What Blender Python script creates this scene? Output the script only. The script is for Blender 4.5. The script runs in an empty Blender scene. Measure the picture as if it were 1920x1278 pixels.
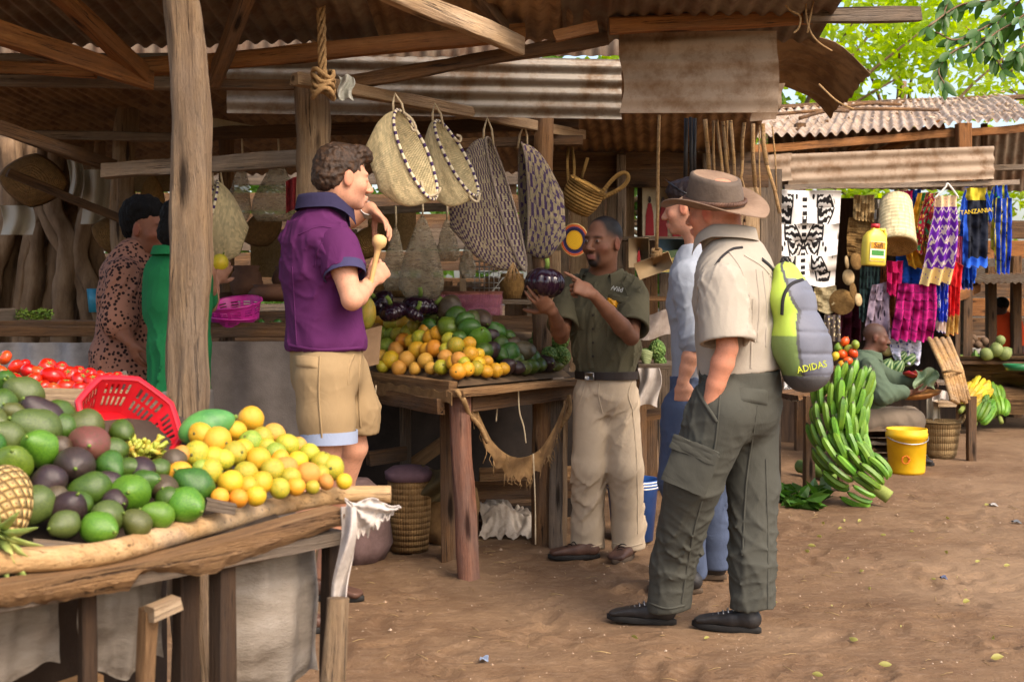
import bpy, math, random
import numpy as np
from mathutils import Vector as V, Matrix, noise as mnoise
random.seed(7); RS = np.random.RandomState(7)
S = bpy.context.scene
COL = S.collection
# ------------------------------------------------------------------ camera, sky, sun, exposure
F, HOR, EYE = 2300.0, 560.0, 1.35
cam_d = bpy.data.cameras.new('camera'); cam = bpy.data.objects.new('camera', cam_d); COL.objects.link(cam)
cam.location = (0, 0, EYE); cam.rotation_euler = (math.radians(90), 0, 0)
cam_d.sensor_width = 36; cam_d.lens = F/1920*36; cam_d.shift_y = -(639-HOR)/1920
cam_d.clip_start = 0.05; cam_d.clip_end = 500
cam_d.dof.use_dof = True; cam_d.dof.focus_distance = 5.4; cam_d.dof.aperture_fstop = 7.0
S.camera = cam
SUN_EL, SUN_AZ = math.radians(47), math.radians(138)     # azimuth clockwise from +Y
w = bpy.data.worlds.new('World'); S.world = w; w.use_nodes = True
nt = w.node_tree; bg = nt.nodes['Background']
sk = nt.nodes.new('ShaderNodeTexSky'); sk.sky_type = 'NISHITA'; sk.sun_disc = False
sk.sun_elevation = SUN_EL; sk.sun_rotation = SUN_AZ; sk.air_density = 1.0; sk.dust_density = 4.0; sk.ozone_density = 1.0
nt.links.new(sk.outputs[0], bg.inputs[0]); bg.inputs[1].default_value = 0.15
sd = bpy.data.lights.new('sun', 'SUN'); sd.energy = 0.85; sd.angle = math.radians(28); sd.color = (1, .95, .88)
sun = bpy.data.objects.new('sun', sd); COL.objects.link(sun)
sdir = V((math.sin(SUN_AZ)*math.cos(SUN_EL), math.cos(SUN_AZ)*math.cos(SUN_EL), math.sin(SUN_EL)))
sun.rotation_euler = sdir.to_track_quat('Z', 'Y').to_euler(); sun.location = sdir*30
S.view_settings.view_transform = 'Standard'; S.view_settings.look = 'None'
S.view_settings.exposure = 1.34; S.view_settings.gamma = 1.0
S.view_settings.use_white_balance = True; S.view_settings.white_balance_temperature = 7050; S.view_settings.white_balance_tint = 12
S.cycles.max_bounces = 6; S.cycles.use_denoising = True; S.cycles.caustics_reflective = False; S.cycles.caustics_refractive = False
S.cycles.sample_clamp_indirect = 4

# ------------------------------------------------------------------ placing
def P(px, py, Y):
    "the point at depth Y seen at photograph pixel (px, py)"
    return V(((px-960)/F*Y, Y, EYE+(HOR-py)/F*Y))
def GP(px, py): return P(px, py, F*EYE/(py-HOR))
def PZ(px, py, z): return P(px, py, F*(EYE-z)/(py-HOR))
def hit(px, py, zf, y0=1.5, y1=12):
    "where the ray of a pixel meets the surface z = zf(x, y)"
    g = lambda Y: (lambda q: q.z-zf(q.x, q.y))(P(px, py, Y))
    a, b = y0, y1
    for _ in range(50):
        m = (a+b)/2
        if g(m) > 0: a = m
        else: b = m
    return P(px, py, a)
def lerp(a, b, t): return a+(b-a)*t
def N3(p): return mnoise.noise(V(p))

# ------------------------------------------------------------------ objects
def thing(name, label, cat, loc=(0, 0, 0), group=None):
    o = bpy.data.objects.new(name, None); COL.objects.link(o); o.location = loc
    o.empty_display_size = .05
    return tag(o, label, cat, group)
def tag(o, label, cat, group=None):
    o['label'] = label; o['category'] = cat
    if group: o['group'] = group
    return o
def structure(o, kind='structure'): o['kind'] = kind; return o
class Geo:
    def __init__(s): s.v = []; s.f = []; s.uv = []; s.mi = []
    def add(s, v, f, uv=None, mi=0):
        n = len(s.v); s.v += [tuple(p) for p in v]
        s.f += [tuple(i+n for i in q) for q in f]
        s.uv += uv if uv else [[(0, 0)]*len(q) for q in f]
        s.mi += [mi]*len(f); return s
def obj(name, g, mat, parent=None, smooth=True, M=None, sharp=None):
    me = bpy.data.meshes.new(name)
    v = g.v
    if M is None:
        a = np.array(v); lo = a.min(0); hi = a.max(0); c = (lo+hi)/2; c[2] = lo[2]
        v = a-c; M = Matrix.Translation(V(c))
    me.from_pydata([tuple(p) for p in v], [], g.f)
    if g.uv:
        ul = me.uv_layers.new(name='UVMap')
        ul.data.foreach_set('uv', np.array([c for q in g.uv for c in q], dtype=np.float32).ravel())
    mats = mat if isinstance(mat, (list, tuple)) else [mat]
    for m in mats: me.materials.append(m)
    if len(mats) > 1: me.polygons.foreach_set('material_index', g.mi)
    me.polygons.foreach_set('use_smooth', [smooth]*len(me.polygons))
    me.update()
    if sharp is not None and smooth: me.set_sharp_from_angle(angle=math.radians(sharp))
    o = bpy.data.objects.new(name, me); COL.objects.link(o)
    o.matrix_world = M
    if parent: attach(o, parent)
    return o
def attach(o, parent):
    L = V(parent.location); p = parent
    while p.parent: p = p.parent; L = L if False else L
    o.parent = parent
    o.matrix_parent_inverse = WM(parent).inverted()
def WM(o):
    m = Matrix.LocRotScale(o.location, o.rotation_euler, o.scale)
    return WM(o.parent) @ o.matrix_parent_inverse @ m if o.parent else m
def dup(root, loc=None, rot=None, scale=None, label=None, group=None, parent=None):
    c = root.copy(); COL.objects.link(c)
    if parent: c.parent = parent
    if loc is not None: c.location = loc
    if rot is not None: c.rotation_euler = rot
    if scale is not None: c.scale = (scale,)*3 if isinstance(scale, (int, float)) else scale
    if label: c['label'] = label
    if group: c['group'] = group
    for ch in list(root.children):
        d = ch.copy(); COL.objects.link(d); d.parent = c
        for gch in list(ch.children):
            e = gch.copy(); COL.objects.link(e); e.parent = d
    return c

# ------------------------------------------------------------------ shapes
def grid(rows, wrap=False, cap0=False, cap1=False, us=1.0, vs=1.0, g=None):
    "rows: list of rings of points -> quads with UVs (u round, v along)"
    g = g or Geo(); n = len(rows); m = len(rows[0]); v = [p for r in rows for p in r]; f = []; uv = []
    mm = m if wrap else m-1; d = m if wrap else m-1
    for i in range(n-1):
        for j in range(mm):
            k = (j+1) % m
            f.append((i*m+j, i*m+k, (i+1)*m+k, (i+1)*m+j))
            a, b = j/d*us, (j+1)/d*us; c, e = i/(n-1)*vs, (i+1)/(n-1)*vs
            uv.append([(a, c), (b, c), (b, e), (a, e)])
    if cap0: f.append(tuple(range(m-1, -1, -1))); uv.append([(.5, 0)]*m)
    if cap1: f.append(tuple(range((n-1)*m, n*m))); uv.append([(.5, vs)]*m)
    return g.add(v, f, uv)
def frame(d, ref=V((0, 0, 1))):
    d = V(d).normalized()
    if abs(d.dot(ref)) > .95: ref = V((0, 1, 0))
    a = d.cross(ref).normalized(); b = a.cross(d).normalized()
    return a, b
def spline(pts, n):
    "Catmull-Rom through the points, n samples per span"
    pts = [V(p) for p in pts]; q = [2*pts[0]-pts[1]]+pts+[2*pts[-1]-pts[-2]]; out = []
    for i in range(1, len(q)-2):
        for k in range(n):
            t = k/n; a, b, c, d = q[i-1:i+3]
            out.append(.5*((2*b)+(c-a)*t+(2*a-5*b+4*c-d)*t*t+(3*b-a-3*c+d)*t**3))
    return out+[pts[-1]]
def tube(pts, r, m=8, g=None, rough=0, flat=1.0, seed=0, cap=True, us=1, vs=None, groove=0):
    "tube along points; r a number or one radius per point"
    pts = [V(p) for p in pts]; n = len(pts); rows = []; a = None; L = 0
    for i, p in enumerate(pts):
        d = pts[min(i+1, n-1)]-pts[max(i-1, 0)]
        if d.length < 1e-7: d = V((0, 0, 1))
        d.normalize()
        if a is None: a, b = frame(d)
        else:
            a = (a-d*a.dot(d)).normalized(); b = d.cross(a)
            b = -b if False else b
        if i: L += (p-pts[i-1]).length
        rr = r[i] if hasattr(r, '__len__') else r
        ring = []
        for j in range(m):
            t = 2*math.pi*j/m; k = rr
            if groove: k *= 1+groove*N3((math.cos(t)*2.6+seed*3, math.sin(t)*2.6, L*.9+seed))+groove*.6*N3((math.cos(t)*6+seed, math.sin(t)*6, L*1.6))
            if rough: k *= 1+rough*N3((math.cos(t)*1.3+seed*9.1, math.sin(t)*1.3, L*5+seed))+rough*.6*N3((math.cos(t)*4+seed, math.sin(t)*4, L*9))
            ring.append(p+a*math.cos(t)*k+d.cross(a)*math.sin(t)*k*flat)
        rows.append(ring)
    return grid(rows, True, cap, cap, us, vs if vs else L*4, g)
def lathe(prof, m=24, g=None, fn=None, us=1, vs=1, cap0=True, cap1=True):
    "prof: (r, z) bottom to top; fn(theta, i) scales the radius"
    rows = []
    for i, (r, z) in enumerate(prof):
        rows.append([V((r*(fn(2*math.pi*j/m, i) if fn else 1)*math.cos(2*math.pi*j/m), r*(fn(2*math.pi*j/m, i) if fn else 1)*math.sin(2*math.pi*j/m), z)) for j in range(m)])
    return grid(rows, True, cap0, cap1, us, vs, g)
def box(sx, sy, sz, g=None, c=(0, 0, 0), bev=.004):
    "box with bevelled edges, centred on c"
    g = g or Geo(); hx, hy, hz = sx/2, sy/2, sz/2; b = min(bev, hx*.45, hy*.45, hz*.45)
    v = []
    for x in (-1, 1):
        for y in (-1, 1):
            for z in (-1, 1):
                v += [(x*hx, y*(hy-b), z*(hz-b)), (x*(hx-b), y*hy, z*(hz-b)), (x*(hx-b), y*(hy-b), z*hz)]
    I = lambda x, y, z, k: (((x > 0)*2+(y > 0))*2+(z > 0))*3+k
    f = []
    for s in (-1, 1):
        f += [[I(s, -1, -1, 0), I(s, 1, -1, 0), I(s, 1, 1, 0), I(s, -1, 1, 0)][::s],
              [I(-1, s, -1, 1), I(-1, s, 1, 1), I(1, s, 1, 1), I(1, s, -1, 1)][::s],
              [I(-1, -1, s, 2), I(1, -1, s, 2), I(1, 1, s, 2), I(-1, 1, s, 2)][::s]]
    for x in (-1, 1):
        for y in (-1, 1):
            f.append([I(x, y, -1, 0), I(x, y, -1, 1), I(x, y, 1, 1), I(x, y, 1, 0)][::-x*y])
            for z in (-1, 1): f.append([I(x, y, z, 0), I(x, y, z, 1), I(x, y, z, 2)][::x*y*z])
    for x in (-1, 1):
        for z in (-1, 1): f.append([I(x, -1, z, 0), I(x, -1, z, 2), I(x, 1, z, 2), I(x, 1, z, 0)][::x*z])
    for y in (-1, 1):
        for z in (-1, 1): f.append([I(-1, y, z, 1), I(-1, y, z, 2), I(1, y, z, 2), I(1, y, z, 1)][::-y*z])
    return g.add([(p[0]+c[0], p[1]+c[1], p[2]+c[2]) for p in v], f)
def aim(p0, p1, up=V((0, 0, 1)), roll=0):
    "matrix with local X from p0 to p1, origin in the middle"
    x = (V(p1)-V(p0)).normalized(); y, z = frame(x, up); y = -y
    m = Matrix((x, y, z)).transposed().to_4x4()
    return Matrix.Translation((V(p0)+V(p1))/2) @ m @ Matrix.Rotation(roll, 4, 'X')
def beam(name, p0, p1, wd, ht, mat, parent=None, rough=.006, seg=None, up=V((0, 0, 1)), roll=0, seed=None):
    "sawn timber from p0 to p1 with slightly uneven, worn edges"
    L = (V(p1)-V(p0)).length; n = seg or max(4, int(L/.12)); rows = []
    sd_ = seed if seed is not None else random.uniform(0, 99)
    sec = [(-1, -.86), (-.86, -1), (.86, -1), (1, -.86), (1, .86), (.86, 1), (-.86, 1), (-1, .86)]
    for i in range(n+1):
        x = (i/n-.5)*L; ring = []
        for k, (a, b) in enumerate(sec):
            e = rough*N3((x*4, k*1.7, sd_)); e2 = rough*N3((x*4, k*1.7+50, sd_))
            ring.append((x+(rough*2*N3((k, sd_, i)) if i in (0, n) else 0), a*wd/2+e, b*ht/2+e2+rough*1.5*N3((x*1.3, 0, sd_))))
        rows.append(ring)
    g = grid(rows, True, True, True)
    return obj(name, g, mat, parent, True, aim(p0, p1, up, roll), sharp=35)
def pole(name, p0, p1, r0, r1, mat, parent=None, rough=.12, bend=.02, m=28, seed=None, dl=.045, groove=.16):
    "round timber, knobbly, local X along it"
    L = (V(p1)-V(p0)).length; n = max(5, int(L/dl)); sd_ = seed if seed is not None else random.uniform(0, 99)
    pts = [V(((i/n-.5)*L, bend*N3((i/n*2.2, sd_, 3)), bend*N3((i/n*2.2, sd_, 7)))) for i in range(n+1)]
    rr = [lerp(r0, r1, i/n)*(1+.05*N3((i*.35, sd_, 1))) for i in range(n+1)]
    return obj(name, tube(pts, rr, m, rough=rough, seed=sd_, groove=groove), mat, parent, True, aim(p0, p1), sharp=60)
def corr(name, o, u, v, mat, parent=None, pitch=.076, amp=.011, nv=8, wav=.01, thick=.0025, tear=0, seed=1, bend=None):
    "corrugated sheet: corner o, side u ACROSS the waves, side v along them"
    o, u, v = V(o), V(u), V(v); nrm = u.cross(v).normalized(); nu = max(8, int(u.length/pitch*7)); sides = []
    for s in (0, 1):
        rows = []
        for i in range(nv+1):
            t = i/nv; row = []
            for j in range(nu+1):
                q = j/nu; h = amp*math.sin(q*u.length/pitch*2*math.pi)+wav*N3((q*u.length*1.5+seed, t*v.length*1.5, seed*3.3))
                tt = t
                if tear and i == nv: tt = t-tear*max(0, N3((q*u.length*4, seed, 0))+.15)
                if tear and i == 0: tt = t+tear*max(0, N3((q*u.length*4, seed+9, 0))+.1)
                p = o+u*q+v*tt+nrm*(h-s*thick)
                if bend: p = bend(p, q, t)
                row.append(p)
            rows.append(row)
        sides.append(rows)
    g = grid(sides[0]); grid([r[::-1] for r in sides[1]], g=g)
    A, B = sides
    grid([A[0], B[0]], g=g); grid([A[-1], B[-1]], g=g); grid([[r[0] for r in A], [r[0] for r in B]], g=g); grid([[r[-1] for r in A], [r[-1] for r in B]], g=g)
    return obj(name, g, mat, parent)
def cloth(name, fn, nu, nv, mat, parent=None, thick=.003, us=1, vs=1):
    "fn(u, v) -> point; a sheet with thickness"
    R = [[V(fn(j/nu, i/nv)) for j in range(nu+1)] for i in range(nv+1)]; B = []
    for i in range(nv+1):
        row = []
        for j in range(nu+1):
            a = R[i][min(j+1, nu)]-R[i][max(j-1, 0)]; b = R[min(i+1, nv)][j]-R[max(i-1, 0)][j]
            n_ = a.cross(b); n_ = n_.normalized() if n_.length > 1e-9 else V((0, 1, 0))
            row.append(R[i][j]+n_*thick)
        B.append(row)
    g = grid(R, us=us, vs=vs); grid([r[::-1] for r in B], us=-us, vs=vs, g=g)
    grid([R[0], B[0]], g=g); grid([R[-1], B[-1]], g=g); grid([[r[0] for r in R], [r[0] for r in B]], g=g); grid([[r[-1] for r in R], [r[-1] for r in B]], g=g)
    return obj(name, g, mat, parent)

# ------------------------------------------------------------------ materials
def srgb(r, g, b):
    f = lambda c: (c/255/12.92) if c/255 <= .04045 else ((c/255+.055)/1.055)**2.4
    return (f(r), f(g), f(b))
MC = {}
class NB:
    "small node-tree writer"
    def __init__(s, name):
        s.m = bpy.data.materials.new(name); s.m.use_nodes = True; s.t = s.m.node_tree
        s.b = s.t.nodes['Principled BSDF']; s.tc = None
    def n(s, typ, **kw):
        nd = s.t.nodes.new('ShaderNode'+typ)
        for k, v in kw.items():
            if hasattr(nd, k) and not k.startswith('i_'): setattr(nd, k, v)
        return nd
    def l(s, a, b): s.t.links.new(a, b)
    def coord(s, kind='Object', scale=(1, 1, 1), rot=(0, 0, 0)):
        if not s.tc: s.tc = s.n('TexCoord')
        mp = s.n('Mapping'); mp.inputs['Scale'].default_value = scale; mp.inputs['Rotation'].default_value = rot
        s.l(s.tc.outputs[kind], mp.inputs[0]); return mp.outputs[0]
    def noise(s, vec, scale, detail=6, rough=.6, dist=0):
        nd = s.n('TexNoise'); nd.inputs['Scale'].default_value = scale; nd.inputs['Detail'].default_value = detail
        nd.inputs['Roughness'].default_value = rough; nd.inputs['Distortion'].default_value = dist
        s.l(vec, nd.inputs['Vector']); return nd.outputs['Fac']
    def ramp(s, fac, stops, interp='LINEAR'):
        nd = s.n('ValToRGB'); e = nd.color_ramp.elements; nd.color_ramp.interpolation = interp
        while len(e) < len(stops): e.new(.5)
        for el, (p, c) in zip(e, stops): el.position = p; el.color = (*c[:3], 1)
        s.l(fac, nd.inputs[0]); return nd.outputs[0]
    def mix(s, fac, a, b, mode='MIX'):
        nd = s.n('Mix', data_type='RGBA', blend_type=mode)
        for sock, val in ((nd.inputs[0], fac), (nd.inputs[6], a), (nd.inputs[7], b)):
            if hasattr(val, 'links') or hasattr(val, 'is_linked'): s.l(val, sock)
            elif isinstance(val, (int, float)): sock.default_value = val
            else: sock.default_value = (*val[:3], 1)
        return nd.outputs[2]
    def math(s, op, a, b=0.0, c=None, clamp=False):
        nd = s.n('Math', operation=op, use_clamp=clamp)
        for k, val in enumerate((a, b) if c is None else (a, b, c)):
            if hasattr(val, 'is_linked'): s.l(val, nd.inputs[k])
            else: nd.inputs[k].default_value = val
        return nd.outputs[0]
    def sep(s, vec):
        nd = s.n('SeparateXYZ'); s.l(vec, nd.inputs[0]); return nd.outputs
    def bump(s, h, strength=.3, dist=.01, prev=None):
        nd = s.n('Bump'); nd.inputs['Strength'].default_value = strength; nd.inputs['Distance'].default_value = dist
        s.l(h, nd.inputs['Height'])
        if prev: s.l(prev, nd.inputs['Normal'])
        return nd.outputs[0]
    def rand(s): return s.n('ObjectInfo').outputs['Random']
    def hsv(s, col, h=.5, sat=1, val=1):
        nd = s.n('HueSaturation')
        for k, q in (('Hue', h), ('Saturation', sat), ('Value', val)):
            if hasattr(q, 'is_linked'): s.l(q, nd.inputs[k])
            else: nd.inputs[k].default_value = q
        s.l(col, nd.inputs['Color']); return nd.outputs[0]
    def out(s, col, rough=.7, normal=None, spec=.4, metal=0, trans=None):
        for k, q in (('Base Color', col), ('Roughness', rough), ('Metallic', metal), ('Specular IOR Level', spec)):
            if hasattr(q, 'is_linked'): s.l(q, s.b.inputs[k])
            elif isinstance(q, (int, float)): s.b.inputs[k].default_value = q
            else: s.b.inputs[k].default_value = (*q[:3], 1)
        if normal: s.l(normal, s.b.inputs['Normal'])
        return s.m
def plain(name, c1, c2=None, scale=8, rough=.75, bump=.15, fine=60, coord='Object', stretch=(1, 1, 1), spec=.35, metal=0, rnd=0, dist=.004, c3=None, detail=6, attr=None):
    "two or three tone mottled material with bump; rnd varies brightness from object to object"
    if name in MC: return MC[name]
    b = NB(name); vec = b.coord(coord, stretch); n1 = b.noise(vec, scale, detail)
    c2 = c2 or tuple(x*.75 for x in c1)
    st = [(.3, c2), (.7, c1)] if not c3 else [(.28, c2), (.5, c1), (.74, c3)]
    col = b.ramp(n1, st)
    if attr:
        at = b.n('VertexColor', layer_name=attr); col = b.mix(1, col, at.outputs[0], 'MULTIPLY')
    if rnd:
        r = b.rand(); col = b.hsv(col, b.math('MULTIPLY_ADD', r, .03, .485), 1, b.math('MULTIPLY_ADD', r, 2*rnd, 1-rnd))
    n2 = b.noise(vec, fine, 4)
    nm = b.bump(b.math('ADD', n1, b.math('MULTIPLY', n2, .5)), bump, dist*3) if bump else None
    rg = b.math('MULTIPLY_ADD', n2, .25, rough-.12)
    MC[name] = b.out(col, rg, nm, spec, metal); return MC[name]
def wood(name, c1, c2, c3=None, rnd=.22, rough=.8, scale=3.5, grain=1.0, grey=.45):
    "grain along local X"
    if name in MC: return MC[name]
    b = NB(name); r = b.rand()
    vec = b.coord('Object', (.42, 13, 13)); off = b.n('VectorMath', operation='ADD'); b.l(vec, off.inputs[0])
    cb = b.n('CombineXYZ'); b.l(b.math('MULTIPLY', r, 37.0), cb.inputs[0]); b.l(b.math('MULTIPLY', r, 11.0), cb.inputs[1]); b.l(cb.outputs[0], off.inputs[1])
    n1 = b.noise(off.outputs[0], scale, 8, .65, .4); n3 = b.noise(off.outputs[0], scale*6, 5, .7)
    big = b.noise(b.coord('Object', (1.5, 4, 4)), 1.8, 5)
    col = b.ramp(n1, [(.25, c2), (.52, c1), (.8, c3 or tuple(min(1, x*1.35) for x in c1))])
    col = b.mix(b.ramp(n3, [(.30, (1, 1, 1)), (.44, (0, 0, 0))]), col, tuple(x*.35 for x in c2))
    n5 = b.noise(b.coord('Object', (.25, 9, 9)), 9, 4, .6, .6); col = b.mix(b.ramp(n5, [(.33, (1, 1, 1)), (.38, (0, 0, 0))]), col, tuple(x*.22 for x in c2))
    g_ = sum(c1)/3; col = b.mix(b.math('MULTIPLY', b.ramp(big, [(.42, (0, 0, 0)), (.62, (1, 1, 1))]), grey), col, (g_*.8, g_*.74, g_*.68))
    col = b.mix(b.math('MULTIPLY', b.ramp(b.noise(off.outputs[0], .7, 3), [(.4, (1, 1, 1)), (.6, (0, 0, 0))]), .5), col, c2)
    col = b.hsv(col, .5, 1, b.math('MULTIPLY_ADD', r, 2*rnd, 1-rnd))
    vo = b.n('TexVoronoi'); vo.inputs['Scale'].default_value = 1.0; b.l(b.coord('Object', (1.6, 9, 9)), vo.inputs['Vector']); col = b.mix(b.ramp(b.math('ADD', vo.outputs['Distance'], b.math('MULTIPLY', n3, .12)), [(.14, (1, 1, 1)), (.22, (0, 0, 0))]), col, tuple(x*.3 for x in c2))
    n6 = b.noise(b.coord('Object', (.8, 1.3, 1.3)), 11, 6, .7); col = b.hsv(col, .5, 1, b.math('MULTIPLY_ADD', n6, .7, .65))
    nm = b.bump(b.math('ADD', b.math('ADD', n1, b.math('MULTIPLY', n3, .8)), b.math('MULTIPLY', b.math('MINIMUM', n5, .42), 3.0)), .8*grain, .014)
    MC[name] = b.out(col, rough, nm, .25); return MC[name]
# ------------------------------------------------------------------ smooth bodies: blended fields -> one continuous mesh
class Field:
    def __init__(s): s.p = []; s.paint = []
    def _add(s, fn, lo, hi, k, op): s.p.append((fn, np.array(lo, float), np.array(hi, float), k, op)); return s
    def ell(s, c, r, rot=None, k=.02, op='+'):
        "ellipsoid; rot = 3x3 whose rows are its axes"
        c = np.array(c, float); r = np.array(r, float); R = np.eye(3) if rot is None else np.array(rot, float)
        def fn(p):
            q = (p-c)@R.T.astype(np.float32); k0 = np.sqrt(((q/r)**2).sum(-1)); k1 = np.sqrt(((q/(r*r))**2).sum(-1))
            return k0*(k0-1)/np.maximum(k1, 1e-6)
        m = np.abs(R.T)@r if rot is not None else r
        return s._add(fn, c-m, c+m, k, op)
    def cone(s, a, b, ra, rb=None, k=.02, op='+', u=None, ua=None, ub=None):
        "round cone a->b. With u (a direction) the section is an ellipse: half-width ua/ub along u, ra/rb across it"
        a = np.array(a, float); b = np.array(b, float); rb = ra if rb is None else rb
        d = b-a; L2 = max(float(d@d), 1e-9)
        if u is None:
            def fn(p):
                q = p-a; t = np.clip((q@d)/L2, 0, 1)
                return np.sqrt(((q-t[..., None]*d)**2).sum(-1))-(ra+(rb-ra)*t)
            m = max(ra, rb)
        else:
            uu = np.array(u, float); dn = d/math.sqrt(L2); uu = uu-dn*(uu@dn); uu /= np.linalg.norm(uu); vv = np.cross(dn, uu)
            ua = ra if ua is None else ua; ub = ua if ub is None else ub
            def fn(p):
                q = p-a; t = np.clip((q@d)/L2, 0, 1); e = q-t[..., None]*d
                A = ua+(ub-ua)*t; B = ra+(rb-ra)*t; x = e@uu; y = e@vv; z = e@dn; C = np.minimum(A, B)
                k0 = np.sqrt((x/A)**2+(y/B)**2+(z/C)**2); k1 = np.sqrt((x/A**2)**2+(y/B**2)**2+(z/C**2)**2)
                return np.where(k0 < 1e-4, -C, k0*(k0-1)/np.maximum(k1, 1e-6))
            m = max(ra, rb, ua, ub)
        return s._add(fn, np.minimum(a, b)-m, np.maximum(a, b)+m, k, op)
    def chain(s, pts, rs, k=.02, u=None, us=None):
        for i in range(len(pts)-1):
            s.cone(pts[i], pts[i+1], rs[i], rs[i+1], k, '+', u, us[i] if us else None, us[i+1] if us else None)
        return s
    def cut(s, pt, nrm, k=.006):
        "remove everything on the side nrm points to"
        pt = np.array(pt, float); n = np.array(nrm, float); n /= np.linalg.norm(n)
        s.p.append((lambda p: -((p-pt)@n), None, None, k, '-')); return s
    def col(s, c, r, colour, soft=.004, rot=None):
        c = np.array(c, float); r = np.array(r, float); R = np.eye(3) if rot is None else np.array(rot, float)
        s.paint.append((c, r, R, colour, soft)); return s
    def mesh(s, h, fold=None, pad=.012):
        lo = np.min([p[1] for p in s.p if p[1] is not None and p[4] == '+'], 0)-pad
        hi = np.max([p[2] for p in s.p if p[2] is not None and p[4] == '+'], 0)+pad
        n = np.ceil((hi-lo)/h).astype(int)+1
        D = np.full(n, 1.0, np.float32)
        ax = [(lo[i]+h*np.arange(n[i])).astype(np.float32) for i in range(3)]
        for fn, a, b, k, op in s.p:
            if a is None: i0 = np.zeros(3, int); i1 = n
            else:
                mg = k*1.2+2.5*h
                i0 = np.clip(np.floor((a-mg-lo)/h).astype(int), 0, n); i1 = np.clip(np.ceil((b+mg-lo)/h).astype(int)+1, 0, n)
            if (i1 <= i0).any(): continue
            sl = tuple(slice(i0[i], i1[i]) for i in range(3))
            X = np.stack(np.meshgrid(*[ax[i][i0[i]:i1[i]] for i in range(3)], indexing='ij'), -1)
            d = fn(X).astype(np.float32); E = D[sl]; kk = max(k, 1e-5)
            if op == '+':
                t = np.clip(.5+.5*(E-d)/kk, 0, 1); D[sl] = E+(d-E)*t-kk*t*(1-t)
            else:
                d = -d; t = np.clip(.5-.5*(E-d)/kk, 0, 1); D[sl] = E+(d-E)*t+kk*t*(1-t)
        if fold:
            I = np.argwhere(np.abs(D) < 4*h+fold[1]); q = lo+I*h
            D[tuple(I.T)] += fold[0](q).astype(np.float32)
        D[0] = D[-1] = 1; D[:, 0] = D[:, -1] = 1; D[:, :, 0] = D[:, :, -1] = 1
        return surf_nets(D, lo, h)
def surf_nets(D, lo, h):
    S_ = D < 0; n = D.shape
    c = np.zeros(tuple(x-1 for x in n), np.int8)
    off = [(i, j, k) for i in (0, 1) for j in (0, 1) for k in (0, 1)]
    for i, j, k in off: c += S_[i:n[0]-1+i, j:n[1]-1+j, k:n[2]-1+k]
    I = np.argwhere((c > 0) & (c < 8)); idx = -np.ones(c.shape, np.int32); idx[tuple(I.T)] = np.arange(len(I))
    acc = np.zeros((len(I), 3)); cnt = np.zeros(len(I))
    val = {o: D[I[:, 0]+o[0], I[:, 1]+o[1], I[:, 2]+o[2]].astype(float) for o in off}
    for o in off:
        for ax in range(3):
            if o[ax]: continue
            q = list(o); q[ax] = 1; q = tuple(q); a, b = val[o], val[q]; m = (a < 0) != (b < 0)
            t = np.where(m, a/np.where(m, a-b, 1), 0); pt = np.array(o, float)[None].repeat(len(I), 0); pt[:, ax] += t
            acc[m] += pt[m]; cnt[m] += 1
    v = lo+(I+acc/cnt[:, None])*h; F_ = []
    for ax in range(3):
        b, c_ = [(1, 2), (2, 0), (0, 1)][ax]
        s0 = [slice(None)]*3; s1 = [slice(None)]*3; s0[ax] = slice(0, -1); s1[ax] = slice(1, None)
        A = S_[tuple(s0)]; B = S_[tuple(s1)]; E = np.argwhere(A != B)
        E = E[(E[:, b] > 0) & (E[:, c_] > 0) & (E[:, b] < n[b]-1) & (E[:, c_] < n[c_]-1)]
        def at(db, dc):
            q = E.copy(); q[:, b] -= db; q[:, c_] -= dc; return idx[q[:, 0], q[:, 1], q[:, 2]]
        Q = np.stack([at(1, 1), at(0, 1), at(0, 0), at(1, 0)], 1); fl = ~A[tuple(E.T)]; Q[fl] = Q[fl][:, ::-1]; F_.append(Q)
    return v, np.concatenate(F_)
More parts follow.
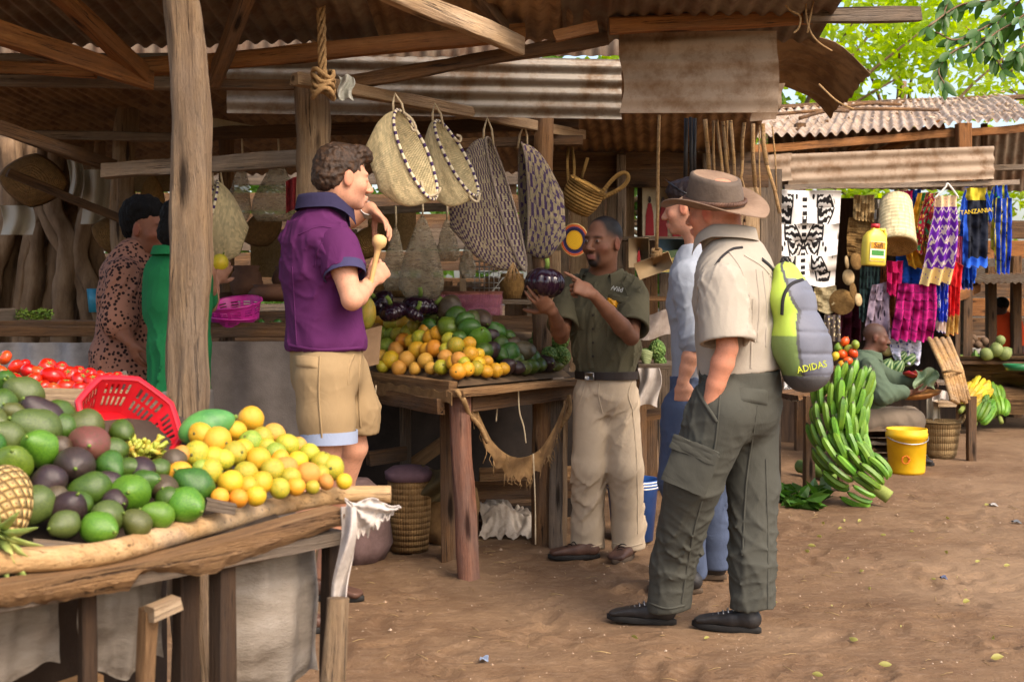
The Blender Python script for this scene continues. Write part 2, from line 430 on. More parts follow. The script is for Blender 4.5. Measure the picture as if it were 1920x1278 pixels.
def sobj(name, fld, h, mat, parent=None, fold=None, base=(1, 1, 1), smooth=2, bits=None):
    "mesh a Field into one object; bits = extra painting function (points) -> colours"
    v, f = fld.mesh(h, fold)
    for _ in range(smooth):                      # a little Laplacian relaxation
        acc = np.zeros_like(v); cnt = np.zeros(len(v))
        for a, b in ((0, 1), (1, 2), (2, 3), (3, 0)):
            for x, y in ((a, b), (b, a)):
                np.add.at(acc, f[:, x], v[f[:, y]]); np.add.at(cnt, f[:, x], 1)
        v = v*.5+.5*acc/np.maximum(cnt, 1)[:, None]
    wv = v.copy()
    lo, hi = v.min(0), v.max(0); c = (lo+hi)/2; c[2] = lo[2]; v = v-c
    me = bpy.data.meshes.new(name); me.vertices.add(len(v)); me.vertices.foreach_set('co', v.astype(np.float32).ravel())
    me.loops.add(f.size); me.polygons.add(len(f)); me.loops.foreach_set('vertex_index', f.astype(np.int32).ravel())
    me.polygons.foreach_set('loop_start', np.arange(0, f.size, 4, dtype=np.int32)); me.polygons.foreach_set('loop_total', np.full(len(f), 4, np.int32))
    me.polygons.foreach_set('use_smooth', np.ones(len(f), bool)); me.update(calc_edges=True); me.validate()
    C_ = np.ones((len(v), 4), np.float32); C_[:, :3] = base
    for cc, r, R, colour, soft in fld.paint:
        q = (wv-cc)@R.T; k0 = np.sqrt(((q/r)**2).sum(-1)); d = (k0-1)*r.min(); t = np.clip(.5-d/soft/2, 0, 1)[:, None]
        C_[:, :3] = C_[:, :3]*(1-t)+np.array(colour)*t
    if bits is not None: C_[:, :3] = bits(wv, C_[:, :3])
    at = me.color_attributes.new('Col', 'FLOAT_COLOR', 'POINT'); at.data.foreach_set('color', C_.ravel())
    me.materials.append(mat); o = bpy.data.objects.new(name, me); COL.objects.link(o); o.matrix_world = Matrix.Translation(V(c))
    if parent: attach(o, parent)
    return o
def folds(amp, freq=22, seed=0, along=(0, 0, 1)):
    "cloth wrinkles: warped ridges, drawn out along a direction, added to a garment's field"
    R = np.random.RandomState(seed); W = []; al = np.array(along, float); al /= np.linalg.norm(al)
    for i in range(6):
        d = R.normal(size=3); d -= .72*al*(d@al); d /= np.linalg.norm(d); W.append((d*freq*R.uniform(.7, 1.8), R.uniform(0, 6), R.uniform(.5, 1)))
    Q = [(R.normal(size=3)*freq*.3, R.uniform(0, 6)) for _ in range(3)]; Z = [(R.normal(size=3)*freq*.35, R.uniform(0, 6)) for _ in range(3)]
    def fn(p):
        wob = sum(np.sin(p@q+b) for q, b in Q); mk = np.clip(.55+.3*sum(np.sin(p@q+b) for q, b in Z), .08, 1.2); s = 0
        for d, ph, a in W:
            x = np.sin(p@d+ph+wob*1.2); s = s+a*(1-np.abs(x))**3.4
        return -(s/3.2-.25)*amp*2.2*mk
    return (fn, amp*2)
from mathutils.bvhtree import BVHTree
BV = {}
def cast(o, px, py):
    "point and normal where the line of sight of a photograph pixel meets a mesh"
    if o.name not in BV:
        m = WM(o); me = o.data; BV[o.name] = BVHTree.FromPolygons([m @ v.co for v in me.vertices], [tuple(p.vertices) for p in me.polygons])
    c = V((0, 0, EYE)); d = (P(px, py, 1)-c).normalized(); r = BV[o.name].ray_cast(c, d)
    if r[0] is None: return None
    n = r[1] if r[1].dot(d) < 0 else -r[1]; return r[0], n
def seam(name, o, pts, wpx, mat, parent, lift=.0035, n=6, closed=False):
    "a raised strip (seam, welt, flap edge, strap) laid on a garment along pixel points"
    P2 = spline([V((x, y, 0)) for x, y in pts], n) if len(pts) > 2 else [V((*pts[0], 0)).lerp(V((*pts[1], 0)), i/8) for i in range(9)]; H_ = [cast(o, p.x, p.y) for p in P2]; H_ = [h for h in H_ if h]
    if len(H_) < 2: return None
    rows = []
    for i, (p, nn) in enumerate(H_):
        t = (H_[min(i+1, len(H_)-1)][0]-H_[max(i-1, 0)][0]); t = t.normalized() if t.length > 1e-6 else V((0, 0, 1)); s_ = nn.cross(t).normalized(); w_ = wpx/2/F*p.y
        rows.append([p-s_*w_-nn*.003, p-s_*w_*.8+nn*lift, p+s_*w_*.8+nn*lift, p+s_*w_-nn*.003])
    return obj(name, grid(rows), mat, parent)
def patch(name, o, quad, mat, parent, lift=.006, nu=8, nv=8, bulge=.006):
    "a piece of cloth (pocket, flap, badge) laid on a garment inside four pixel corners"
    A, B_, C_, D = [V((x, y, 0)) for x, y in quad]; R = []; 
    for i in range(nv+1):
        row = []
        for j in range(nu+1):
            u, v = j/nu, i/nv; q = (A.lerp(B_, u)).lerp(D.lerp(C_, u), v); h = cast(o, q.x, q.y)
            row.append(h)
        R.append(row)
    good = [h for r in R for h in r if h]
    if len(good) < (nu+1)*(nv+1)*.7: return None
    rows = []
    for i, r in enumerate(R):
        out = []
        for j, h in enumerate(r):
            h = h or good[0]; e = math.sin(math.pi*j/nu)*math.sin(math.pi*i/nv); ed = -lift*1.3 if (i in (0, nv) or j in (0, nu)) else 0; out.append(h[0]+h[1]*(lift+bulge*e+ed))
        rows.append(out)
    return obj(name, grid(rows), mat, parent)
def sleeve(sh, hem, r0, r1, mat, parent, fold, h=.006, start=.12):
    sh, hem = V(sh), V(hem); d = hem-sh; B = Field(); B.cone(sh+d*start, hem+d*.3, r0, r1+.008, .03); B.cut(hem, d, .004); B.cone(hem-d*.16, hem+d*.5, r1-.016, r1-.004, .004, '-')
    return sobj('sleeve', B, h, mat, parent, fold, smooth=1)
# ------------------------------------------------------------------ shared materials
W_POST = wood('post_wood', srgb(172, 142, 108), srgb(112, 86, 62), srgb(200, 174, 140), .1, scale=4.5, grain=1.6, grey=.4)
W_DARK = wood('dark_timber', srgb(126, 92, 60), srgb(74, 52, 34), srgb(154, 116, 80))
W_SHADE = wood('shaded_timber', srgb(74, 54, 38), srgb(42, 30, 22), srgb(96, 72, 50))  # darker timber copy; the shade under the near table is in its colour
W_ORANGE = wood('orange_timber', srgb(158, 104, 56), srgb(108, 68, 36), srgb(182, 130, 78), .15, grey=.15)
W_GREY = wood('grey_timber', srgb(138, 118, 98), srgb(86, 72, 58), srgb(168, 148, 124))
W_PALE = wood('pale_timber', srgb(184, 154, 118), srgb(140, 110, 80), srgb(206, 182, 148), .12, grey=.25)
W_TABLE = wood('table_timber', srgb(178, 136, 92), srgb(104, 74, 48), srgb(206, 168, 120), .1, scale=4, grain=1.6, grey=.12)
def m_corr(name, a, b_, c, rough=.55, metal=.0, rust=.5):
    if name in MC: return MC[name]
    b = NB(name); v = b.coord('Object'); n1 = b.noise(v, 1.6, 8, .65); n2 = b.noise(b.coord('Object', (1, 1, 1)), 7, 6, .7); n3 = b.noise(v, 60, 3)
    col = b.ramp(n1, [(.3, b_), (.7, a)]); col = b.mix(b.ramp(n2, [(rust-.08, (1, 1, 1)), (rust+.1, (0, 0, 0))]), col, c)
    col = b.mix(b.math('MULTIPLY', n3, .35), col, tuple(x*.5 for x in b_))
    MC[name] = b.out(col, rough, b.bump(n3, .15, .003), .4, metal); return MC[name]
C_DARK = m_corr('rusty_corrugated_iron', srgb(134, 116, 96), srgb(92, 76, 60), srgb(92, 64, 42), .65, 0, .48)
C_BROWN = m_corr('brown_corrugated_iron', srgb(170, 136, 98), srgb(128, 98, 66), srgb(106, 74, 46), .65, 0, .47)
C_ZINC = m_corr('bright_corrugated_iron', srgb(166, 158, 146), srgb(126, 116, 104), srgb(116, 90, 64), .48, .35, .46)
C_PANEL = m_corr('weathered_corrugated_iron', srgb(176, 154, 130), srgb(138, 116, 94), srgb(122, 92, 64), .7, .0, .44)
C_LITTER = m_corr('litter_covered_iron', srgb(196, 180, 164), srgb(158, 138, 120), srgb(140, 112, 84), .85, 0, .46)
ROPE = plain('sisal_rope', srgb(176, 142, 98), srgb(128, 98, 62), 60, .9, .5, 200)
STRING = plain('cream_string', srgb(214, 198, 168), srgb(178, 158, 124), 60, .9, .4, 200)
SACK_B = NB('white_woven_sack_cloth'); _v = SACK_B.coord('Object'); _n1 = SACK_B.noise(_v, 4, 7, .7); _n2 = SACK_B.noise(SACK_B.coord('Object', (4, 4, 95)), 1.6, 4, .7); _n3 = SACK_B.noise(SACK_B.coord('Object', (60, 60, 4)), 3, 3)
_c = SACK_B.ramp(_n1, [(.28, srgb(92, 78, 64)), (.48, srgb(140, 130, 118)), (.72, srgb(172, 166, 156))]); _c = SACK_B.mix(SACK_B.ramp(_n2, [(.36, (1, 1, 1)), (.43, (0, 0, 0))]), _c, srgb(70, 60, 50)); _c = SACK_B.mix(SACK_B.math('MULTIPLY', _n3, .35), _c, srgb(110, 98, 84))
SACK = SACK_B.out(_c, .9, SACK_B.bump(SACK_B.math('ADD', SACK_B.math('MULTIPLY', _n2, 1.0), _n1), .5, .012), .2)
BURLAP = plain('burlap', srgb(158, 124, 82), srgb(112, 84, 54), 14, .95, .6, 220)
def weave(name, c1, c2, nu=60, nv=40, patt=None, c3=None, bump=.8):
    "woven palm leaf on UVs; patt = None, 'zigzag' or 'patch'"
    if name in MC: return MC[name]
    b = NB(name); uv = b.coord('UV'); x, y, z = b.sep(uv)
    U = b.math('MULTIPLY', x, nu); Vv = b.math('MULTIPLY', y, nv)
    row = b.math('FLOOR', Vv); ph = b.math('MULTIPLY', b.math('MODULO', row, 2.0), .5)
    su = b.math('SINE', b.math('MULTIPLY', b.math('ADD', U, ph), 6.2832)); sv = b.math('SINE', b.math('MULTIPLY', Vv, 6.2832))
    hgt = b.math('ADD', b.math('MULTIPLY', b.math('ABSOLUTE', su), .5), b.math('ABSOLUTE', sv))
    n1 = b.noise(b.coord('Object'), 9, 5); n2 = b.noise(b.coord('Object'), 70, 3)
    cells = b.n('CombineXYZ'); b.l(b.math('FLOOR', b.math('ADD', U, ph)), cells.inputs[0]); b.l(row, cells.inputs[1])
    wn = b.n('TexWhiteNoise'); b.l(cells.outputs[0], wn.inputs['Vector'])
    col = b.mix(b.math('MULTIPLY', n1, 1.0), c2, c1); col = b.hsv(col, .5, 1, b.math('MULTIPLY_ADD', wn.outputs['Value'], .4, .78))
    if patt == 'zigzag':
        q = b.math('ADD', U, b.math('MULTIPLY', b.math('FLOOR', b.math('MULTIPLY', Vv, 1)), 1.0))
        t = b.math('MODULO', b.math('ADD', b.math('FLOOR', U), b.math('MULTIPLY', row, 2)), 4.0)
        f = b.math('LESS_THAN', t, 1.9); f = b.math('MULTIPLY', f, b.math('GREATER_THAN', wn.outputs['Value'], .12)); col = b.mix(f, col, c3)
    if patt == 'patch':
        t = b.math('MODULO', b.math('ADD', b.math('FLOOR', b.math('MULTIPLY', U, .5)), b.math('MULTIPLY', b.math('FLOOR', b.math('MULTIPLY', row, .34)), 2)), 4.0)
        f = b.math('LESS_THAN', t, 1.4); f = b.math('MULTIPLY', f, b.math('GREATER_THAN', wn.outputs['Value'], .25)); col = b.mix(f, col, c3)
    col = b.mix(b.ramp(hgt, [(.0, (1, 1, 1)), (.4, (0, 0, 0))]), col, tuple(q*.45 for q in c2))
    MC[name] = b.out(col, .85, b.bump(b.math('ADD', hgt, b.math('MULTIPLY', n2, .5)), bump, .008), .25); return MC[name]
CREAM = weave('cream_palm_weave', srgb(228, 212, 168), srgb(200, 180, 134), 60, 18, bump=.6)
STRAW = weave('straw_weave', srgb(186, 146, 88), srgb(132, 98, 54), 44, 16)
DKSTRAW = weave('dark_straw_weave', srgb(148, 112, 66), srgb(98, 72, 40), 44, 20)
PURPLE_W = weave('purple_checked_palm_weave', srgb(214, 198, 166), srgb(186, 168, 138), 100, 32, 'zigzag', srgb(98, 74, 98))
PATCH_W = weave('purple_patched_palm_weave', srgb(214, 198, 160), srgb(186, 166, 132), 92, 36, 'patch', srgb(98, 76, 120))
def cloth_m(name, c, var=.16, rough=.9, weave_s=600, bump=.25, attr=False, dirt=None):
    if name in MC: return MC[name]
    b = NB(name); v = b.coord('Object'); n1 = b.noise(v, 7, 5); n2 = b.noise(v, weave_s, 2)
    cc = c
    col = b.mix(n1, tuple(x*(1-var) for x in c), tuple(min(1, x*(1+var)) for x in c))
    if attr:
        at = b.n('VertexColor', layer_name='Col'); col = b.mix(1, col, at.outputs[0], 'MULTIPLY')
    col = b.mix(b.math('MULTIPLY', n2, .25), col, tuple(x*.5 for x in c))
    n3 = b.noise(b.coord('Object', (1, 1, .7)), 9, 5, .55, 1.6); rid = b.math('ABSOLUTE', b.math('SUBTRACT', n3, .5)); rid = b.math('MINIMUM', rid, .12)
    MC[name] = b.out(col, rough, b.bump(b.math('ADD', b.math('MULTIPLY', rid, 1.6), b.math('MULTIPLY', n2, .2)), bump*1.2, .010), .2); return MC[name]
def skin_m(name, rough=.5):
    if name in MC: return MC[name]
    b = NB(name); at = b.n('VertexColor', layer_name='Col'); v = b.coord('Object'); n1 = b.noise(v, 35, 5); n2 = b.noise(v, 260, 2)
    col = b.hsv(at.outputs[0], .5, 1, b.math('MULTIPLY_ADD', n1, .5, .75))
    n3 = b.noise(v, 120, 4, .7); col = b.mix(b.math('MULTIPLY', b.ramp(n3, [(.56, (0, 0, 0)), (.66, (1, 1, 1))]), .22), col, (.12, .05, .03))
    m = b.out(col, b.math('MULTIPLY_ADD', n2, .25, rough), b.bump(b.math('ADD', n2, b.math('MULTIPLY', n1, .7)), .3, .003), .28)
    b.b.inputs['Subsurface Weight'].default_value = .08; b.b.inputs['Subsurface Radius'].default_value = (.01, .004, .002)
    MC[name] = m; return m
SKIN = skin_m('skin'); SKIN_D = skin_m('dark_skin', .42)
PLASTIC = plain('clear_plastic_bag', (.6, .56, .5), (.4, .36, .3), 14, .3, .8, 50)
SACK = plain('white_woven_sack', srgb(136, 126, 114), srgb(92, 80, 68), 5, .85, .6, 120, c3=srgb(164, 156, 146), stretch=(1, 1, 3))
LEAF = None
# ------------------------------------------------------------------ ground
_FR = np.random.RandomState(3); FOOT = [(_FR.uniform(-.3, .42)*yy, yy, _FR.uniform(0, 6.28)) for yy in _FR.uniform(3.0, 9.5, 260)]
FCELL = {}
for _q in FOOT:
    for _i in (-1, 0, 1):
        for _j in (-1, 0, 1): FCELL.setdefault((int(_q[0]//.4)+_i, int(_q[1]//.4)+_j), []).append(_q)
def ground_h(x, y):
    f_ = 0
    for fx, fy, fa in FCELL.get((int(x//.4), int(y//.4)), ()):
        a_ = (x-fx)*math.cos(fa)+(y-fy)*math.sin(fa); b_ = -(x-fx)*math.sin(fa)+(y-fy)*math.cos(fa); e_ = math.sqrt((a_/.14)**2+(b_/.05)**2)
        f_ += -.011*max(0, 1-e_**4)+.006*math.exp(-((e_-1.15)/.25)**2) if e_ < 2 else 0
    return f_+ground_h0(x, y)
def ground_h0(x, y):
    h = .012*N3((x*1.6, y*1.6, 0))+.011*N3((x*4.2, y*4.2, 3))+.006*N3((x*10, y*10, 5))
    if y > 2.5 and y < 14: h += .0022*N3((x*24, y*24, 9))
    h += .03*N3((x*.35, y*.35, 8))*min(1, max(0, (y-7)/6))
    return h
ys = list(np.linspace(-6, 2.2, 10))+list(np.geomspace(2.4, 16, 380))+list(np.geomspace(17, 90, 24))
rows = []
for y in ys:
    m = 300; half = max(3.2, abs(y)*.52); ext = [-70, -30, -14]
    xs = [-80, -40, -20]+list(np.linspace(-half, half, m))+[20, 40, 80]
    if half > 18: xs = [-80-half, -60-half, -half-10]+list(np.linspace(-half, half, m))+[half+10, 60+half, 80+half]
    rows.append([V((x, y, ground_h(x, y))) for x in xs])
def m_ground():
    b = NB('trodden_earth'); v = b.coord('Object'); n1 = b.noise(v, .9, 6); n2 = b.noise(v, 5, 8, .7); n3 = b.noise(v, 40, 5, .7); n4 = b.noise(v, 170, 3, .7)
    n5 = b.noise(b.coord('Object', (1, 2.2, 1)), 12, 6, .7, .5)
    col = b.ramp(n1, [(.3, srgb(100, 77, 57)), (.52, srgb(121, 95, 71)), (.75, srgb(140, 113, 86))])
    col = b.mix(b.math('MULTIPLY', b.ramp(n2, [(.42, (1, 1, 1)), (.6, (0, 0, 0))]), .45), col, srgb(94, 70, 52))
    col = b.mix(b.math('MULTIPLY', b.ramp(n5, [(.5, (0, 0, 0)), (.66, (1, 1, 1))]), .4), col, srgb(146, 121, 98))
    col = b.mix(b.ramp(n3, [(.31, (1, 1, 1)), (.38, (0, 0, 0))]), col, srgb(84, 62, 46))
    col = b.mix(b.ramp(n4, [(.69, (0, 0, 0)), (.72, (1, 1, 1))]), col, srgb(206, 184, 158))
    n7 = b.noise(v, .55, 4, .6, .6); col = b.mix(b.math('MULTIPLY', b.ramp(n7, [(.48, (0, 0, 0)), (.66, (1, 1, 1))]), .45), col, srgb(156, 130, 103))
    h = b.math('ADD', b.math('MULTIPLY', n2, 1.2), b.math('ADD', b.math('MULTIPLY', n3, .45), b.math('ADD', b.math('MULTIPLY', n4, .15), b.math('MULTIPLY', n5, .8))))
    return b.out(col, .95, b.bump(h, .55, .03), .15)
ground = structure(obj('ground', grid(rows), m_ground(), M=Matrix.Identity(4)))

# ------------------------------------------------------------------ the big open market shelter
def hang(name, p0, p1, r, mat, parent, sag=0, n=8): 
    pts = [V(p0).lerp(V(p1), i/n)-V((0, 0, sag*4*(i/n)*(1-i/n))) for i in range(n+1)]
    return obj(name, tube(pts, r, 6, rough=.25, seed=random.random()*9), mat, parent)
def tp(name, label, cat, *a, builder=pole, group=None, **k):
    o = builder(name, *a, **k); return tag(o, label, cat, group)
# posts
tp('shelter_post', 'thick pale knobbly wooden post rising in front of the person in the green shirt', 'post', V((-.793, 3.3, 0)), V((-.917, 3.3, 2.7)), .056, .045, W_POST, rough=.19, bend=.06, seed=3.3, groove=.22, m=40, dl=.03)
q = thing('shelter_post', 'weathered wooden post behind the head of the man in the purple shirt', 'post', (-.92, 5.75, 0))
pole('trunk', (-.92, 5.75, 0), P(588, 150, 5.75), .085, .078, W_POST, q, seed=8, bend=.03, rough=.1)
tp('shelter_post', 'slim dark post under the shiny iron sheet, right of the hanging woven bags', 'post', V((.165, 6.75, 0)), V((.18, 6.75, 2.62)), .058, .05, W_DARK, seed=5, bend=.04)
tp('shelter_post', 'dark split post rising above the woman in the leopard print blouse', 'post', V((-2.32, 7.55, 0)), V((-2.38, 7.55, 2.7)), .09, .065, W_POST, seed=12, bend=.05, rough=.2)
tp('shelter_post', 'thin dim post beside the pale torn scrap under the low roof', 'post', V((-1.86, 8.0, 0)), V((-1.86, 8.0, 2.6)), .05, .05, W_DARK, seed=14)
# roofs
def sheet(label, *a, **k): return tag(corr('roof_sheet', *a, **k), label, 'roof sheet', 'corrugated sheets of the big shelter')
zA = lambda px, py, Y: P(px, py, Y)
sheet('dark corrugated roof sheet above the top left timbers', V((-3.4, 2.9, 2.86)), V((2.05, 0, 0)), V((.0, 2.95, -.3)), C_DARK, seed=2)
sheet('corrugated roof sheet with pinholes of light beside the front post', V((-1.42, 3.3, 2.815)), V((.8, 0, 0)), V((0, 2.5, -.25)), C_DARK, seed=3)
sheet('ribbed roof sheet above the twisted hanging rope', V((-1.0, 5.2, 2.655)), V((1.35, 0, 0)), V((.0, .68, -.07)), C_BROWN, seed=4)
sheet('grimy roof sheet at the top middle over the purple man', V((.2, 5.15, 2.64)), V((1.2, 0, 0)), V((.05, .7, -.06)), C_DARK, seed=5, wav=.02)
sheet('low dim roof sheet behind the second beam at left', V((-3.6, 6.3, 2.62)), V((3.3, 0, 0)), V((.35, 3.4, -.28)), C_BROWN, seed=6, wav=.02, nv=14)
sheet('low roof sheet over the back of the fruit stall', V((-.32, 6.6, 2.58)), V((1.75, 0, 0)), V((.3, 2.4, -.28)), C_BROWN, seed=7, wav=.02)
tag(corr('iron_fascia_sheet', P(425, 212, 6.15), P(425, 95, 6.15)-P(425, 212, 6.15), V((2.0, .22, -.0)), C_ZINC, pitch=.072, amp=.009, seed=8, wav=.012, nv=20), 'shiny silver corrugated iron sheet nailed flat above the hanging woven bags', 'iron sheet')
tag(corr('iron_fascia_sheet', P(1160, 212, 5.7), P(1160, 62, 5.7)-P(1160, 212, 5.7), V((.72, -.12, -.015)), C_PANEL, pitch=.085, amp=.007, seed=9, wav=.02, nv=10, tear=.05), 'dull brown corrugated iron sheet hanging over the hat man', 'iron sheet')
def curl(p, q, t): return p+V((0, 0, -.16*max(0, t-.45)**2*4))+V((0, 0, .05*N3((q*3, t*3, 4))))
tag(corr('bent_roof_sheet', P(1400, 62, 5.95), V((.0, .75, -.12)), V((.6, .0, .0)), C_BROWN, pitch=.1, amp=.006, seed=10, wav=.05, bend=curl, nv=14), 'torn brown roof sheet curling down at the right end of the shelter', 'roof sheet')
tag(corr('bent_roof_sheet', P(1405, 228, 5.75), P(1420, 160, 5.75)-P(1405, 228, 5.75), V((.14, .06, .02)), C_PANEL, pitch=.1, amp=.008, seed=11, wav=.03, tear=.2), 'small crumpled piece of iron at the torn end of the dull brown sheet', 'roof sheet')
tag(corr('gable_sheet', V((-3.7, 5.95, 2.525)), V((4.95, 0, 0)), V((0, .02, .4)), C_DARK, seed=15, wav=.02), 'dark upright sheet closing the step between the upper and lower roof', 'roof sheet')
# timbers: (label, p0, p1, width, height, material)
TB = [
 ('long front roof beam running under the roof sheets to the twisted rope', P(250, 128, 5.55), P(985, 62, 5.55), .06, .075, W_ORANGE),
 ('light front beam under the roof edge, left of the tree', P(1142, 50, 5.5), P(1525, 28, 5.5), .06, .07, W_ORANGE),
 ('dark end of the front beam jutting out against the green leaves', P(1510, 30, 5.45), P(1726, 27, 5.45), .055, .065, W_GREY),
 ('short orange batten fixed across the front beam', P(1040, 70, 5.4), P(1120, 50, 5.4), .04, .05, W_ORANGE),
 ('crooked pole brace crossing the shiny iron sheet', P(640, 155, 5.7), P(1140, 72, 5.7), .045, .06, W_DARK),
 ('pale rafter slanting down at top centre', P(690, -35, 4.6), P(975, 88, 5.5), .05, .085, W_PALE),
 ('dark brace behind the pale rafter at top centre', P(880, -30, 5.2), P(955, 70, 5.6), .06, .06, W_DARK),
 ('orange rafter slanting from the top left corner', P(95, -25, 4.7), P(268, 140, 5.45), .05, .075, W_ORANGE),
 ('orange rafter running in from the left edge of the picture', P(-25, 55, 4.6), P(280, 150, 5.5), .05, .085, W_ORANGE),
 ('knotty brace leaning beside the front post', P(470, -30, 4.9), P(402, 150, 5.6), .06, .07, W_DARK),
 ('short pale batten under the roof at left edge', P(-20, 126, 5.4), P(180, 134, 5.4), .04, .05, W_ORANGE),
 ('thin grey batten under the roof at left edge', P(-20, 110, 5.55), P(320, 104, 5.55), .03, .03, W_GREY),
 ('dark weathered tie beam across the left side', P(-30, 150, 5.65), P(325, 157, 5.6), .06, .05, W_GREY),
 ('dark tie beam passing behind the front post', P(325, 158, 5.6), P(570, 160, 5.75), .05, .045, W_DARK),
 ('grey beam under the low roof, behind the leopard print woman\'s post', P(55, 255, 7.4), P(330, 258, 7.3), .06, .05, W_GREY),
 ('dark brown beam behind the front post and the pole of bags', P(330, 252, 7.3), P(1085, 232, 7.0), .06, .07, W_DARK),
 ('thick grey beam above the cone shaped hanging bag', P(195, 322, 6.6), P(570, 296, 6.2), .06, .08, W_GREY),
 ('dark rail below the pole of hanging bags', P(820, 270, 6.9), P(1092, 262, 6.9), .05, .055, W_DARK),
 ('long dark board sloping down from the left edge', P(-20, 235, 6.2), P(215, 310, 7.0), .04, .07, W_DARK),
 ('sloping pole across the left side above the tree roots', P(15, 325, 6.9), P(245, 418, 7.3), .05, .045, W_DARK),
 ('dark horizontal rail behind the watch of the purple shirt man', P(640, 398, 7.3), P(840, 388, 7.3), .04, .05, W_GREY),
]
for lab, a, b_, wd, ht, m in TB: tag(beam('roof_timber', a, b_, wd, ht, m, rough=.008), lab, 'timber')
# pole on which the woven bags hang
tag(beam('hanging_pole', P(553, 146, 5.35), P(1092, 255, 7.1), .05, .055, W_PALE, rough=.006), 'long pale squared pole from which the woven bags hang', 'pole')
# twisted rope tied round the pole end
r = thing('twisted_rope', 'thick frayed rope hanging from the roof and knotted round the pole end', 'rope', P(605, 150, 5.3))
for k in range(4):
    pts = [P(603+6*math.sin(i*.9+k*1.57)+(i-8)*.3, -30+i*12, 5.3+.012*math.cos(i*.9+k*1.57)) for i in range(16)]
    obj('strand', tube(pts, .008, 6, rough=.3, seed=k), ROPE, r)
kn = Geo()
for k in range(5):
    c = P(606, 140+k*9, 5.33); tube([c+V((.045*math.cos(t), .05*math.sin(t), .02*math.sin(t*2+k))) for t in np.linspace(0, 6.3, 16)], .011, 6, kn, rough=.3, seed=k)
obj('knot', kn, ROPE, r)
# ------------------------------------------------------------------ people
def unit(v): v = V(v); return v.normalized()
class Fr:
    "local frame: right, forward, up at an origin"
    def __init__(s, c, f, u=(0, 0, 1), sc=1.0):
        s.c = V(c); s.f = unit(f); s.r = s.f.cross(unit(u)).normalized(); s.u = s.r.cross(s.f); s.sc = sc
        s.R = np.array([s.r, s.f, s.u])
    def __call__(s, x, y, z): return s.c+(s.r*x+s.f*y+s.u*z)*s.sc
def head(B, h, skin, neck, lips, brow, beard=None, ear=True, male=1):
    s = h.sc; E = lambda c, r, k=.02, op='+': B.ell(h(*c), [q*s for q in r], h.R, k*s, op)
    E((0, -.018, .034), (.074, .096, .084)); E((0, .02, -.03), (.061, .068, .082), .03)
    E((0, .03, -.078), (.048*(.94+.06*male), .046, .036), .03); E((0, .072, -.1), (.021, .017, .015), .025)
    E((0, .075, .02), (.05, .018, .013), .02)
    for q in (-1, 1):
        E((q*.044, .055, -.032), (.024, .024, .02), .03)
        E((q*.031, .098, -.001), (.019, .017, .011), .012, '-')
        E((q*.03, .079, -.001), (.0135, .0125, .0115), .004)
        if ear: E((q*.077, -.006, -.012), (.0085, .021, .032), .006); E((q*.086, 0, -.008), (.005, .01, .017), .006, '-')
        E((q*.0125, .1, -.04), (.0095, .011, .008), .008)
    B.cone(h(0, .088, .006), h(0, .114, -.034), .0085*s, .0125*s, .014*s)
    E((0, .094, -.066), (.023, .0115, .0075), .009); E((0, .091, -.0785), (.02, .012, .0075), .008)
    B.col(h(0, .1, -.072), np.array((.025, .02, .0105))*s, lips, .006, h.R)
    for q in (-1, 1):
        B.col(h(q*.034, .1, .017), np.array((.021, .02, .0048))*s, brow, .004, h.R)
        B.col(h(q*.03, .094, -.001), np.array((.0125, .009, .0062))*s, (.36, .3, .26), .0015, h.R)
        B.col(h(q*.03, .096, -.001), np.array((.0066, .012, .007))*s, (.012, .008, .006), .0015, h.R)
        B.col(h(q*.046, .07, -.035), np.array((.02, .02, .018))*s, tuple(min(1, a*b) for a, b in zip(skin, (1.1, .86, .84))), .02, h.R)
        B.col(h(q*.085, 0, -.012), np.array((.012, .022, .034))*s, tuple(min(1, a*b) for a, b in zip(skin, (1.1, .78, .74))), .01, h.R)
    if beard:
        for c, r in (((0, .085, -.103), (.03, .035, .022)), ((0, .105, -.056), (.03, .012, .006)), ((.03, .085, -.078), (.008, .03, .025)), ((-.03, .085, -.078), (.008, .03, .025))):
            B.col(h(*c), np.array(r)*s, beard, .006, h.R)
        B.col(h(0, .1, -.072), np.array((.019, .02, .009))*s, lips, .004, h.R)
    B.chain([h(0, -.02, -.05), V(neck)], [.056*s, .064*s], .03*s)
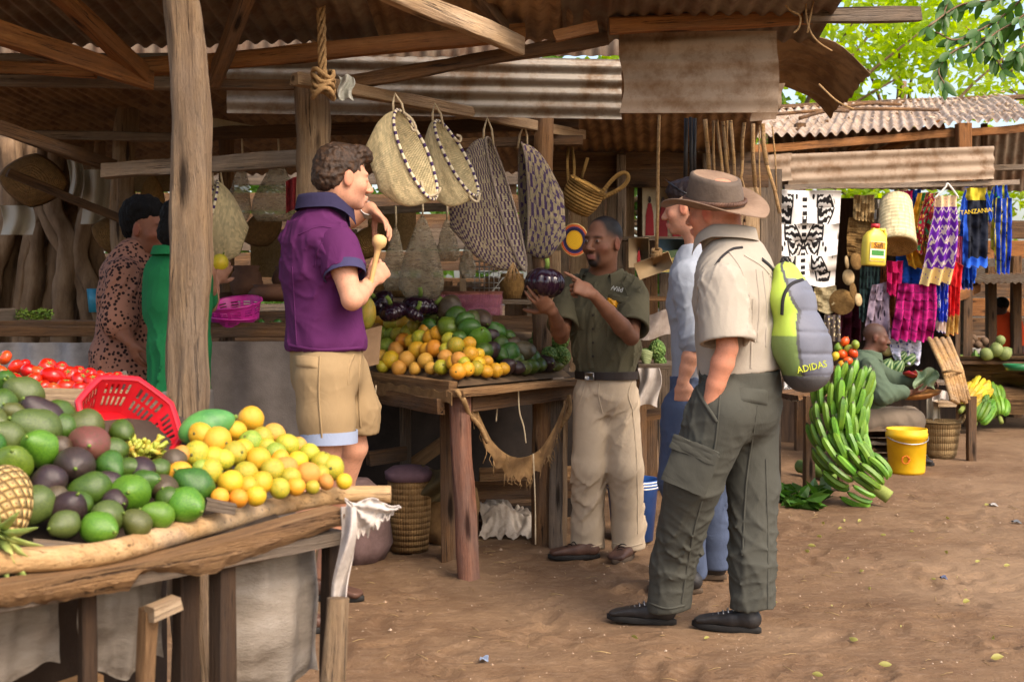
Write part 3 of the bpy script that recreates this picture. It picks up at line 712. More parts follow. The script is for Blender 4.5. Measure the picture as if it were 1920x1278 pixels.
def hand(B, wrist, d, n, side, curl=(.5, .5, .5, .5), thumb=(.55, .65, .35), sc=1.0, spread=.06, nails=None):
    "d: wrist to knuckles, n: out of the palm, side: +1 thumb towards d x n"
    d = unit(d); n = V(n); n = (n-d*n.dot(d)).normalized(); s = d.cross(n)*side; W = V(wrist)
    q = lambda a, b, c: W+(d*a+s*b+n*c)*sc
    B.cone(q(0, 0, 0), q(.035, .002, 0), .019*sc, .017*sc, .012, '+', s, .025*sc, .036*sc)
    B.cone(q(.035, .002, 0), q(.082, 0, .002), .016*sc, .0125*sc, .012, '+', s, .037*sc, .037*sc)
    B.ell(q(.035, .026, .009), np.array((.03, .016, .014))*sc, np.array([unit(d+s*.5), unit(s-d*.5), n]), .012)
    for i, (off, L, r) in enumerate(((.031, .074, .0088), (.0105, .083, .0092), (-.0105, .077, .0088), (-.03, .061, .0078))):
        p = q(.084-abs(off-.01)*.22, off, .001); c = curl[i]; c = c if hasattr(c, '__len__') else (c*.8, c, c*.7); a = 0; v0 = unit(d+s*(off*spread*40)); pts = [p]
        for fr, cc in zip((.46, .3, .24), c):
            a += cc; v = unit(v0*math.cos(a)+n*math.sin(a)); p = p+v*L*fr*sc; pts.append(p)
        B.chain(pts, [r*sc, r*.95*sc, r*.86*sc, r*.72*sc], .003)
    p = q(.022, .03, .006); pts = [p]; v = unit(d*thumb[0]+s*thumb[1]+n*thumb[2])
    p = p+v*.042*sc; pts.append(p); v2 = unit(v+d*.25+n*.12); p = p+v2*.032*sc; pts.append(p); p = p+unit(v2+n*.15)*.024*sc; pts.append(p)
    B.chain(pts, [.013*sc, .0115*sc, .0105*sc, .008*sc], .006)
def arm(B, sh, el, wr, r=1.0):
    sh, el, wr = V(sh), V(el), V(wr); a = el-sh
    B.chain([sh, sh+a*.45, el], [.052*r, .049*r, .039*r], .015); f = wr-el
    B.chain([el, el+f*.25, el+f*.6, wr], [.040*r, .044*r, .036*r, .0265*r], .012)
def leg(B, hp, kn, an, r=1.0, back=None):
    hp, kn, an = V(hp), V(kn), V(an); f = an-kn; bk = V(back)*.02 if back is not None else V((0, 0, 0))
    B.chain([hp, hp.lerp(kn, .5), kn], [.088*r, .07*r, .054*r], .02); B.chain([kn, kn+f*.3+bk, kn+f*.62+bk*.5, an], [.052*r, .056*r, .043*r, .034*r], .02)
def shoe(name, heel, toe, mat, sole, parent, L=.29, wd=.05, lace=None, h=.095):
    "heel, toe on the ground"
    f = unit(V(toe)-V(heel)); r = f.cross(V((0, 0, 1))); c = V(heel); q = lambda a, b, z: c+f*a+r*b+V((0, 0, z)); B = Field(); u = tuple(r)
    B.cone(q(.035, 0, .055), q(.12, 0, .055), .034, .034, .02, '+', u, wd*.78, wd*.8)
    B.cone(q(.12, 0, .052), q(L-.06, .004, .04), .036, .027, .03, '+', u, wd*.85, wd*.92)
    B.cone(q(.05, 0, .06), q(.075, 0, h+.02), .04, .042, .02, '+', u, .042, .044); B.cut(q(.06, 0, h), f*.25+V((0, 0, 1))); B.cut(q(0, 0, .018), (0, 0, -1))
    o = sobj(name, B, .006, mat, parent, folds(.0012, 60, 3))
    g = Geo(); n = 26; rows = []
    for z, k in ((.002, .96), (.004, 1.0), (.022, 1.0), (.026, .95)):
        ring = []
        for i in range(n):
            t = 2*math.pi*i/n; a = math.cos(t); b = math.sin(t); wv = wd*(.70+.17*(a+1)/2)*(1 if a > -.2 else .92)
            ring.append(q(L/2-.012+(L/2-.012)*a*k, wv*b*k*1.04*(1-.12*max(0, a)**3), z+.02*max(0, a-.75)))
        rows.append(ring)
    obj('sole', grid(rows, True, True, True), sole, o)
    if lace:
        g = Geo()
        for i in range(5):
            a = .115+i*.02; z = .098-i*.010; tube([q(a-.006, -.024, z-.01), q(a, -.008, z), q(a+.004, .008, z), q(a+.01, .024, z-.01)], .003, 5, g)
        obj('lace', g, lace, o)
    return o
def band(name, c, f, ra, rb, h, mat, parent, up=(0, 0, 1), t=.006, m=40):
    fr = Fr(c, f, up); rows = []
    for k, z in ((1, -h/2), (1+t/ra, -h/2), (1+t/ra, h/2), (1, h/2)):
        rows.append([fr(ra*k*math.cos(a), rb*k*math.sin(a), z) for a in np.linspace(0, 2*math.pi, m, endpoint=False)])
    rows.append(rows[0]); return obj(name, grid(rows, True), mat, parent, True, sharp=40)
def collar(c, f, ra, rb, h, mat, parent, up=(0, 0, 1), open_=.5, drop=.03, flare=.012, name='collar'):
    fr = Fr(c, f, up)
    def fn(u, v):
        a = math.pi/2+open_+(2*math.pi-2*open_)*u; fro = max(0, math.sin(a)); k = 1+flare/ra*(1-v)*1.5
        fold = abs(v-.5)*2; z = h*(1-fold) if v < .5 else h*(1-fold)
        e = 1.0 if v > .5 else 1.0+.018/ra
        pt = 1+.35*max(0, 1-min(u, 1-u)*9) if v < .5 else 1
        return fr(ra*e*k*math.cos(a), rb*e*k*math.sin(a), z*(pt if z < h*.5 else 1)-drop*fro**1.2-(.02*max(0, 1-min(u, 1-u)*8) if v < .25 else 0))
    return cloth(name, fn, 40, 10, mat, parent, .003)
def hair_shell(h, parts, cuts, mat, parent, amp=.004, freq=130, seed=0, hh=.005, name='hair'):
    B = Field(); s = h.sc
    for c, r, k in parts: B.ell(h(*c), [q*s for q in r], h.R, k)
    for c, r in cuts: B.ell(h(*c), [q*s for q in r], h.R, .008, '-')
    R = np.random.RandomState(seed); K = [(R.normal(size=3)*freq, R.uniform(0, 6)) for _ in range(6)]; Q = [(R.normal(size=3)*freq*.3, R.uniform(0, 6)) for _ in range(3)]
    def fn(p):
        wv = sum(np.sin(p@a+b) for a, b in Q); return amp*sum(np.sin(p@a+b+1.3*wv) for a, b in K)/2.2
    return sobj(name, B, hh, mat, parent, (fn, amp*3), smooth=1)
def person(label, base): return thing('person', label, 'person', (base[0], base[1], 0))
HAIR_BR = plain('brown_hair', srgb(60, 43, 31), srgb(32, 23, 17), 40, .5, .6, 180, spec=.35, c3=srgb(92, 66, 46))
HAIR_BK = plain('black_hair', (.006, .005, .005), (.003, .0025, .0025), 60, .75, .7, 300, spec=.15)
HAIR_DK = plain('dark_brown_hair', srgb(48, 34, 32), srgb(26, 18, 18), 40, .45, .4, 200)
SOLE_BK = plain('black_rubber', srgb(38, 36, 34), srgb(24, 22, 20), 20, .8); SOLE_BR = plain('worn_sole', srgb(92, 76, 60), srgb(60, 48, 38), 20, .85)
LEATH_BR = plain('brown_shoe_leather', srgb(98, 70, 58), srgb(62, 44, 38), 14, .55, .3); LEATH_BK = plain('black_shoe', srgb(48, 46, 46), srgb(28, 26, 26), 14, .5, .3)
BELT = plain('dark_belt_leather', srgb(46, 36, 32), srgb(28, 22, 20), 20, .5); STEEL = plain('steel', (.6, .6, .58), (.45, .45, .44), 20, .3, .05, metal=.9)
WSKIN = srgb(204, 148, 120); DSKIN = srgb(118, 80, 60); BSKIN = srgb(140, 96, 72); TSKIN = srgb(206, 146, 116)

# ---- man in the purple polo shirt, back three-quarter view, facing right
def purple_man():
    pr = person('man in a purple polo shirt and khaki shorts holding a wooden ladle', P(615, 1140, 5.14)); f = unit((.93, .37, 0)); rt = f.cross(V((0, 0, 1)))
    Y = 5.14; B = Field(); u = tuple(rt)
    h = Fr(P(645, 334, 5.1), unit((.88, .44, -.10)), (-.1, 0, 1), 1.06)
    head(B, h, WSKIN, P(606, 408, 5.14), srgb(190, 112, 100), srgb(120, 84, 64), None)
    B.col(h(0, .06, -.1), np.array((.07, .07, .05))*h.sc, srgb(198, 146, 122), .02, h.R)
    B.chain([P(606, 400, Y), P(600, 520, Y), P(612, 700, Y)], [.09, .1, .1], .02)
    shR, elR, wrR = P(632, 458, 4.99), P(660, 562, 4.9), P(696, 528, 5.1)
    arm(B, shR, elR, wrR, 1.06); shL, elL, wrL = P(572, 440, 5.3), P(612, 432, 5.52), P(694, 391, 5.46)
    arm(B, shL, elL, wrL, 1.18)
    hand(B, wrR, (.35, .25, .35), (-.2, .9, .2), 1, (1.25, 1.3, 1.35, 1.4), (.8, .2, .55), 1.05)
    hand(B, wrL, (.62, -.25, -.50), (-.55, -.1, -.75), 1, (.55, .45, .4, .35), (.45, .35, .75), 1.12)
    kN, kF = P(612, 850, 5.04), P(664, 838, 5.28); aN, aF = P(552, 1128, 4.95), P(606, 1074, 5.52)
    leg(B, P(612, 720, 5.04), kN, aN, 1.1, -f); leg(B, P(640, 715, 5.24), kF, aF, 1.05, -f)
    sobj('body', B, .0052, SKIN, pr, base=WSKIN)
    G = Field()
    G.chain([P(611, 640, Y), P(606, 575, Y), P(598, 510, Y), P(594, 455, Y), P(600, 418, Y), P(606, 392, Y)], [.172, .150, .155, .142, .098, .07], .03, u, [.188, .172, .186, .185, .14, .075])
    G.cut(P(611, 657, Y), (0, .0, -1)); G.cone(shR+V((-.02, .02, 0)), shR+(elR-shR)*.22, .092, .086, .05)
    G.cone(shL, elL, .085, .07, .04)
    G.cut(P(606, 383, Y), (.1, 0, 1))
    sl = Field()
    shirt = sobj('polo_shirt', G, .0065, cloth_m('purple_pique', srgb(88, 35, 84), .22, .85, 500, .2), pr, folds(.012, 30, 4, (.3, 0, 1)))
    sleeve(shR, shR+(elR-shR)*.5, .088, .086, MC['purple_pique'], shirt, folds(.005, 34, 5, elR-shR))
    a = shR+(elR-shR)*.40; d = elR-shR; band('sleeve_cuff', a+d*.10, unit(f), .088, .082, .04, cloth_m('navy_trim', srgb(66, 62, 96), .15), pr, up=-d, t=.004)
    collar(P(611, 394, 5.12), f+V((.1, 0, 0)), .08, .084, .058, cloth_m('navy_collar', srgb(50, 46, 74), .15), pr, (-.16, 0, 1), .45, .05)
    T = Field()
    T.chain([P(611, 640, Y), P(613, 700, Y)], [.15, .15], .02, u, [.165, .172]); T.cut(P(611, 640, Y), (0, 0, 1))
    T.chain([P(608, 705, 5.03), P(612, 780, 5.03), P(616, 826, 5.03)], [.125, .115, .108], .03); T.chain([P(642, 700, 5.22), P(664, 770, 5.26), P(668, 800, 5.27)], [.115, .108, .1], .03)
    T.cut(P(616, 826, 5.03), (0, .0, -1))
    MC['shorts_k'] = None; sh_ = sobj('shorts', T, .0065, cloth_m('khaki_cotton', srgb(156, 132, 98), .16, .9, 500, .2), pr, folds(.010, 34, 9, (.6, 0, 1)))
    band('shorts_cuff', P(617, 818, 5.03), f, .108, .112, .05, cloth_m('pale_blue_cuff', srgb(150, 162, 186), .1), pr)
    km = MC['khaki_cotton']; st = MC['shorts_k']; pu = MC['purple_pique']
    for pts in ([(676, 668), (672, 730), (676, 800)], [(600, 668), (598, 740), (604, 824)]): seam('seam', sh_, pts, 4, km, sh_)
    patch('pocket_flap', sh_, [(548, 664), (600, 668), (596, 692), (552, 688)], km, sh_, .007); seam('pocket_welt', sh_, [(664, 664), (654, 690), (652, 720)], 5, km, sh_)
    for pts in ([(560, 440), (600, 425), (640, 432)], [(618, 432), (596, 470), (590, 500)], [(548, 500), (552, 570), (556, 640)]): seam('seam', shirt, pts, 3, pu, shirt, .0025)
    seam('hem', shirt, [(544, 648), (600, 656), (680, 652)], 7, pu, shirt)
    shoe('shoe', P(628, 1124, 5.52)*1+V((0, 0, 0)) if False else V((-.925, 5.53, 0)), V((-.645, 5.46, 0)), LEATH_BR, SOLE_BK, pr, .3); shoe('shoe', V((-.955, 4.94, 0)), V((-.68, 5.01, 0)), LEATH_BR, SOLE_BK, pr, .3)
    wa = wrL+(elL-wrL)*.06; o = band('wristwatch', wa, f, .036, .034, .028, STEEL, pr, up=wrL-elL, t=.005)
    hair_shell(h, [((0, -.026, .05), (.083, .1, .088), .01), ((0, -.06, .0), (.075, .07, .07), .02), ((0, .05, .105), (.06, .05, .034), .02), ((0, .08, .09), (.045, .03, .025), .015)],
               [((0, .13, -.02), (.1, .09, .085)), ((0, .03, -.1), (.2, .085, .085)), ((.1, .035, -.03), (.035, .05, .05)), ((-.1, .035, -.03), (.035, .05, .05)), ((0, -.08, -.115), (.12, .12, .05))], HAIR_BR, pr, .0027, 115, 2, .0042)
    # ladle in his hand
    a, b_ = P(693, 540, 5.03), P(714, 440, 5.03); ax = b_-a
    g = tube([a+ax*t for t in (0, .1, .4, .62, .75, .8, .88, .96, 1.0)], [.009, .010, .011, .012, .016, .028, .031, .026, .012], 14)
    tag(obj('wooden_ladle', g, plain('pale_carved_wood', srgb(222, 186, 128), srgb(196, 156, 100), 12, .6)), 'pale carved wooden ladle held up by the man in purple', 'ladle')
purple_man()

# ---- guide with the eggplant
def guide():
    pr = person('man in an olive green uniform shirt showing a big eggplant', GP(1140, 1040)); f = unit((-.42, -.9, 0)); rt = f.cross(V((0, 0, 1))); u = tuple(rt); Y = 6.4; B = Field()
    h = Fr(P(1130, 453, 6.33), unit((-.62, -.78, .0)), (.03, 0, 1), 1.13)
    lips = srgb(128, 80, 74); dk = srgb(30, 22, 20)
    B.col(h(0, -.03, .07), np.array((.1, .105, .085))*h.sc, (.008, .006, .005), .012, h.R); B.col(h(0, .085, .05), np.array((.062, .05, .06))*h.sc, DSKIN, .012, h.R)
    head(B, h, DSKIN, P(1130, 535, Y), lips, dk, dk)
    B.col(h(.072, .03, -.06), np.array((.02, .02, .05))*h.sc, srgb(62, 42, 34), .02, h.R)
    B.chain([P(1130, 520, Y), P(1130, 690, Y)], [.08, .1], .02)
    sL, eL, wL = P(1190, 548, 6.36), P(1183, 632, 6.14), P(1112, 552, 5.98); arm(B, sL, eL, wL, 1.02)
    sR, eR, wR = P(1068, 548, 6.5), P(1052, 630, 6.3), P(1036, 584, 6.1); arm(B, sR, eR, wR, 1.0)
    hand(B, wL, (-.72, -.1, .38), (-.1, .8, -.5), -1, ((.05, .05, .05), (1.2, 1.3, .9), (1.25, 1.35, .9), (1.3, 1.3, .9)), (.7, .35, .6), 1.12)
    hand(B, wR, (-.42, -.28, .42), (-.1, .75, .72), 1, (.28, .25, .25, .3), (.35, .85, .25), 1.12, .1)
    sobj('body', B, .005, SKIN_D, pr, base=DSKIN)
    G = Field()
    G.chain([P(1137, 705, Y), P(1135, 650, Y), P(1131, 590, Y), P(1130, 552, Y), P(1130, 526, Y), P(1130, 512, Y)], [.125, .135, .135, .115, .085, .065], .03, u, [.155, .178, .192, .19, .13, .07])
    G.cut(P(1137, 702, Y), (0, 0, -1)); G.cut(P(1130, 510, Y), (0, 0, 1))
    G.cone(sL+V((-.02, 0, .01)), sL+(eL-sL)*.3, .08, .08, .045); G.cone(sR+V((.02, 0, .01)), sR+(eR-sR)*.3, .08, .08, .045)
    om = cloth_m('olive_uniform_cotton', srgb(84, 80, 62), .18, .9, 480, .25)
    us_ = sobj('uniform_shirt', G, .006, om, pr, folds(.012, 32, 14, (.3, 0, 1)))
    sleeve(sL, sL+(eL-sL)*.82, .078, .086, om, us_, folds(.007, 34, 15, eL-sL)); sleeve(sR, sR+(eR-sR)*.8, .076, .083, om, us_, folds(.007, 34, 16, eR-sR))
    seam('placket', us_, [(1122, 545), (1108, 600), (1104, 650), (1108, 690)], 13, om, us_, .004); patch('chest_pocket', us_, [(1142, 575), (1182, 580), (1178, 632), (1142, 628)], om, us_, .005, bulge=.004); patch('chest_pocket', us_, [(1072, 575), (1098, 575), (1096, 620), (1074, 620)], om, us_, .005, bulge=.004)
    for pts in ([(1165, 528), (1178, 560), (1176, 600)], [(1082, 532), (1074, 560), (1074, 590)]): seam('seam', us_, pts, 3, om, us_, .003)
    collar(P(1128, 520, 6.38), f, .082, .078, .045, om, pr, (0, 0, 1), .75, .045)
    fr = Fr(P(1131, 590, Y), f)
    def on(x, z, off=.0): return fr(x, math.sqrt(max(0, 1-(x/.2)**2))*.137+off, z)
    g = Geo()
    for z in (.0, -.07, -.14, -.21): lp = on(.0, z, .008); grid([[lp+(rt*math.cos(a)+V((0, 0, 1))*math.sin(a))*.007*k+f*(.004*(1-k*.4)) for a in np.linspace(0, 6.283, 10, endpoint=False)] for k in (1, .6, .05)], True, False, True, g=g)
    obj('shirt_button', g, plain('dark_button', srgb(40, 34, 28)), pr).__setitem__('kind', 'stuff')
    patch('name_badge', us_, [(1140, 557), (1161, 567), (1157, 578), (1137, 568)], plain('yellow_badge', srgb(226, 160, 30), srgb(206, 140, 20), 10, .4), pr, .012, bulge=.001); patch('pocket_flap', us_, [(1140, 549), (1184, 556), (1182, 574), (1140, 562)], om, us_, .008, bulge=.003)
    cloth('shoulder_strap', lambda a, b_: P(1160+26*a, 524+8*a+9*b_, 6.37-.02*b_)+V((0, -.02, .012+.02*math.sin(a*3))), 8, 3, om, pr, .006)
    T = text_mesh('Wild', .036); hc = cast(us_, 1156, 543); place_text('shirt_lettering', T, hc[0]+hc[1]*.008, hc[1]+V((0, -.3, 0)), plain('white_thread', srgb(222, 222, 214)), pr, roll=-.22)
    T = Field(); LP = [(1105, 6.38), (1167, 6.42)]
    T.chain([P(1137, 700, Y), P(1136, 745, Y)], [.125, .13], .03, u, [.155, .165]); T.cut(P(1137, 700, Y), (0, 0, 1))
    T.chain([P(1112, 745, 6.40), P(1104, 880, 6.36), P(1102, 985, 6.42), P(1101, 1022, 6.43)], [.104, .088, .084, .09], .03); T.chain([P(1160, 745, 6.42), P(1173, 880, 6.34), P(1178, 985, 6.4), P(1178, 1022, 6.4)], [.106, .09, .084, .088], .03)
    T.cut(P(1140, 1028, 6.4), (0, 0, -1))
    gt_ = sobj('trousers', T, .0065, cloth_m('beige_chino_cotton', srgb(184, 166, 142), .13, .9, 480, .2), pr, folds(.0115, 30, 25, (.6, .2, .8)))
    bm_ = MC['beige_chino_cotton']
    for pts in ([(1184, 716), (1178, 740), (1186, 768)], [(1186, 770), (1194, 860), (1196, 1000)], [(1098, 716), (1090, 745), (1082, 762)], [(1124, 716), (1122, 740), (1130, 775)], [(1150, 1018), (1178, 1024), (1204, 1018)], [(1076, 1020), (1100, 1026), (1128, 1020)]): seam('seam', gt_, pts, 3, bm_, gt_, .003)
    band('belt', P(1137, 702, Y), f, .162, .132, .042, BELT, pr, t=.008)
    obj('belt_buckle', box(.05, .012, .04, bev=.003), STEEL, pr, M=Matrix.Translation(fr(.02, .145, -.313)) @ Matrix.Rotation(math.atan2(f.y, f.x)+math.pi/2, 4, 'Z'))
    a = GP(1125, 1046); shoe('shoe', a, a+unit((-1, -.12, 0))*.3, LEATH_BR, SOLE_BK, pr, .3, lace=BELT); a = GP(1186, 1042)+V((0, 0, 0)); shoe('shoe', a, a+unit((-.45, -.9, 0))*.3, LEATH_BR, SOLE_BR, pr, .29, lace=BELT)
    # the eggplant on his palm
    e = thing('eggplant', 'big shiny ribbed eggplant held up on the guide\'s palm', 'eggplant', P(1022, 556, 6.1))
    ribbed_eggplant(e, .09, .076, Matrix.Translation(P(1022, 530, 6.1)) @ Matrix.Rotation(.12, 4, 'Y'))
def text_mesh(s, size, ext=.0012):
    c = bpy.data.curves.new('lettering', 'FONT'); c.body = s; c.size = size; c.extrude = ext; c.align_x = 'CENTER'; c.align_y = 'CENTER'; c.resolution_u = 2
    o = bpy.data.objects.new('lettering', c); COL.objects.link(o); dg = bpy.context.evaluated_depsgraph_get()
    me = bpy.data.meshes.new_from_object(o.evaluated_get(dg)); bpy.data.objects.remove(o); bpy.data.curves.remove(c); return me
def place_text(name, me, pos, nrm, mat, parent, up=V((0, 0, 1)), roll=0, sx=1):
    z = unit(nrm); x = up.cross(z).normalized(); y = z.cross(x); m = Matrix((x, y, z)).transposed().to_4x4()
    me.materials.clear(); me.materials.append(mat); o = bpy.data.objects.new(name, me); COL.objects.link(o)
    o.matrix_world = Matrix.Translation(pos) @ m @ Matrix.Rotation(roll, 4, 'Z') @ Matrix.Scale(sx, 4, (1, 0, 0)); attach(o, parent); return o
def m_gloss(name, c1, c2, rough=.2, scale=5, rnd=.15, spec=.5):
    if name in MC: return MC[name]
    b = NB(name); n1 = b.noise(b.coord('Object'), scale, 4); r = b.rand()
    col = b.hsv(b.ramp(n1, [(.3, c2), (.7, c1)]), .5, 1, b.math('MULTIPLY_ADD', r, 2*rnd, 1-rnd)); MC[name] = b.out(col, rough, b.bump(n1, .05, .004), spec); return MC[name]
EGGP = m_gloss('eggplant_skin', srgb(38, 18, 32), srgb(22, 10, 20), .14); STEM_G = plain('green_stem', srgb(128, 150, 66), srgb(86, 108, 40), 20, .7)
def ribbed_eggplant(parent, r, hh, M):
    prof = [(max(.004, r*math.cos(a)**.75 if a < 1.5 else .004), hh*math.sin(a)) for a in np.linspace(-1.56, 1.5, 18)]
    o = obj('skin', lathe(prof, 72, fn=lambda t, i: 1+.13*abs(math.sin(t*5.5))**.6*math.cos(-1.5+i*.176)), EGGP, parent, M=M)
    c = Geo(); 
    rows = [[V((q*.036*(1+.35*math.cos(5*a))*math.cos(a), q*.036*(1+.35*math.cos(5*a))*math.sin(a), hh*1.0-.012*q)) for a in np.linspace(0, 6.283, 30, endpoint=False)] for q in (.15, .6, 1)]
    grid(rows, True, True, g=c); tube([(0, 0, hh*.98), (0.002, 0, hh+.02), (-.006, 0, hh+.045)], [.014, .011, .012], 8, c)
    obj('calyx', c, STEM_G, parent, M=M); return o
guide()

# ---- man in the leather hat, seen from behind at his left
def hat_man():
    pr = person('man in a brown leather hat and beige shirt with his hand in his pocket', GP(1340, 1170)); f = unit((-.84, .54, 0)); rt = f.cross(V((0, 0, 1))); u = tuple(rt); Y = 5.0; B = Field()
    h = Fr(P(1340, 395, 4.98), unit((-.80, .6, -.06)), (.0, 0, 1), 1.08)
    red = srgb(200, 124, 98)
    head(B, h, red, P(1368, 470, 5.0), srgb(180, 110, 96), srgb(140, 96, 76), None)
    B.chain([h(0, -.03, -.04), P(1362, 462, 5.0)], [.07, .078], .03)
    B.chain([P(1372, 480, Y), P(1385, 690, Y)], [.09, .1], .02)
    sL, eL, wL = P(1352, 520, 4.83), P(1364, 652, 4.76), P(1328, 764, 4.80); arm(B, sL, eL, wL, 1.02)
    hand(B, wL, (-.12, .10, -.5), (.2, .7, 0), 1, (.4, .4, .4, .4), (.7, .4, .3), 1.05)
    sR, eR = P(1395, 520, 5.2), P(1380, 640, 5.3); arm(B, sR, eR, P(1330, 690, 5.3), 1.0)
    sobj('body', B, .0055, SKIN, pr, base=srgb(204, 138, 110))
    G = Field()
    G.chain([P(1385, 690, Y), P(1384, 630, Y), P(1380, 560, Y), P(1378, 510, Y), P(1376, 476, Y), P(1368, 450, Y)], [.168, .165, .165, .148, .105, .07], .03, u, [.178, .18, .2, .2, .15, .08])
    G.cut(P(1385, 698, Y), (.1, 0, -1)); G.cut(P(1368, 446, Y), (-.1, 0, 1))
    G.cone(sL+V((0, .03, 0)), sL+(eL-sL)*.3, .092, .092, .05); G.cut(sL+(eL-sL)*.9, (.0, -.05, -1)) if False else None; G.cone(sR, eR, .09, .09, .04)
    bm = cloth_m('beige_linen', srgb(170, 160, 146), .1, .9, 420, .2); ss = sobj('safari_shirt', G, .0065, bm, pr, folds(.013, 28, 33, (.25, 0, 1)))
    sleeve(sL, sL+(eL-sL)*.93, .096, .104, bm, ss, folds(.011, 32, 34, eL-sL))
    for pts in ([(1395, 478), (1430, 500), (1455, 530)], [(1366, 470), (1392, 510), (1398, 560)], [(1418, 505), (1424, 570), (1420, 640)], [(1430, 508), (1438, 580), (1436, 650)], [(1442, 515), (1450, 590), (1448, 660)], [(1412, 560), (1410, 620), (1408, 690)]): seam('seam', ss, pts, 5, bm, ss, .0028)
    patch('chest_pocket', ss, [(1284, 540), (1302, 536), (1304, 580), (1286, 584)], bm, ss)
    collar(P(1360, 452, 4.99), f, .092, .092, .05, bm, pr, (.16, 0, 1), .5, .05)
    T = Field()
    T.chain([P(1386, 690, Y), P(1388, 760, Y)], [.165, .165], .03, u, [.18, .185]); T.cut(P(1386, 692, Y), (0, 0, 1))
    T.chain([P(1352, 770, 4.88), P(1300, 905, 4.92), P(1262, 1060, 5.06), P(1254, 1140, 5.08)], [.135, .112, .092, .092], .03)
    T.chain([P(1402, 770, 5.06), P(1412, 910, 5.04), P(1412, 1060, 4.98), P(1412, 1160, 4.97)], [.125, .106, .09, .094], .03)
    T.cut(P(1254, 1146, 5.05), (.12, 0, -1))
    gm = cloth_m('charcoal_cargo_cotton', srgb(74, 74, 67), .16, .9, 480, .22); ct_ = sobj('cargo_trousers', T, .0065, gm, pr, folds(.0115, 28, 41, (.7, .2, .7)))
    for pts in ([(1352, 720), (1338, 850), (1300, 1000), (1278, 1130)], [(1420, 760), (1400, 900), (1392, 1040)], [(1436, 860), (1440, 1000), (1440, 1140)], [(1366, 1148), (1400, 1156), (1440, 1152)], [(1218, 1130), (1250, 1140), (1284, 1134)]): seam('seam', ct_, pts, 4, gm, ct_, .0035)
    seam('pocket_welt', ct_, [(1302, 716), (1318, 750), (1344, 790)], 8, gm, ct_, .006); patch('back_pocket', ct_, [(1384, 724), (1442, 730), (1440, 762), (1388, 752)], gm, ct_, .008, bulge=.006)
    # pockets
    lg = V(P(1300, 905, 4.92))-V(P(1352, 770, 4.88)); n = unit((-.25, -1, .05)); ax = lg.normalized(); sd_ = ax.cross(n).normalized()
    def pocket(nm, c, w_, hh, off, mat=gm): return cloth(nm, lambda a, b_: V(c)+sd_*(a-.5)*w_+ax*(b_-.5)*hh+n*(off*math.sin(a*3.14)**.5+.004*N3((a*5, b_*5, 2))), 12, 10, mat, pr, .012)
    pocket('cargo_pocket', P(1300, 872, 4.9)+n*.108, .17, .17, .016); pocket('pocket_flap', P(1308, 838, 4.9)+n*.122, .18, .055, .012)
    a = V(P(1254, 1150, 5.1)); a.z = 0; shoe('shoe', a+V((.03, -.02, 0)), a+unit((-.95, .25, 0))*.3, LEATH_BK, SOLE_BK, pr, .32, lace=STEEL)
    a = V(P(1428, 1170, 4.95)); a.z = 0; shoe('shoe', a, a+unit((-.93, .36, 0))*.3, LEATH_BK, SOLE_BK, pr, .31, lace=STEEL)
    # hat (worn)
    H = Fr(P(1340, 380, 4.97), unit((-.78, .57, .16)), (.12, -.40, 1), 1.05); lm = plain('brown_hat_leather', srgb(104, 90, 78), srgb(76, 64, 54), 9, .7, .35); bl = plain('pale_hat_leather', srgb(150, 124, 102), srgb(118, 94, 76), 9, .7, .3)
    rows = []
    for rr, z, sy in ((.105, -.005, 1.12), (.1, .05, 1.12), (.094, .105, 1.1), (.09, .122, 1.1), (.078, .126, 1.12), (.05, .112, 1.2), (.01, .106, 1.2)):
        rows.append([H(rr*math.cos(t)*(.93), rr*sy*math.sin(t), z*.84+.012*math.sin(t)*(z > .1)) for t in np.linspace(0, 6.2832, 48, endpoint=False)])
    hat = obj('hat', grid(rows, True, False, True), [lm, bl], pr)
    for p_ in hat.data.polygons:
        if p_.index >= 48*4: p_.material_index = 1  # crown top takes the paler leather of the brim
    def brim(k, q): 
        t = k*2*math.pi; rad = .104+.085*q; side = abs(math.cos(t)); return H(rad*math.cos(t)*.95, rad*1.14*math.sin(t), -.006+.035*q*side**2*1.3-.03*q*(1-side)+.006*math.sin(3*t)*q)
    cloth('hat_brim', brim, 64, 8, bl, pr, .004)
    g = Geo()
    for k in range(3): tube([H((.106+.005*math.cos(t*22+k*2.09))*math.cos(t)*.95, (.106+.005*math.cos(t*22+k*2.09))*1.12*math.sin(t), .012+.006*math.sin(t*22+k*2.09)) for t in np.linspace(0, 6.2832, 150)], .0052, 5, g)
    obj('hat_band', g, plain('plaited_leather', srgb(104, 72, 54), srgb(66, 44, 34), 30, .5), pr)
    # backpack: worn, can be taken off
    bp = thing('backpack', 'grey and lime green backpack on the back of the man in the hat', 'backpack', P(1510, 720, 5.0))
    K = Fr(P(1500, 612, 4.93), (.86, -.5, 0), (.06, .0, 1)); C_ = Field(); R = K.R
    ku = tuple(K.r)
    C_.chain([K(0, -.055, .215), K(0, -.035, .11), K(0, .0, -.06), K(0, .03, -.165)], [.045, .075, .106, .098], .05, ku, [.1, .135, .145, .135])
    lime = srgb(176, 206, 42); grey = srgb(92, 96, 112); blk = srgb(44, 42, 46); dkl = srgb(104, 132, 40)
    def bits(p, c):
        q = (p-np.array(K.c))@R.T; y = q[:, 1]; z = q[:, 2]; c = np.tile(np.array(lime), (len(p), 1))
        edge = .03-.45*np.maximum(0, z-.06)+.12*np.maximum(0, -z)
        c[(z < -.04) & (y < edge)] = dkl; c[(y > edge) & (z < .19)] = grey; c[np.abs(y-edge) < .006] = blk; c[(z < -.195)] = blk
        return c
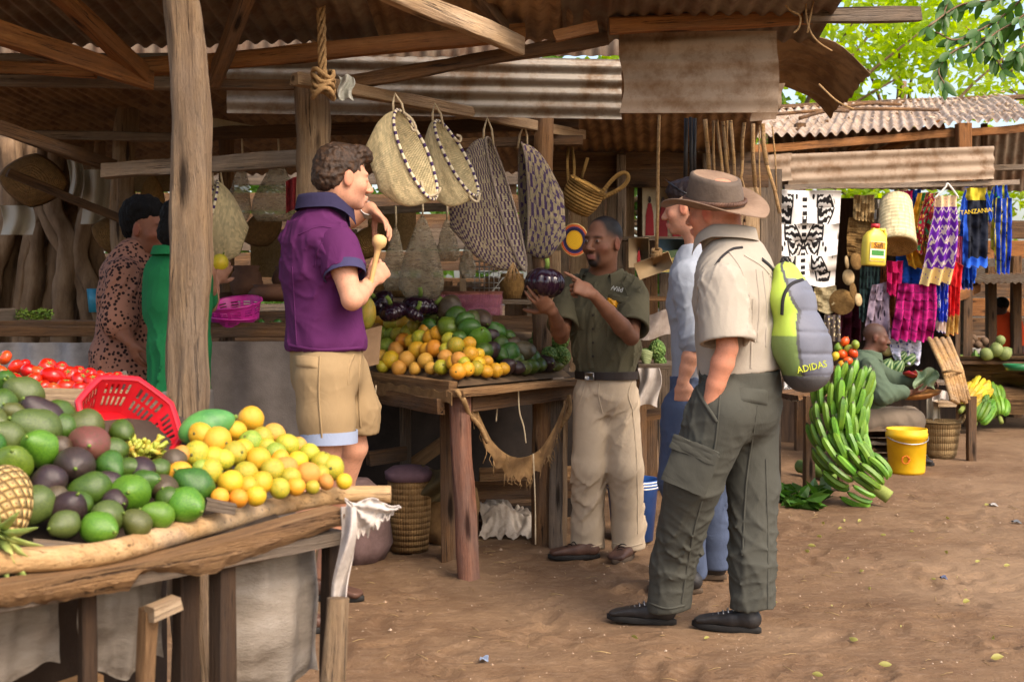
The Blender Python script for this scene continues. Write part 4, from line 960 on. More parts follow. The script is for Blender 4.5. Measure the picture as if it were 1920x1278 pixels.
    def quilt(p):
        q = (p-np.array(K.c))@R.T; return .006*np.exp(-((((q[:, 2]+.3*q[:, 1]*0+.0)+1) % .085-.042)/.006)**2)*(q[:, 1] > .03)-.003*np.sin(q[:, 0]*40+q[:, 2]*25)
    pk_ = sobj('pack', C_, .006, cloth_m('backpack_nylon', (1, 1, 1), .12, .5, 500, .15, attr=True), bp, (quilt, .008), bits=bits)
    bw_ = plain('black_webbing', srgb(40, 38, 40)); seam('strap', ss, [(1322, 540), (1336, 508), (1352, 484), (1372, 468), (1392, 464)], 5, bw_, bp, .005); seam('strap', ss, [(1428, 486), (1444, 500), (1460, 522)], 8, bw_, bp, .005)
    n_ = K.f; T = text_mesh('ADIDAS', .038, .002); hc = cast(pk_, 1521, 688); place_text('lettering', T, hc[0]+hc[1]*.006, hc[1]+V((0, -.25, 0)), plain('lime_print', srgb(196, 206, 60)), bp, roll=.2, sx=.95)
    zp = plain('black_webbing', srgb(40, 38, 40)); seam('zip', pk_, [(1466, 590), (1469, 558), (1482, 534), (1510, 522)], 7, zp, pk_, .004); tube_ = tube(spline([P(1462, 498, 4.93), P(1470, 482, 4.93), P(1480, 498, 4.93)], 6), .006, 6); obj('grab_loop', tube_, zp, bp)
hat_man()

# ---- woman beside the hat man
def blue_woman():
    pr = person('woman in a light blue shirt and jeans half hidden behind the man in the hat', P(1300, 1095, 5.75)); f = unit((-.9, .43, 0)); rt = f.cross(V((0, 0, 1))); u = tuple(rt); Y = 5.75; B = Field()
    h = Fr(P(1288, 388, Y), unit((-.88, .42, -.1)), (.0, 0, 1), 1.04)
    head(B, h, WSKIN, P(1312, 462, Y), srgb(200, 120, 110), srgb(110, 74, 56), None, male=0)
    B.chain([P(1314, 470, Y), P(1318, 690, Y)], [.07, .09], .02)
    sL, eL, wL = P(1290, 520, 5.6), P(1300, 655, 5.55), P(1280, 715, 5.55); arm(B, sL, eL, wL, .92); hand(B, wL, (-.02, 0, -.5), (.3, .9, 0), 1, (.35, .4, .45, .5), (.7, .4, .3), 1.0)
    sobj('body', B, .0058, SKIN, pr, base=WSKIN)
    G = Field(); G.chain([P(1318, 712, Y), P(1316, 650, Y), P(1312, 570, Y), P(1310, 520, Y), P(1308, 486, Y), P(1310, 462, Y)], [.145, .135, .15, .13, .095, .06], .03, u, [.16, .15, .165, .17, .12, .07])
    G.cone(sL, eL*.2+sL*.8, .075, .075, .04); G.cone(sL, eL*.9+sL*.1, .07, .062, .03); G.cut(P(1318, 722, Y), (0, 0, -1)); G.cut(P(1310, 458, Y), (0, 0, 1))
    sobj('shirt', G, .007, cloth_m('light_blue_cotton', srgb(156, 164, 176), .12, .9, 420, .25), pr, folds(.011, 30, 51))
    T = Field(); T.chain([P(1316, 705, Y), P(1314, 760, Y)], [.14, .15], .03, u, [.16, .17]); T.cut(P(1316, 704, Y), (0, 0, 1))
    T.chain([P(1288, 770, 5.64), P(1272, 900, 5.62), P(1290, 1000, 5.66), P(1296, 1068, 5.7)], [.118, .09, .075, .075], .03); T.chain([P(1325, 770, 5.84), P(1330, 900, 5.84), P(1338, 1000, 5.9), P(1342, 1058, 5.92)], [.11, .088, .078, .08], .03); T.cut(P(1320, 1066, 5.9), (0, 0, -1))
    sobj('jeans', T, .007, cloth_m('blue_denim', srgb(76, 88, 112), .3, .9, 380, .3), pr, folds(.013, 30, 61, (1, .2, .5)))
    for px, y0, yy in ((1345, 1093, 5.9), (1300, 1105, 5.62)): a = V(P(px+18, y0, yy)); a.z = 0; shoe('shoe', a, a+unit((-.92, .2, 0))*.27, LEATH_BK, SOLE_BR, pr, .28, .046)
    hair_shell(h, [((0, -.026, .046), (.08, .104, .088), .01), ((0, -.115, .0), (.05, .055, .05), .03), ((0, .03, .075), (.07, .06, .05), .02), ((0, -.06, -.01), (.074, .07, .07), .02)], [((0, .125, -.02), (.11, .085, .1)), ((0, .03, -.1), (.2, .085, .085)), ((0, -.07, -.13), (.12, .12, .06))], HAIR_DK, pr, .002, 90, 8)
    g = Geo(); 
    for q in (-1, 1):
        grid([[h(q*.034+.028*k*math.cos(a), .06+.02*k*math.sin(a), .118+.02*k*math.sin(a)) for a in np.linspace(0, 6.28, 14, endpoint=False)] for k in (1, .6, .05)], True, False, True, g=g)
        tube([h(q*.064, .055, .115), h(q*.082, .0, .07), h(q*.086, -.06, .03)], .004, 5, g)
    obj('sunglasses', g, m_gloss('dark_lens', (.02, .02, .025), (.01, .01, .012), .1), pr)
blue_woman()

# ---- person in the green shirt, seen from behind, and the woman in leopard print
def green_person():
    pr = person('person in a plain green shirt seen from behind, hidden by the front post', (-1.55, 5.7, 0)); f = unit((.32, .95, 0)); rt = f.cross(V((0, 0, 1))); u = tuple(rt); Y = 5.7; B = Field(); sk_ = srgb(150, 108, 88)
    h = Fr(P(342, 428, Y), unit((.2, .97, 0)), (0, 0, 1), 1.06); head(B, h, sk_, P(335, 480, Y), sk_, sk_)
    B.chain([P(335, 480, Y), P(335, 700, Y)], [.08, .1], .02)
    sR, eR, wR = P(384, 510, 5.72), P(392, 572, 5.9), P(402, 527, 6.05); arm(B, sR, eR, wR, .95); hand(B, wR, (.25, .15, .35), (-.3, .6, .3), -1, (.7, .7, .7, .7), (.6, .7, .4), 1.05)
    sL, eL = P(292, 512, 5.72), P(296, 610, 5.78); arm(B, sL, eL, P(312, 650, 5.9), .95)
    sobj('body', B, .007, SKIN, pr, base=sk_)
    G = Field(); G.chain([P(336, 735, Y), P(336, 650, Y), P(335, 570, Y), P(334, 520, Y), P(334, 490, Y), P(334, 470, Y)], [.13, .125, .13, .115, .085, .06], .03, u, [.148, .145, .155, .15, .12, .075])
    G.cone(sR+V((-.03, 0, 0)), sR.lerp(eR, .8)+V((-.02, 0, 0)), .066, .066, .04); G.cone(sL+V((.02, 0, 0)), sL.lerp(eL, .75), .07, .07, .04); G.cut(P(336, 742, Y), (0, 0, -1)); G.cut(P(334, 466, Y), (0, 0, 1))
    gm = cloth_m('green_cotton', srgb(22, 112, 66), .16, .9, 420, .2); sobj('shirt', G, .0075, gm, pr, folds(.014, 26, 71, (.3, 0, 1))); collar(P(335, 478, Y), f, .085, .085, .04, gm, pr, (0, 0, 1), .3, .02)
    T = Field(); T.chain([P(336, 730, Y), P(336, 800, Y)], [.135, .14], .03, u, [.165, .17]); T.chain([P(315, 800, Y), P(312, 1100, Y)], [.1, .08], .03); T.chain([P(358, 800, Y), P(360, 1100, Y)], [.1, .08], .03); T.cut(P(336, 728, Y), (0, 0, 1))
    sobj('trousers', T, .009, cloth_m('grey_cotton', srgb(126, 122, 118), .14), pr, folds(.008, 17, 75))
    hair_shell(h, [((0, -.02, .045), (.083, .104, .09), .01), ((0, -.06, -.02), (.08, .075, .08), .02)], [((0, .13, -.02), (.11, .09, .1)), ((0, .03, -.1), (.2, .07, .085))], HAIR_BK, pr, .003, 140, 18)
    fruit_thing('yellow mango held up by the person in the green shirt', P(411, 494, 6.08), .045)
def leopard_woman():
    pr = person('woman in a pink and brown leopard print blouse looking to the right', (-1.9, 6.15, 0)); f = unit((.86, -.4, 0)); rt = f.cross(V((0, 0, 1))); u = tuple(rt); Y = 6.15; B = Field(); sk_ = srgb(124, 80, 60)
    h = Fr(P(279, 428, Y), unit((.9, -.38, -.04)), (0, 0, 1), 1.1); head(B, h, sk_, P(258, 490, Y), srgb(128, 72, 64), (.02, .014, .012), male=0)
    B.chain([P(256, 485, Y), P(240, 690, Y)], [.075, .1], .02); sR, eR, wR = P(232, 515, 5.98), P(222, 610, 5.92), P(244, 640, 5.85); arm(B, sR, eR, wR, 1.05); hand(B, wR, (.15, 0, -.4), (.6, .5, 0), 1, (.4, .4, .4, .4), (.7, .4, .3))
    sobj('body', B, .0065, SKIN_D, pr, base=sk_)
    G = Field(); G.chain([P(236, 680, Y), P(240, 620, Y), P(246, 560, Y), P(250, 515, Y), P(254, 485, Y), P(258, 468, Y)], [.15, .14, .15, .13, .095, .06], .03, u, [.17, .16, .175, .18, .14, .08]); G.cone(sR, sR.lerp(eR, .9), .085, .095, .04)
    G.chain([P(236, 670, Y), P(232, 760, Y), P(232, 1000, Y)], [.165, .17, .2], .03, u, [.19, .19, .22])
    b = NB('leopard_print'); v = b.coord('Object'); vo = b.n('TexVoronoi'); vo.inputs['Scale'].default_value = 50; b.l(v, vo.inputs['Vector']); n1 = b.noise(v, 5, 3)
    d = b.math('ADD', vo.outputs['Distance'], b.math('MULTIPLY', n1, .2)); col = b.ramp(d, [(.46, srgb(36, 22, 22)), (.53, srgb(142, 100, 84))]); mt = b.out(col, .85, b.bump(n1, .2, .01), .2)
    sobj('blouse', G, .0075, mt, pr, folds(.012, 26, 81))
    hair_shell(h, [((0, -.035, .07), (.088, .11, .085), .01), ((0, -.07, .02), (.08, .07, .08), .02)], [((0, .125, -.02), (.11, .08, .1)), ((0, .03, -.1), (.2, .075, .085)), ((0, -.06, -.13), (.12, .12, .06))], HAIR_BK, pr, .004, 120, 28)
def fruit_thing(label, c, r):
    t = thing('mango', label, 'mango', V(c)-V((0, 0, r))); prof = [(max(.002, r*math.sin(a)), -r*1.1*math.cos(a)) for a in np.linspace(0.05, 3.1, 14)]
    obj('skin', lathe(prof, 20), plain('yellow_mango_skin', srgb(206, 176, 40), srgb(150, 150, 40), 12, .4), t, M=Matrix.Translation(V(c)) @ Matrix.Rotation(.5, 4, 'Y')); obj('stem', tube([V(c)+V((.02, 0, r)), V(c)+V((.024, 0, r*1.25))], .004, 6), STEM_G, t)
green_person(); leopard_woman()
# ------------------------------------------------------------------ fruit kinds
ORD = ['first', 'second', 'third', 'fourth', 'fifth', 'sixth', 'seventh', 'eighth', 'ninth', 'tenth', 'eleventh', 'twelfth', 'thirteenth', 'fourteenth', 'fifteenth']
def m_fruit(name, c1, c2, spk, rough=.38, scale=14, fine=160, bump=.2, rnd=.14, hue=.03):
    if name in MC: return MC[name]
    b = NB(name); r = b.rand(); v = b.coord('Object'); off = b.n('VectorMath', operation='ADD'); b.l(v, off.inputs[0])
    cb = b.n('CombineXYZ'); b.l(b.math('MULTIPLY', r, 31.0), cb.inputs[0]); b.l(b.math('MULTIPLY', r, 17.0), cb.inputs[1]); b.l(cb.outputs[0], off.inputs[1]); v = off.outputs[0]
    n1 = b.noise(v, scale, 4, .55); n2 = b.noise(v, fine, 3); n3 = b.noise(v, scale*3, 6, .75)
    col = b.ramp(n1, [(.34, c2), (.62, c1)]); col = b.mix(b.ramp(n3, [(.33, (1, 1, 1)), (.40, (0, 0, 0))]), col, spk)
    col = b.mix(b.math('MULTIPLY', b.ramp(n2, [(.62, (0, 0, 0)), (.7, (1, 1, 1))]), .35), col, tuple(min(1, x*1.7+.05) for x in c1))
    col = b.hsv(col, b.math('MULTIPLY_ADD', r, hue*2, .5-hue), 1, b.math('MULTIPLY_ADD', r, 2*rnd, 1-rnd))
    MC[name] = b.out(col, b.math('MULTIPLY_ADD', n3, .3, rough-.14), b.bump(b.math('ADD', n2, b.math('MULTIPLY', n3, .6)), bump, .004), .45); return MC[name]
bk = srgb(60, 46, 34)
AV = {'green': m_fruit('green_avocado_skin', srgb(70, 102, 32), srgb(38, 68, 22), bk, .3), 'bright green': m_fruit('bright_avocado_skin', srgb(96, 132, 36), srgb(60, 100, 26), srgb(80, 76, 36), .3),
      'olive': m_fruit('olive_avocado_skin', srgb(88, 96, 44), srgb(58, 70, 30), srgb(76, 58, 42), .34), 'dark purple': m_fruit('purple_avocado_skin', srgb(62, 44, 42), srgb(36, 28, 28), srgb(92, 84, 54), .32),
      'brown': m_fruit('brown_avocado_skin', srgb(88, 72, 52), srgb(58, 52, 34), srgb(64, 46, 36), .36), 'reddish': m_fruit('reddish_avocado_skin', srgb(124, 72, 64), srgb(92, 76, 50), srgb(60, 42, 36))}
OR = {'yellow': m_fruit('yellow_orange_peel', srgb(220, 160, 34), srgb(178, 154, 44), srgb(150, 110, 50), .42, 10, 220, .25, .08, .015), 'yellow green': m_fruit('lime_orange_peel', srgb(190, 168, 44), srgb(128, 142, 44), srgb(120, 100, 50), .42, 9, 220, .25, .08, .02),
      'green': m_fruit('green_orange_peel', srgb(150, 164, 56), srgb(104, 136, 46), srgb(110, 100, 50), .42, 9, 220, .25, .08, .02), 'orange': m_fruit('orange_peel', srgb(226, 152, 40), srgb(206, 144, 44), srgb(150, 96, 48), .42, 10, 220, .25, .08, .012),
      'brownish': m_fruit('scarred_orange_peel', srgb(214, 152, 62), srgb(178, 132, 60), srgb(120, 84, 56), .5, 16, 200, .3, .08, .015)}
TOM = {'red': m_fruit('tomato_skin', srgb(200, 34, 14), srgb(166, 22, 12), srgb(206, 76, 26), .2, 8, 120, .03, .1, .003), 'orange red': m_fruit('unripe_tomato_skin', srgb(218, 88, 30), srgb(200, 54, 20), srgb(220, 120, 50), .2, 8, 120, .03, .08, .004)}
PROT = {}
def proto(kind, colour, mat, var=0):
    k = (kind, colour, var)
    if k in PROT: return PROT[k]
    if kind == 'avocado':
        prof = []
        for a in np.linspace(0.04, 3.10, 18):
            z = -math.cos(a); neck = max(0, z)
            prof.append((math.sin(a)*(1-.26*neck**1.3), z*1.08+.26*neck))
        g = lathe(prof, 22, fn=lambda t, i: 1+.02*math.sin(t*2+i*.2)); st = tube([(0, 0, 1.30), (0.02, 0, 1.40), (.05, 0, 1.46)], [.11, .07, .08], 7)
    elif kind == 'tomato':
        prof = [(max(.02, math.sin(a)*(1-.0*a)), -.8*math.cos(a)-.14*math.exp(-(math.sin(a)/.3)**2)*(1 if a > 1.5 else -.4)) for a in np.linspace(.03, 3.11, 16)]
        g = lathe(prof, 24, fn=lambda t, i: 1+.025*math.cos(t*5)); st = Geo()
        for q in range(5): tube([(0, 0, .68), (.22*math.cos(q*1.257), .22*math.sin(q*1.257), .73), (.42*math.cos(q*1.257+.2), .42*math.sin(q*1.257+.2), .70)], [.06, .05, .01], 5, st)
    else:
        prof = [(max(.01, math.sin(a)), -.95*math.cos(a)+.05*math.exp(-(math.sin(a)/.18)**2)*(1 if a < 1.5 else -1)) for a in np.linspace(.02, 3.12, 18)]
        g = lathe(prof, 24, fn=lambda t, i: 1+.012*math.sin(t*3+i*.3)); st = tube([(0, 0, .90), (0, 0, .93), (0, 0, .95)], [.11, .13, .05], 7)
    dv = {'avocado': .10, 'orange': .05, 'tomato': .05}[kind]; g.v = [tuple(V(p)*(1+dv*N3((p[0]*1.1+var*7.3, p[1]*1.1, p[2]*1.1+len(colour)))+dv*.35*N3((p[0]*3+var*3.1, p[1]*3, p[2]*3)))) for p in g.v]
    o = obj(kind, g, mat, M=Matrix.Identity(4)); s = obj('stem' if kind != 'tomato' else 'calyx', st, STEM_G if kind != 'orange' else plain('dry_stem_end', srgb(110, 112, 56), srgb(80, 80, 40), 20), M=Matrix.Identity(4)); s.parent = o
    PROT[k] = [o, s, False]; return PROT[k]
def fruit(kind, colour, pos, r, rot, label, group, cat=None):
    mat = {'avocado': AV, 'orange': OR, 'tomato': TOM}[kind][colour]; var = random.randint(0, 2); pr = proto(kind, colour, mat, var)
    if not pr[2]: pr[2] = True; o = pr[0]
    else:
        o = pr[0].copy(); COL.objects.link(o); s = pr[1].copy(); COL.objects.link(s); s.parent = o
    k = random.uniform(.93, 1.07)
    o.location = pos; o.rotation_euler = rot; o.scale = (r*random.uniform(.96, 1.05), r, r*k); tag(o, label, cat or kind, group); return o
def pile(kind, lst, zf, where, group, size=1.0):
    "lst: (px, py, r_px, colour); fruit resting on the surface zf, labelled by row and place"
    rows = []; L = sorted(lst, key=lambda q: -q[1]); cur = []
    for q in L:
        if cur and cur[0][1]-q[1] > 17: rows.append(cur); cur = []
        cur.append(q)
    rows.append(cur); names = ['front row', 'second row', 'third row', 'fourth row', 'fifth row', 'sixth row', 'seventh row', 'eighth row', 'ninth row', 'tenth row', 'eleventh row', 'twelfth row', 'top row']
    for ri, row in enumerate(rows):
        row.sort(key=lambda q: q[0])
        for i, q in enumerate(row):
            c = hit(q[0], q[1], zf); r = q[2]/F*c.y*size
            place = ORD[i]+' from left' if len(row) > 1 else 'alone'
            if kind == 'avocado': rot = (random.uniform(.7, 2.3), random.uniform(-.5, .5), random.uniform(-1.3, 1.3)); c = c
            elif kind == 'tomato': rot = (random.uniform(-.9, .9), random.uniform(-.9, .9), random.uniform(0, 6))
            else: rot = (random.uniform(0, 6), random.uniform(0, 6), random.uniform(0, 6))
            fruit(kind, q[3], c, r, rot, '%s %s, %s in the %s %s' % (q[3], kind, place, names[min(ri, 12)], where), group)
G_, B_, O_, D_, N_, R_ = 'green', 'bright green', 'olive', 'dark purple', 'brown', 'reddish'
# ------------------------------------------------------------------ the near table
EA, EB = V((-.83, 1.99, 0)), V((-.257, 2.63, 0)); ED = (EB-EA).normalized(); EN = V((-ED.y, ED.x, 0))
def Ye(x): return 1.99+(x+.83)*1.117
def z_near(x, y): return .925+.35*max(0, y-Ye(x)-.02)
nt_ = thing('market_table', 'rough near table with a peeled log rail, heaped with avocados and oranges', 'table', (-.8, 2.6, 0))
top0 = EA-ED*.5
for k in range(6):
    a = top0+EN*(.05+.14*k)+V((0, 0, .858)); beam('top_board', a, a+ED*1.22, .132, .03, W_GREY, nt_, rough=.004)
pts = spline([PZ(-160, 1078, .912), PZ(0, 1054, .912), PZ(120, 1045, .91), PZ(220, 1031, .908), PZ(400, 981, .91), PZ(520, 949, .915), PZ(633, 929, .92), PZ(733, 926, .922)], 8)
LOG = wood('peeled_log', srgb(200, 164, 116), srgb(160, 122, 80), srgb(220, 190, 146), .05, scale=2.2, grain=.7)
obj('log_rail', tube(pts, [.0225-.004*i/len(pts) for i in range(len(pts))], 14, rough=.10, seed=4), LOG, nt_)
xs = [-160, -80, 0, 133, 190, 245, 255, 264, 290, 333, 377, 417, 467, 533, 600, 648]; tp_ = [1124, 1112, 1099, 1078, 1068, 1059, 1057, 1055, 1050, 1041, 1028, 1017, 1004, 984, 965, 952]; bt = [1165, 1155, 1142, 1126, 1117, 1109, 1104, 1079, 1073, 1073, 1083, 1072, 1049, 1026, 1003, 985]
fine = np.linspace(-160, 648, 90); ff = []
for x in fine:
    t0 = np.interp(x, xs, tp_); t1 = np.interp(x, xs, bt); Y = 2.917/(1+(960-x)/F*-1.117) if False else None
    sl = (x-960)/F; Y = (1.99+.83*1.117)/(1-1.117*sl)-.035
    a, b_ = P(x, t0, Y), P(x, t1+5*N3((x*.05, 1, 2))+3*N3((x*.2, 4, 2)), Y); d = EN*.06
    bul = -EN*.012
    ff.append([a+d, a, a+(b_-a)*.12-EN*.002, a+(b_-a)*.3+bul*.3+EN*.004*N3((x*.03, 0, 5)), a+(b_-a)*.55+bul*.4+EN*.008*N3((x*.04, 3, 5)), a+(b_-a)*.8+EN*(.004+.012*N3((x*.05, 7, 5))), b_+EN*.012, b_+d])
obj('live_edge_board', grid(ff, True, True, True), W_TABLE, nt_, M=aim(EA, EB)) if False else None
_M = aim(EA+V((0, 0, .85)), EB+V((0, 0, .85))); _I = _M.inverted()
obj('live_edge_board', grid([[_I @ p for p in r] for r in ff], True, True, True), W_TABLE, nt_, M=_M, sharp=40)
def near_at(px, off=0.0):
    sl = (px-960)/F; Y = (1.99+.83*1.117)/(1-1.117*sl); p = V((sl*Y, Y, 0)); return p+EN*off
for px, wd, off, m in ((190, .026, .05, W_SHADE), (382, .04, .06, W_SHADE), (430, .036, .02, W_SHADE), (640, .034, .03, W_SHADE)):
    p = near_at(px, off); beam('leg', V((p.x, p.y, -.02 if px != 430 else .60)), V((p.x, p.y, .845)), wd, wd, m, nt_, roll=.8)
p = near_at(268, .0); beam('wedge', p+V((0, 0, .60)), p+V((.008, 0, .80)), .022, .03, W_TABLE, nt_, roll=.7); p = near_at(283, -.03); beam('bracket', p-ED*.02+V((0, 0, .795)), p+ED*.035+V((0, 0, .806)), .03, .028, W_PALE, nt_)
beam('lower_rail', near_at(-60, .12)+V((0, 0, .62)), near_at(250, .12)+V((0, 0, .645)), .04, .05, W_TABLE, nt_)
beam('back_rail', near_at(-160, .75)+V((0, 0, .80)), near_at(560, .75)+V((0, 0, .80)), .04, .06, W_DARK, nt_)
for px in (-20, 560): q = near_at(px, .72); beam('leg', V((q.x, q.y, -.02)), V((q.x, q.y, .84)), .05, .05, W_DARK, nt_)
# sacking that hangs below the table; the last panel is an added shade sheet
def sack_panel(label, x0, x1, z0, z1, off, bulge, m=SACK):
    a, b_ = near_at(x0, off), near_at(x1, off)
    def fn(u, v):
        p = a.lerp(b_, u); z = lerp(z1, z0+.015*math.sin(u*9), v)
        return p+V((0, 0, z))-EN*(bulge*math.sin(u*math.pi)*(1-.6*abs(v-.6))*(1 if v < .96 else .5)+.012*N3((u*6, v*3, x0))+.006*math.sin(u*22+v*3))
    return tag(cloth('sacking', fn, 30, 26, m), label, 'sacking')
sack_panel('grimy white woven sack hanging under the right end of the near table', 462, 655, .555, .87, .10, .05)
sack_panel('white woven sacking under the near table, between the wedge and the thick dark leg', 222, 385, .65, .87, .14, .02)
sack_panel('loose white woven sacking under the left end of the near table', -80, 200, .68, .87, .16, .02)
sack_panel('added dark sheet standing in for the shade deep under the near table', -160, 600, .05, .86, .55, .02, plain('under_table_shade', srgb(70, 56, 44), srgb(44, 34, 28), 5, .95, .3, 120))  # added sheet; the darkness under the table is put into its colour
# rag and pale slab at the right end
rg = thing('white_rag', 'torn white plastic rag tied round the right end of the near table', 'rag', near_at(655, -.02))
def rag(u, v):
    x = lerp(646, 748, u); y0 = lerp(934, 945, u)+6*math.sin(u*9); y1 = float(np.interp(u, [0, .15, .3, .5, .75, 1], [966, 986, 1004, 998, 974, 953])); fr = (6*math.sin(u*70)+4*math.sin(u*31) if v > .93 else 0)
    return P(x+4*math.sin(v*5), lerp(y0, y1+fr, v), 2.50+.008*math.sin(math.atan2(v*60+1, u*90+1)*14)*min(1, u*3)+.008*N3((u*9, v*7, 4))+.03*u)
cloth('flap', rag, 64, 18, plain('white_plastic_cloth', srgb(206, 198, 190), srgb(160, 148, 138), 9, .9, .5, 60), rg, .002)
def rag2(u, v): return P(lerp(640, 668, u)-18*v+5*math.sin(v*6), lerp(950, 1150, v), 2.47+.010*math.sin(u*7+v*4)+.012*math.sin(v*9+u*3))
cloth('tail', rag2, 14, 30, MC['white_plastic_cloth'], rg, .002)
tag(pole('weathered_slab', V((-.355, 2.38, -.02)), P(632, 1120, 2.44), .042, .022, W_POST, rough=.16, m=10), 'pale weathered slab leaning against the right leg of the near table', 'slab')
# fruit of the near table
mound = []
for i in range(16):
    row = []
    for j in range(30):
        p = top0+ED*(.02+1.12*j/29)+EN*(.03+.8*i/15); row.append(V((p.x, p.y, max(.876, min(1.09, z_near(p.x, p.y)-.075)))))
    mound.append(row)
mg = grid(mound); tag(obj('display_board', mg, plain('dark_board', srgb(74, 60, 48), srgb(44, 36, 30), 8, .9)), 'dark sloping board under the near heap of fruit', 'board')
pile('avocado', [(47, 738, 33, O_), (4, 758, 28, G_), (8, 716, 24, G_), (82, 786, 38, D_), (110, 778, 30, G_), (30, 780, 26, O_), (70, 806, 43, O_), (16, 820, 30, O_), (76, 840, 36, B_), (24, 872, 38, B_), (160, 800, 34, O_), (168, 836, 40, R_),
    (214, 843, 24, G_), (140, 872, 36, D_), (208, 873, 28, G_), (262, 882, 28, D_), (92, 904, 34, D_), (172, 917, 33, G_), (242, 926, 38, B_), (272, 906, 27, G_), (307, 915, 27, N_), (366, 910, 34, G_), (67, 946, 35, O_), (128, 956, 33, D_), (346, 946, 36, B_),
    (122, 982, 27, O_), (186, 990, 33, B_), (202, 968, 32, O_), (257, 983, 28, O_), (298, 966, 27, B_), (204, 905, 24, D_), (36, 918, 22, G_), (325, 866, 24, N_), (110, 842, 26, N_), (118, 800, 26, G_), (228, 808, 22, G_), (240, 880, 24, G_), (46, 775, 24, D_), (-14, 792, 30, O_), (-20, 838, 30, G_), (20, 905, 24, D_), (105, 935, 25, N_), (215, 940, 25, D_), (315, 935, 24, G_), (150, 945, 24, G_), (298, 880, 22, G_)],
    z_near, 'of the near avocado heap', 'avocados heaped on the near table')
y_, yg, g_, o_, n_ = 'yellow', 'yellow green', 'green', 'orange', 'brownish'
pile('orange', [(470, 786, 25, y_), (376, 814, 23, y_), (407, 828, 29, o_), (441, 808, 21, y_), (368, 852, 26, yg), (440, 850, 24, yg), (470, 828, 23, g_), (492, 822, 23, yg), (514, 814, 22, n_), (538, 835, 24, yg), (485, 862, 24, y_), (461, 888, 24, yg), (432, 905, 25, y_), (395, 885, 25, yg), (338, 888, 24, o_),
    (511, 881, 24, yg), (536, 879, 24, n_), (557, 866, 22, y_), (580, 850, 20, yg), (578, 890, 24, n_), (604, 868, 22, yg), (622, 877, 24, yg), (490, 905, 22, y_), (524, 915, 20, yg), (447, 934, 18, o_), (480, 930, 20, y_), (555, 912, 18, o_), (611, 903, 16, n_), (645, 902, 16, y_), (412, 932, 18, o_), (586, 913, 14, yg), (340, 852, 18, n_), (418, 862, 22, yg), (516, 850, 22, g_), (456, 842, 20, y_), (400, 858, 22, y_), (500, 838, 20, yg), (560, 836, 18, n_), (525, 862, 20, o_), (378, 880, 20, g_), (465, 912, 20, y_), (545, 895, 20, yg), (600, 890, 20, yg)],
    z_near, 'of the near orange heap', 'oranges heaped on the near table')
# papaya and board
def lone(name, label, cat, c, r, L, rot, mat, prof=None, m=24, fn=None, stem=True):
    t = thing(name, label, cat, V(c)-V((0, 0, r))); pf = prof or [(max(.002, r*math.sin(a)*(1-.18*max(0, -math.cos(a)))), -L*math.cos(a)) for a in np.linspace(.04, 3.1, 20)]
    M = Matrix.Translation(V(c)) @ rot; obj('skin', lathe(pf, m, fn=fn), mat, t, M=M)
    if stem: obj('stem', tube([(0, 0, L*.97), (0, .002, L*1.08)], [r*.16, r*.12], 7), STEM_G, t, M=M)
    return t
RX, RY, RZ = (lambda a: Matrix.Rotation(a, 4, 'X')), (lambda a: Matrix.Rotation(a, 4, 'Y')), (lambda a: Matrix.Rotation(a, 4, 'Z'))
lone('papaya', 'green papaya lying behind the near oranges beside the front post', 'papaya', hit(388, 800, z_near), .038, .062, RZ(.3) @ RY(1.25), m_fruit('green_papaya_skin', srgb(96, 138, 66), srgb(66, 108, 54), srgb(140, 140, 70), .45))
tag(beam('batten', hit(60, 1000, z_near)+V((0, 0, -.02)), hit(175, 1020, z_near)+V((0, 0, -.012)), .045, .012, W_GREY), 'flat grey batten on the near table beside the pineapple', 'batten'); tag(beam('batten', hit(385, 945, z_near), hit(440, 955, z_near), .03, .02, W_GREY), 'short grey batten between the near avocados and oranges', 'batten')
# pineapple
pa = thing('pineapple', 'ripe pineapple lying at the left edge of the near table', 'pineapple', P(0, 960, 2.12)); PM = Matrix.Translation(P(2, 948, 2.12)) @ RZ(.25) @ RX(math.radians(118)); b = NB('pineapple_rind'); v = b.coord('UV')
xx, yy, zz = b.sep(v); U = b.math('MULTIPLY', xx, 11); W = b.math('MULTIPLY', yy, 9); d1 = b.math('ABSOLUTE', b.math('SINE', b.math('MULTIPLY', b.math('ADD', U, W), 3.1416))); d2 = b.math('ABSOLUTE', b.math('SINE', b.math('MULTIPLY', b.math('SUBTRACT', U, W), 3.1416))); hh = b.math('MULTIPLY', d1, d2)
col = b.ramp(hh, [(.08, srgb(112, 84, 48)), (.3, srgb(196, 160, 96)), (.85, srgb(214, 184, 124)), (.97, srgb(130, 92, 54))]); PIN = b.out(col, .6, b.bump(hh, 1, .012), .3)
obj('rind', lathe([(max(.004, .052*math.sin(a)**.6), -.085*math.cos(a)) for a in np.linspace(.03, 3.11, 24)], 40), PIN, pa, M=PM)
g = Geo()
for k in range(34):
    a = k*2.4; L = random.uniform(.05, .1); tl = .25+.022*k; pts = [V((math.cos(a)*(.012+q*L*math.sin(tl)*(1+.3*q)), math.sin(a)*(.012+q*L*math.sin(tl)*(1+.3*q)), .08+q*L*math.cos(tl)*(1-.25*q))) for q in (0, .35, .7, 1)]
    tube(pts, [.008, .0085, .006, .001], 6, g, flat=.25)
obj('leaf_crown', g, plain('pineapple_leaf', srgb(150, 168, 90), srgb(104, 124, 60), 20, .6, rnd=0, c3=srgb(196, 186, 112)), pa, M=PM)
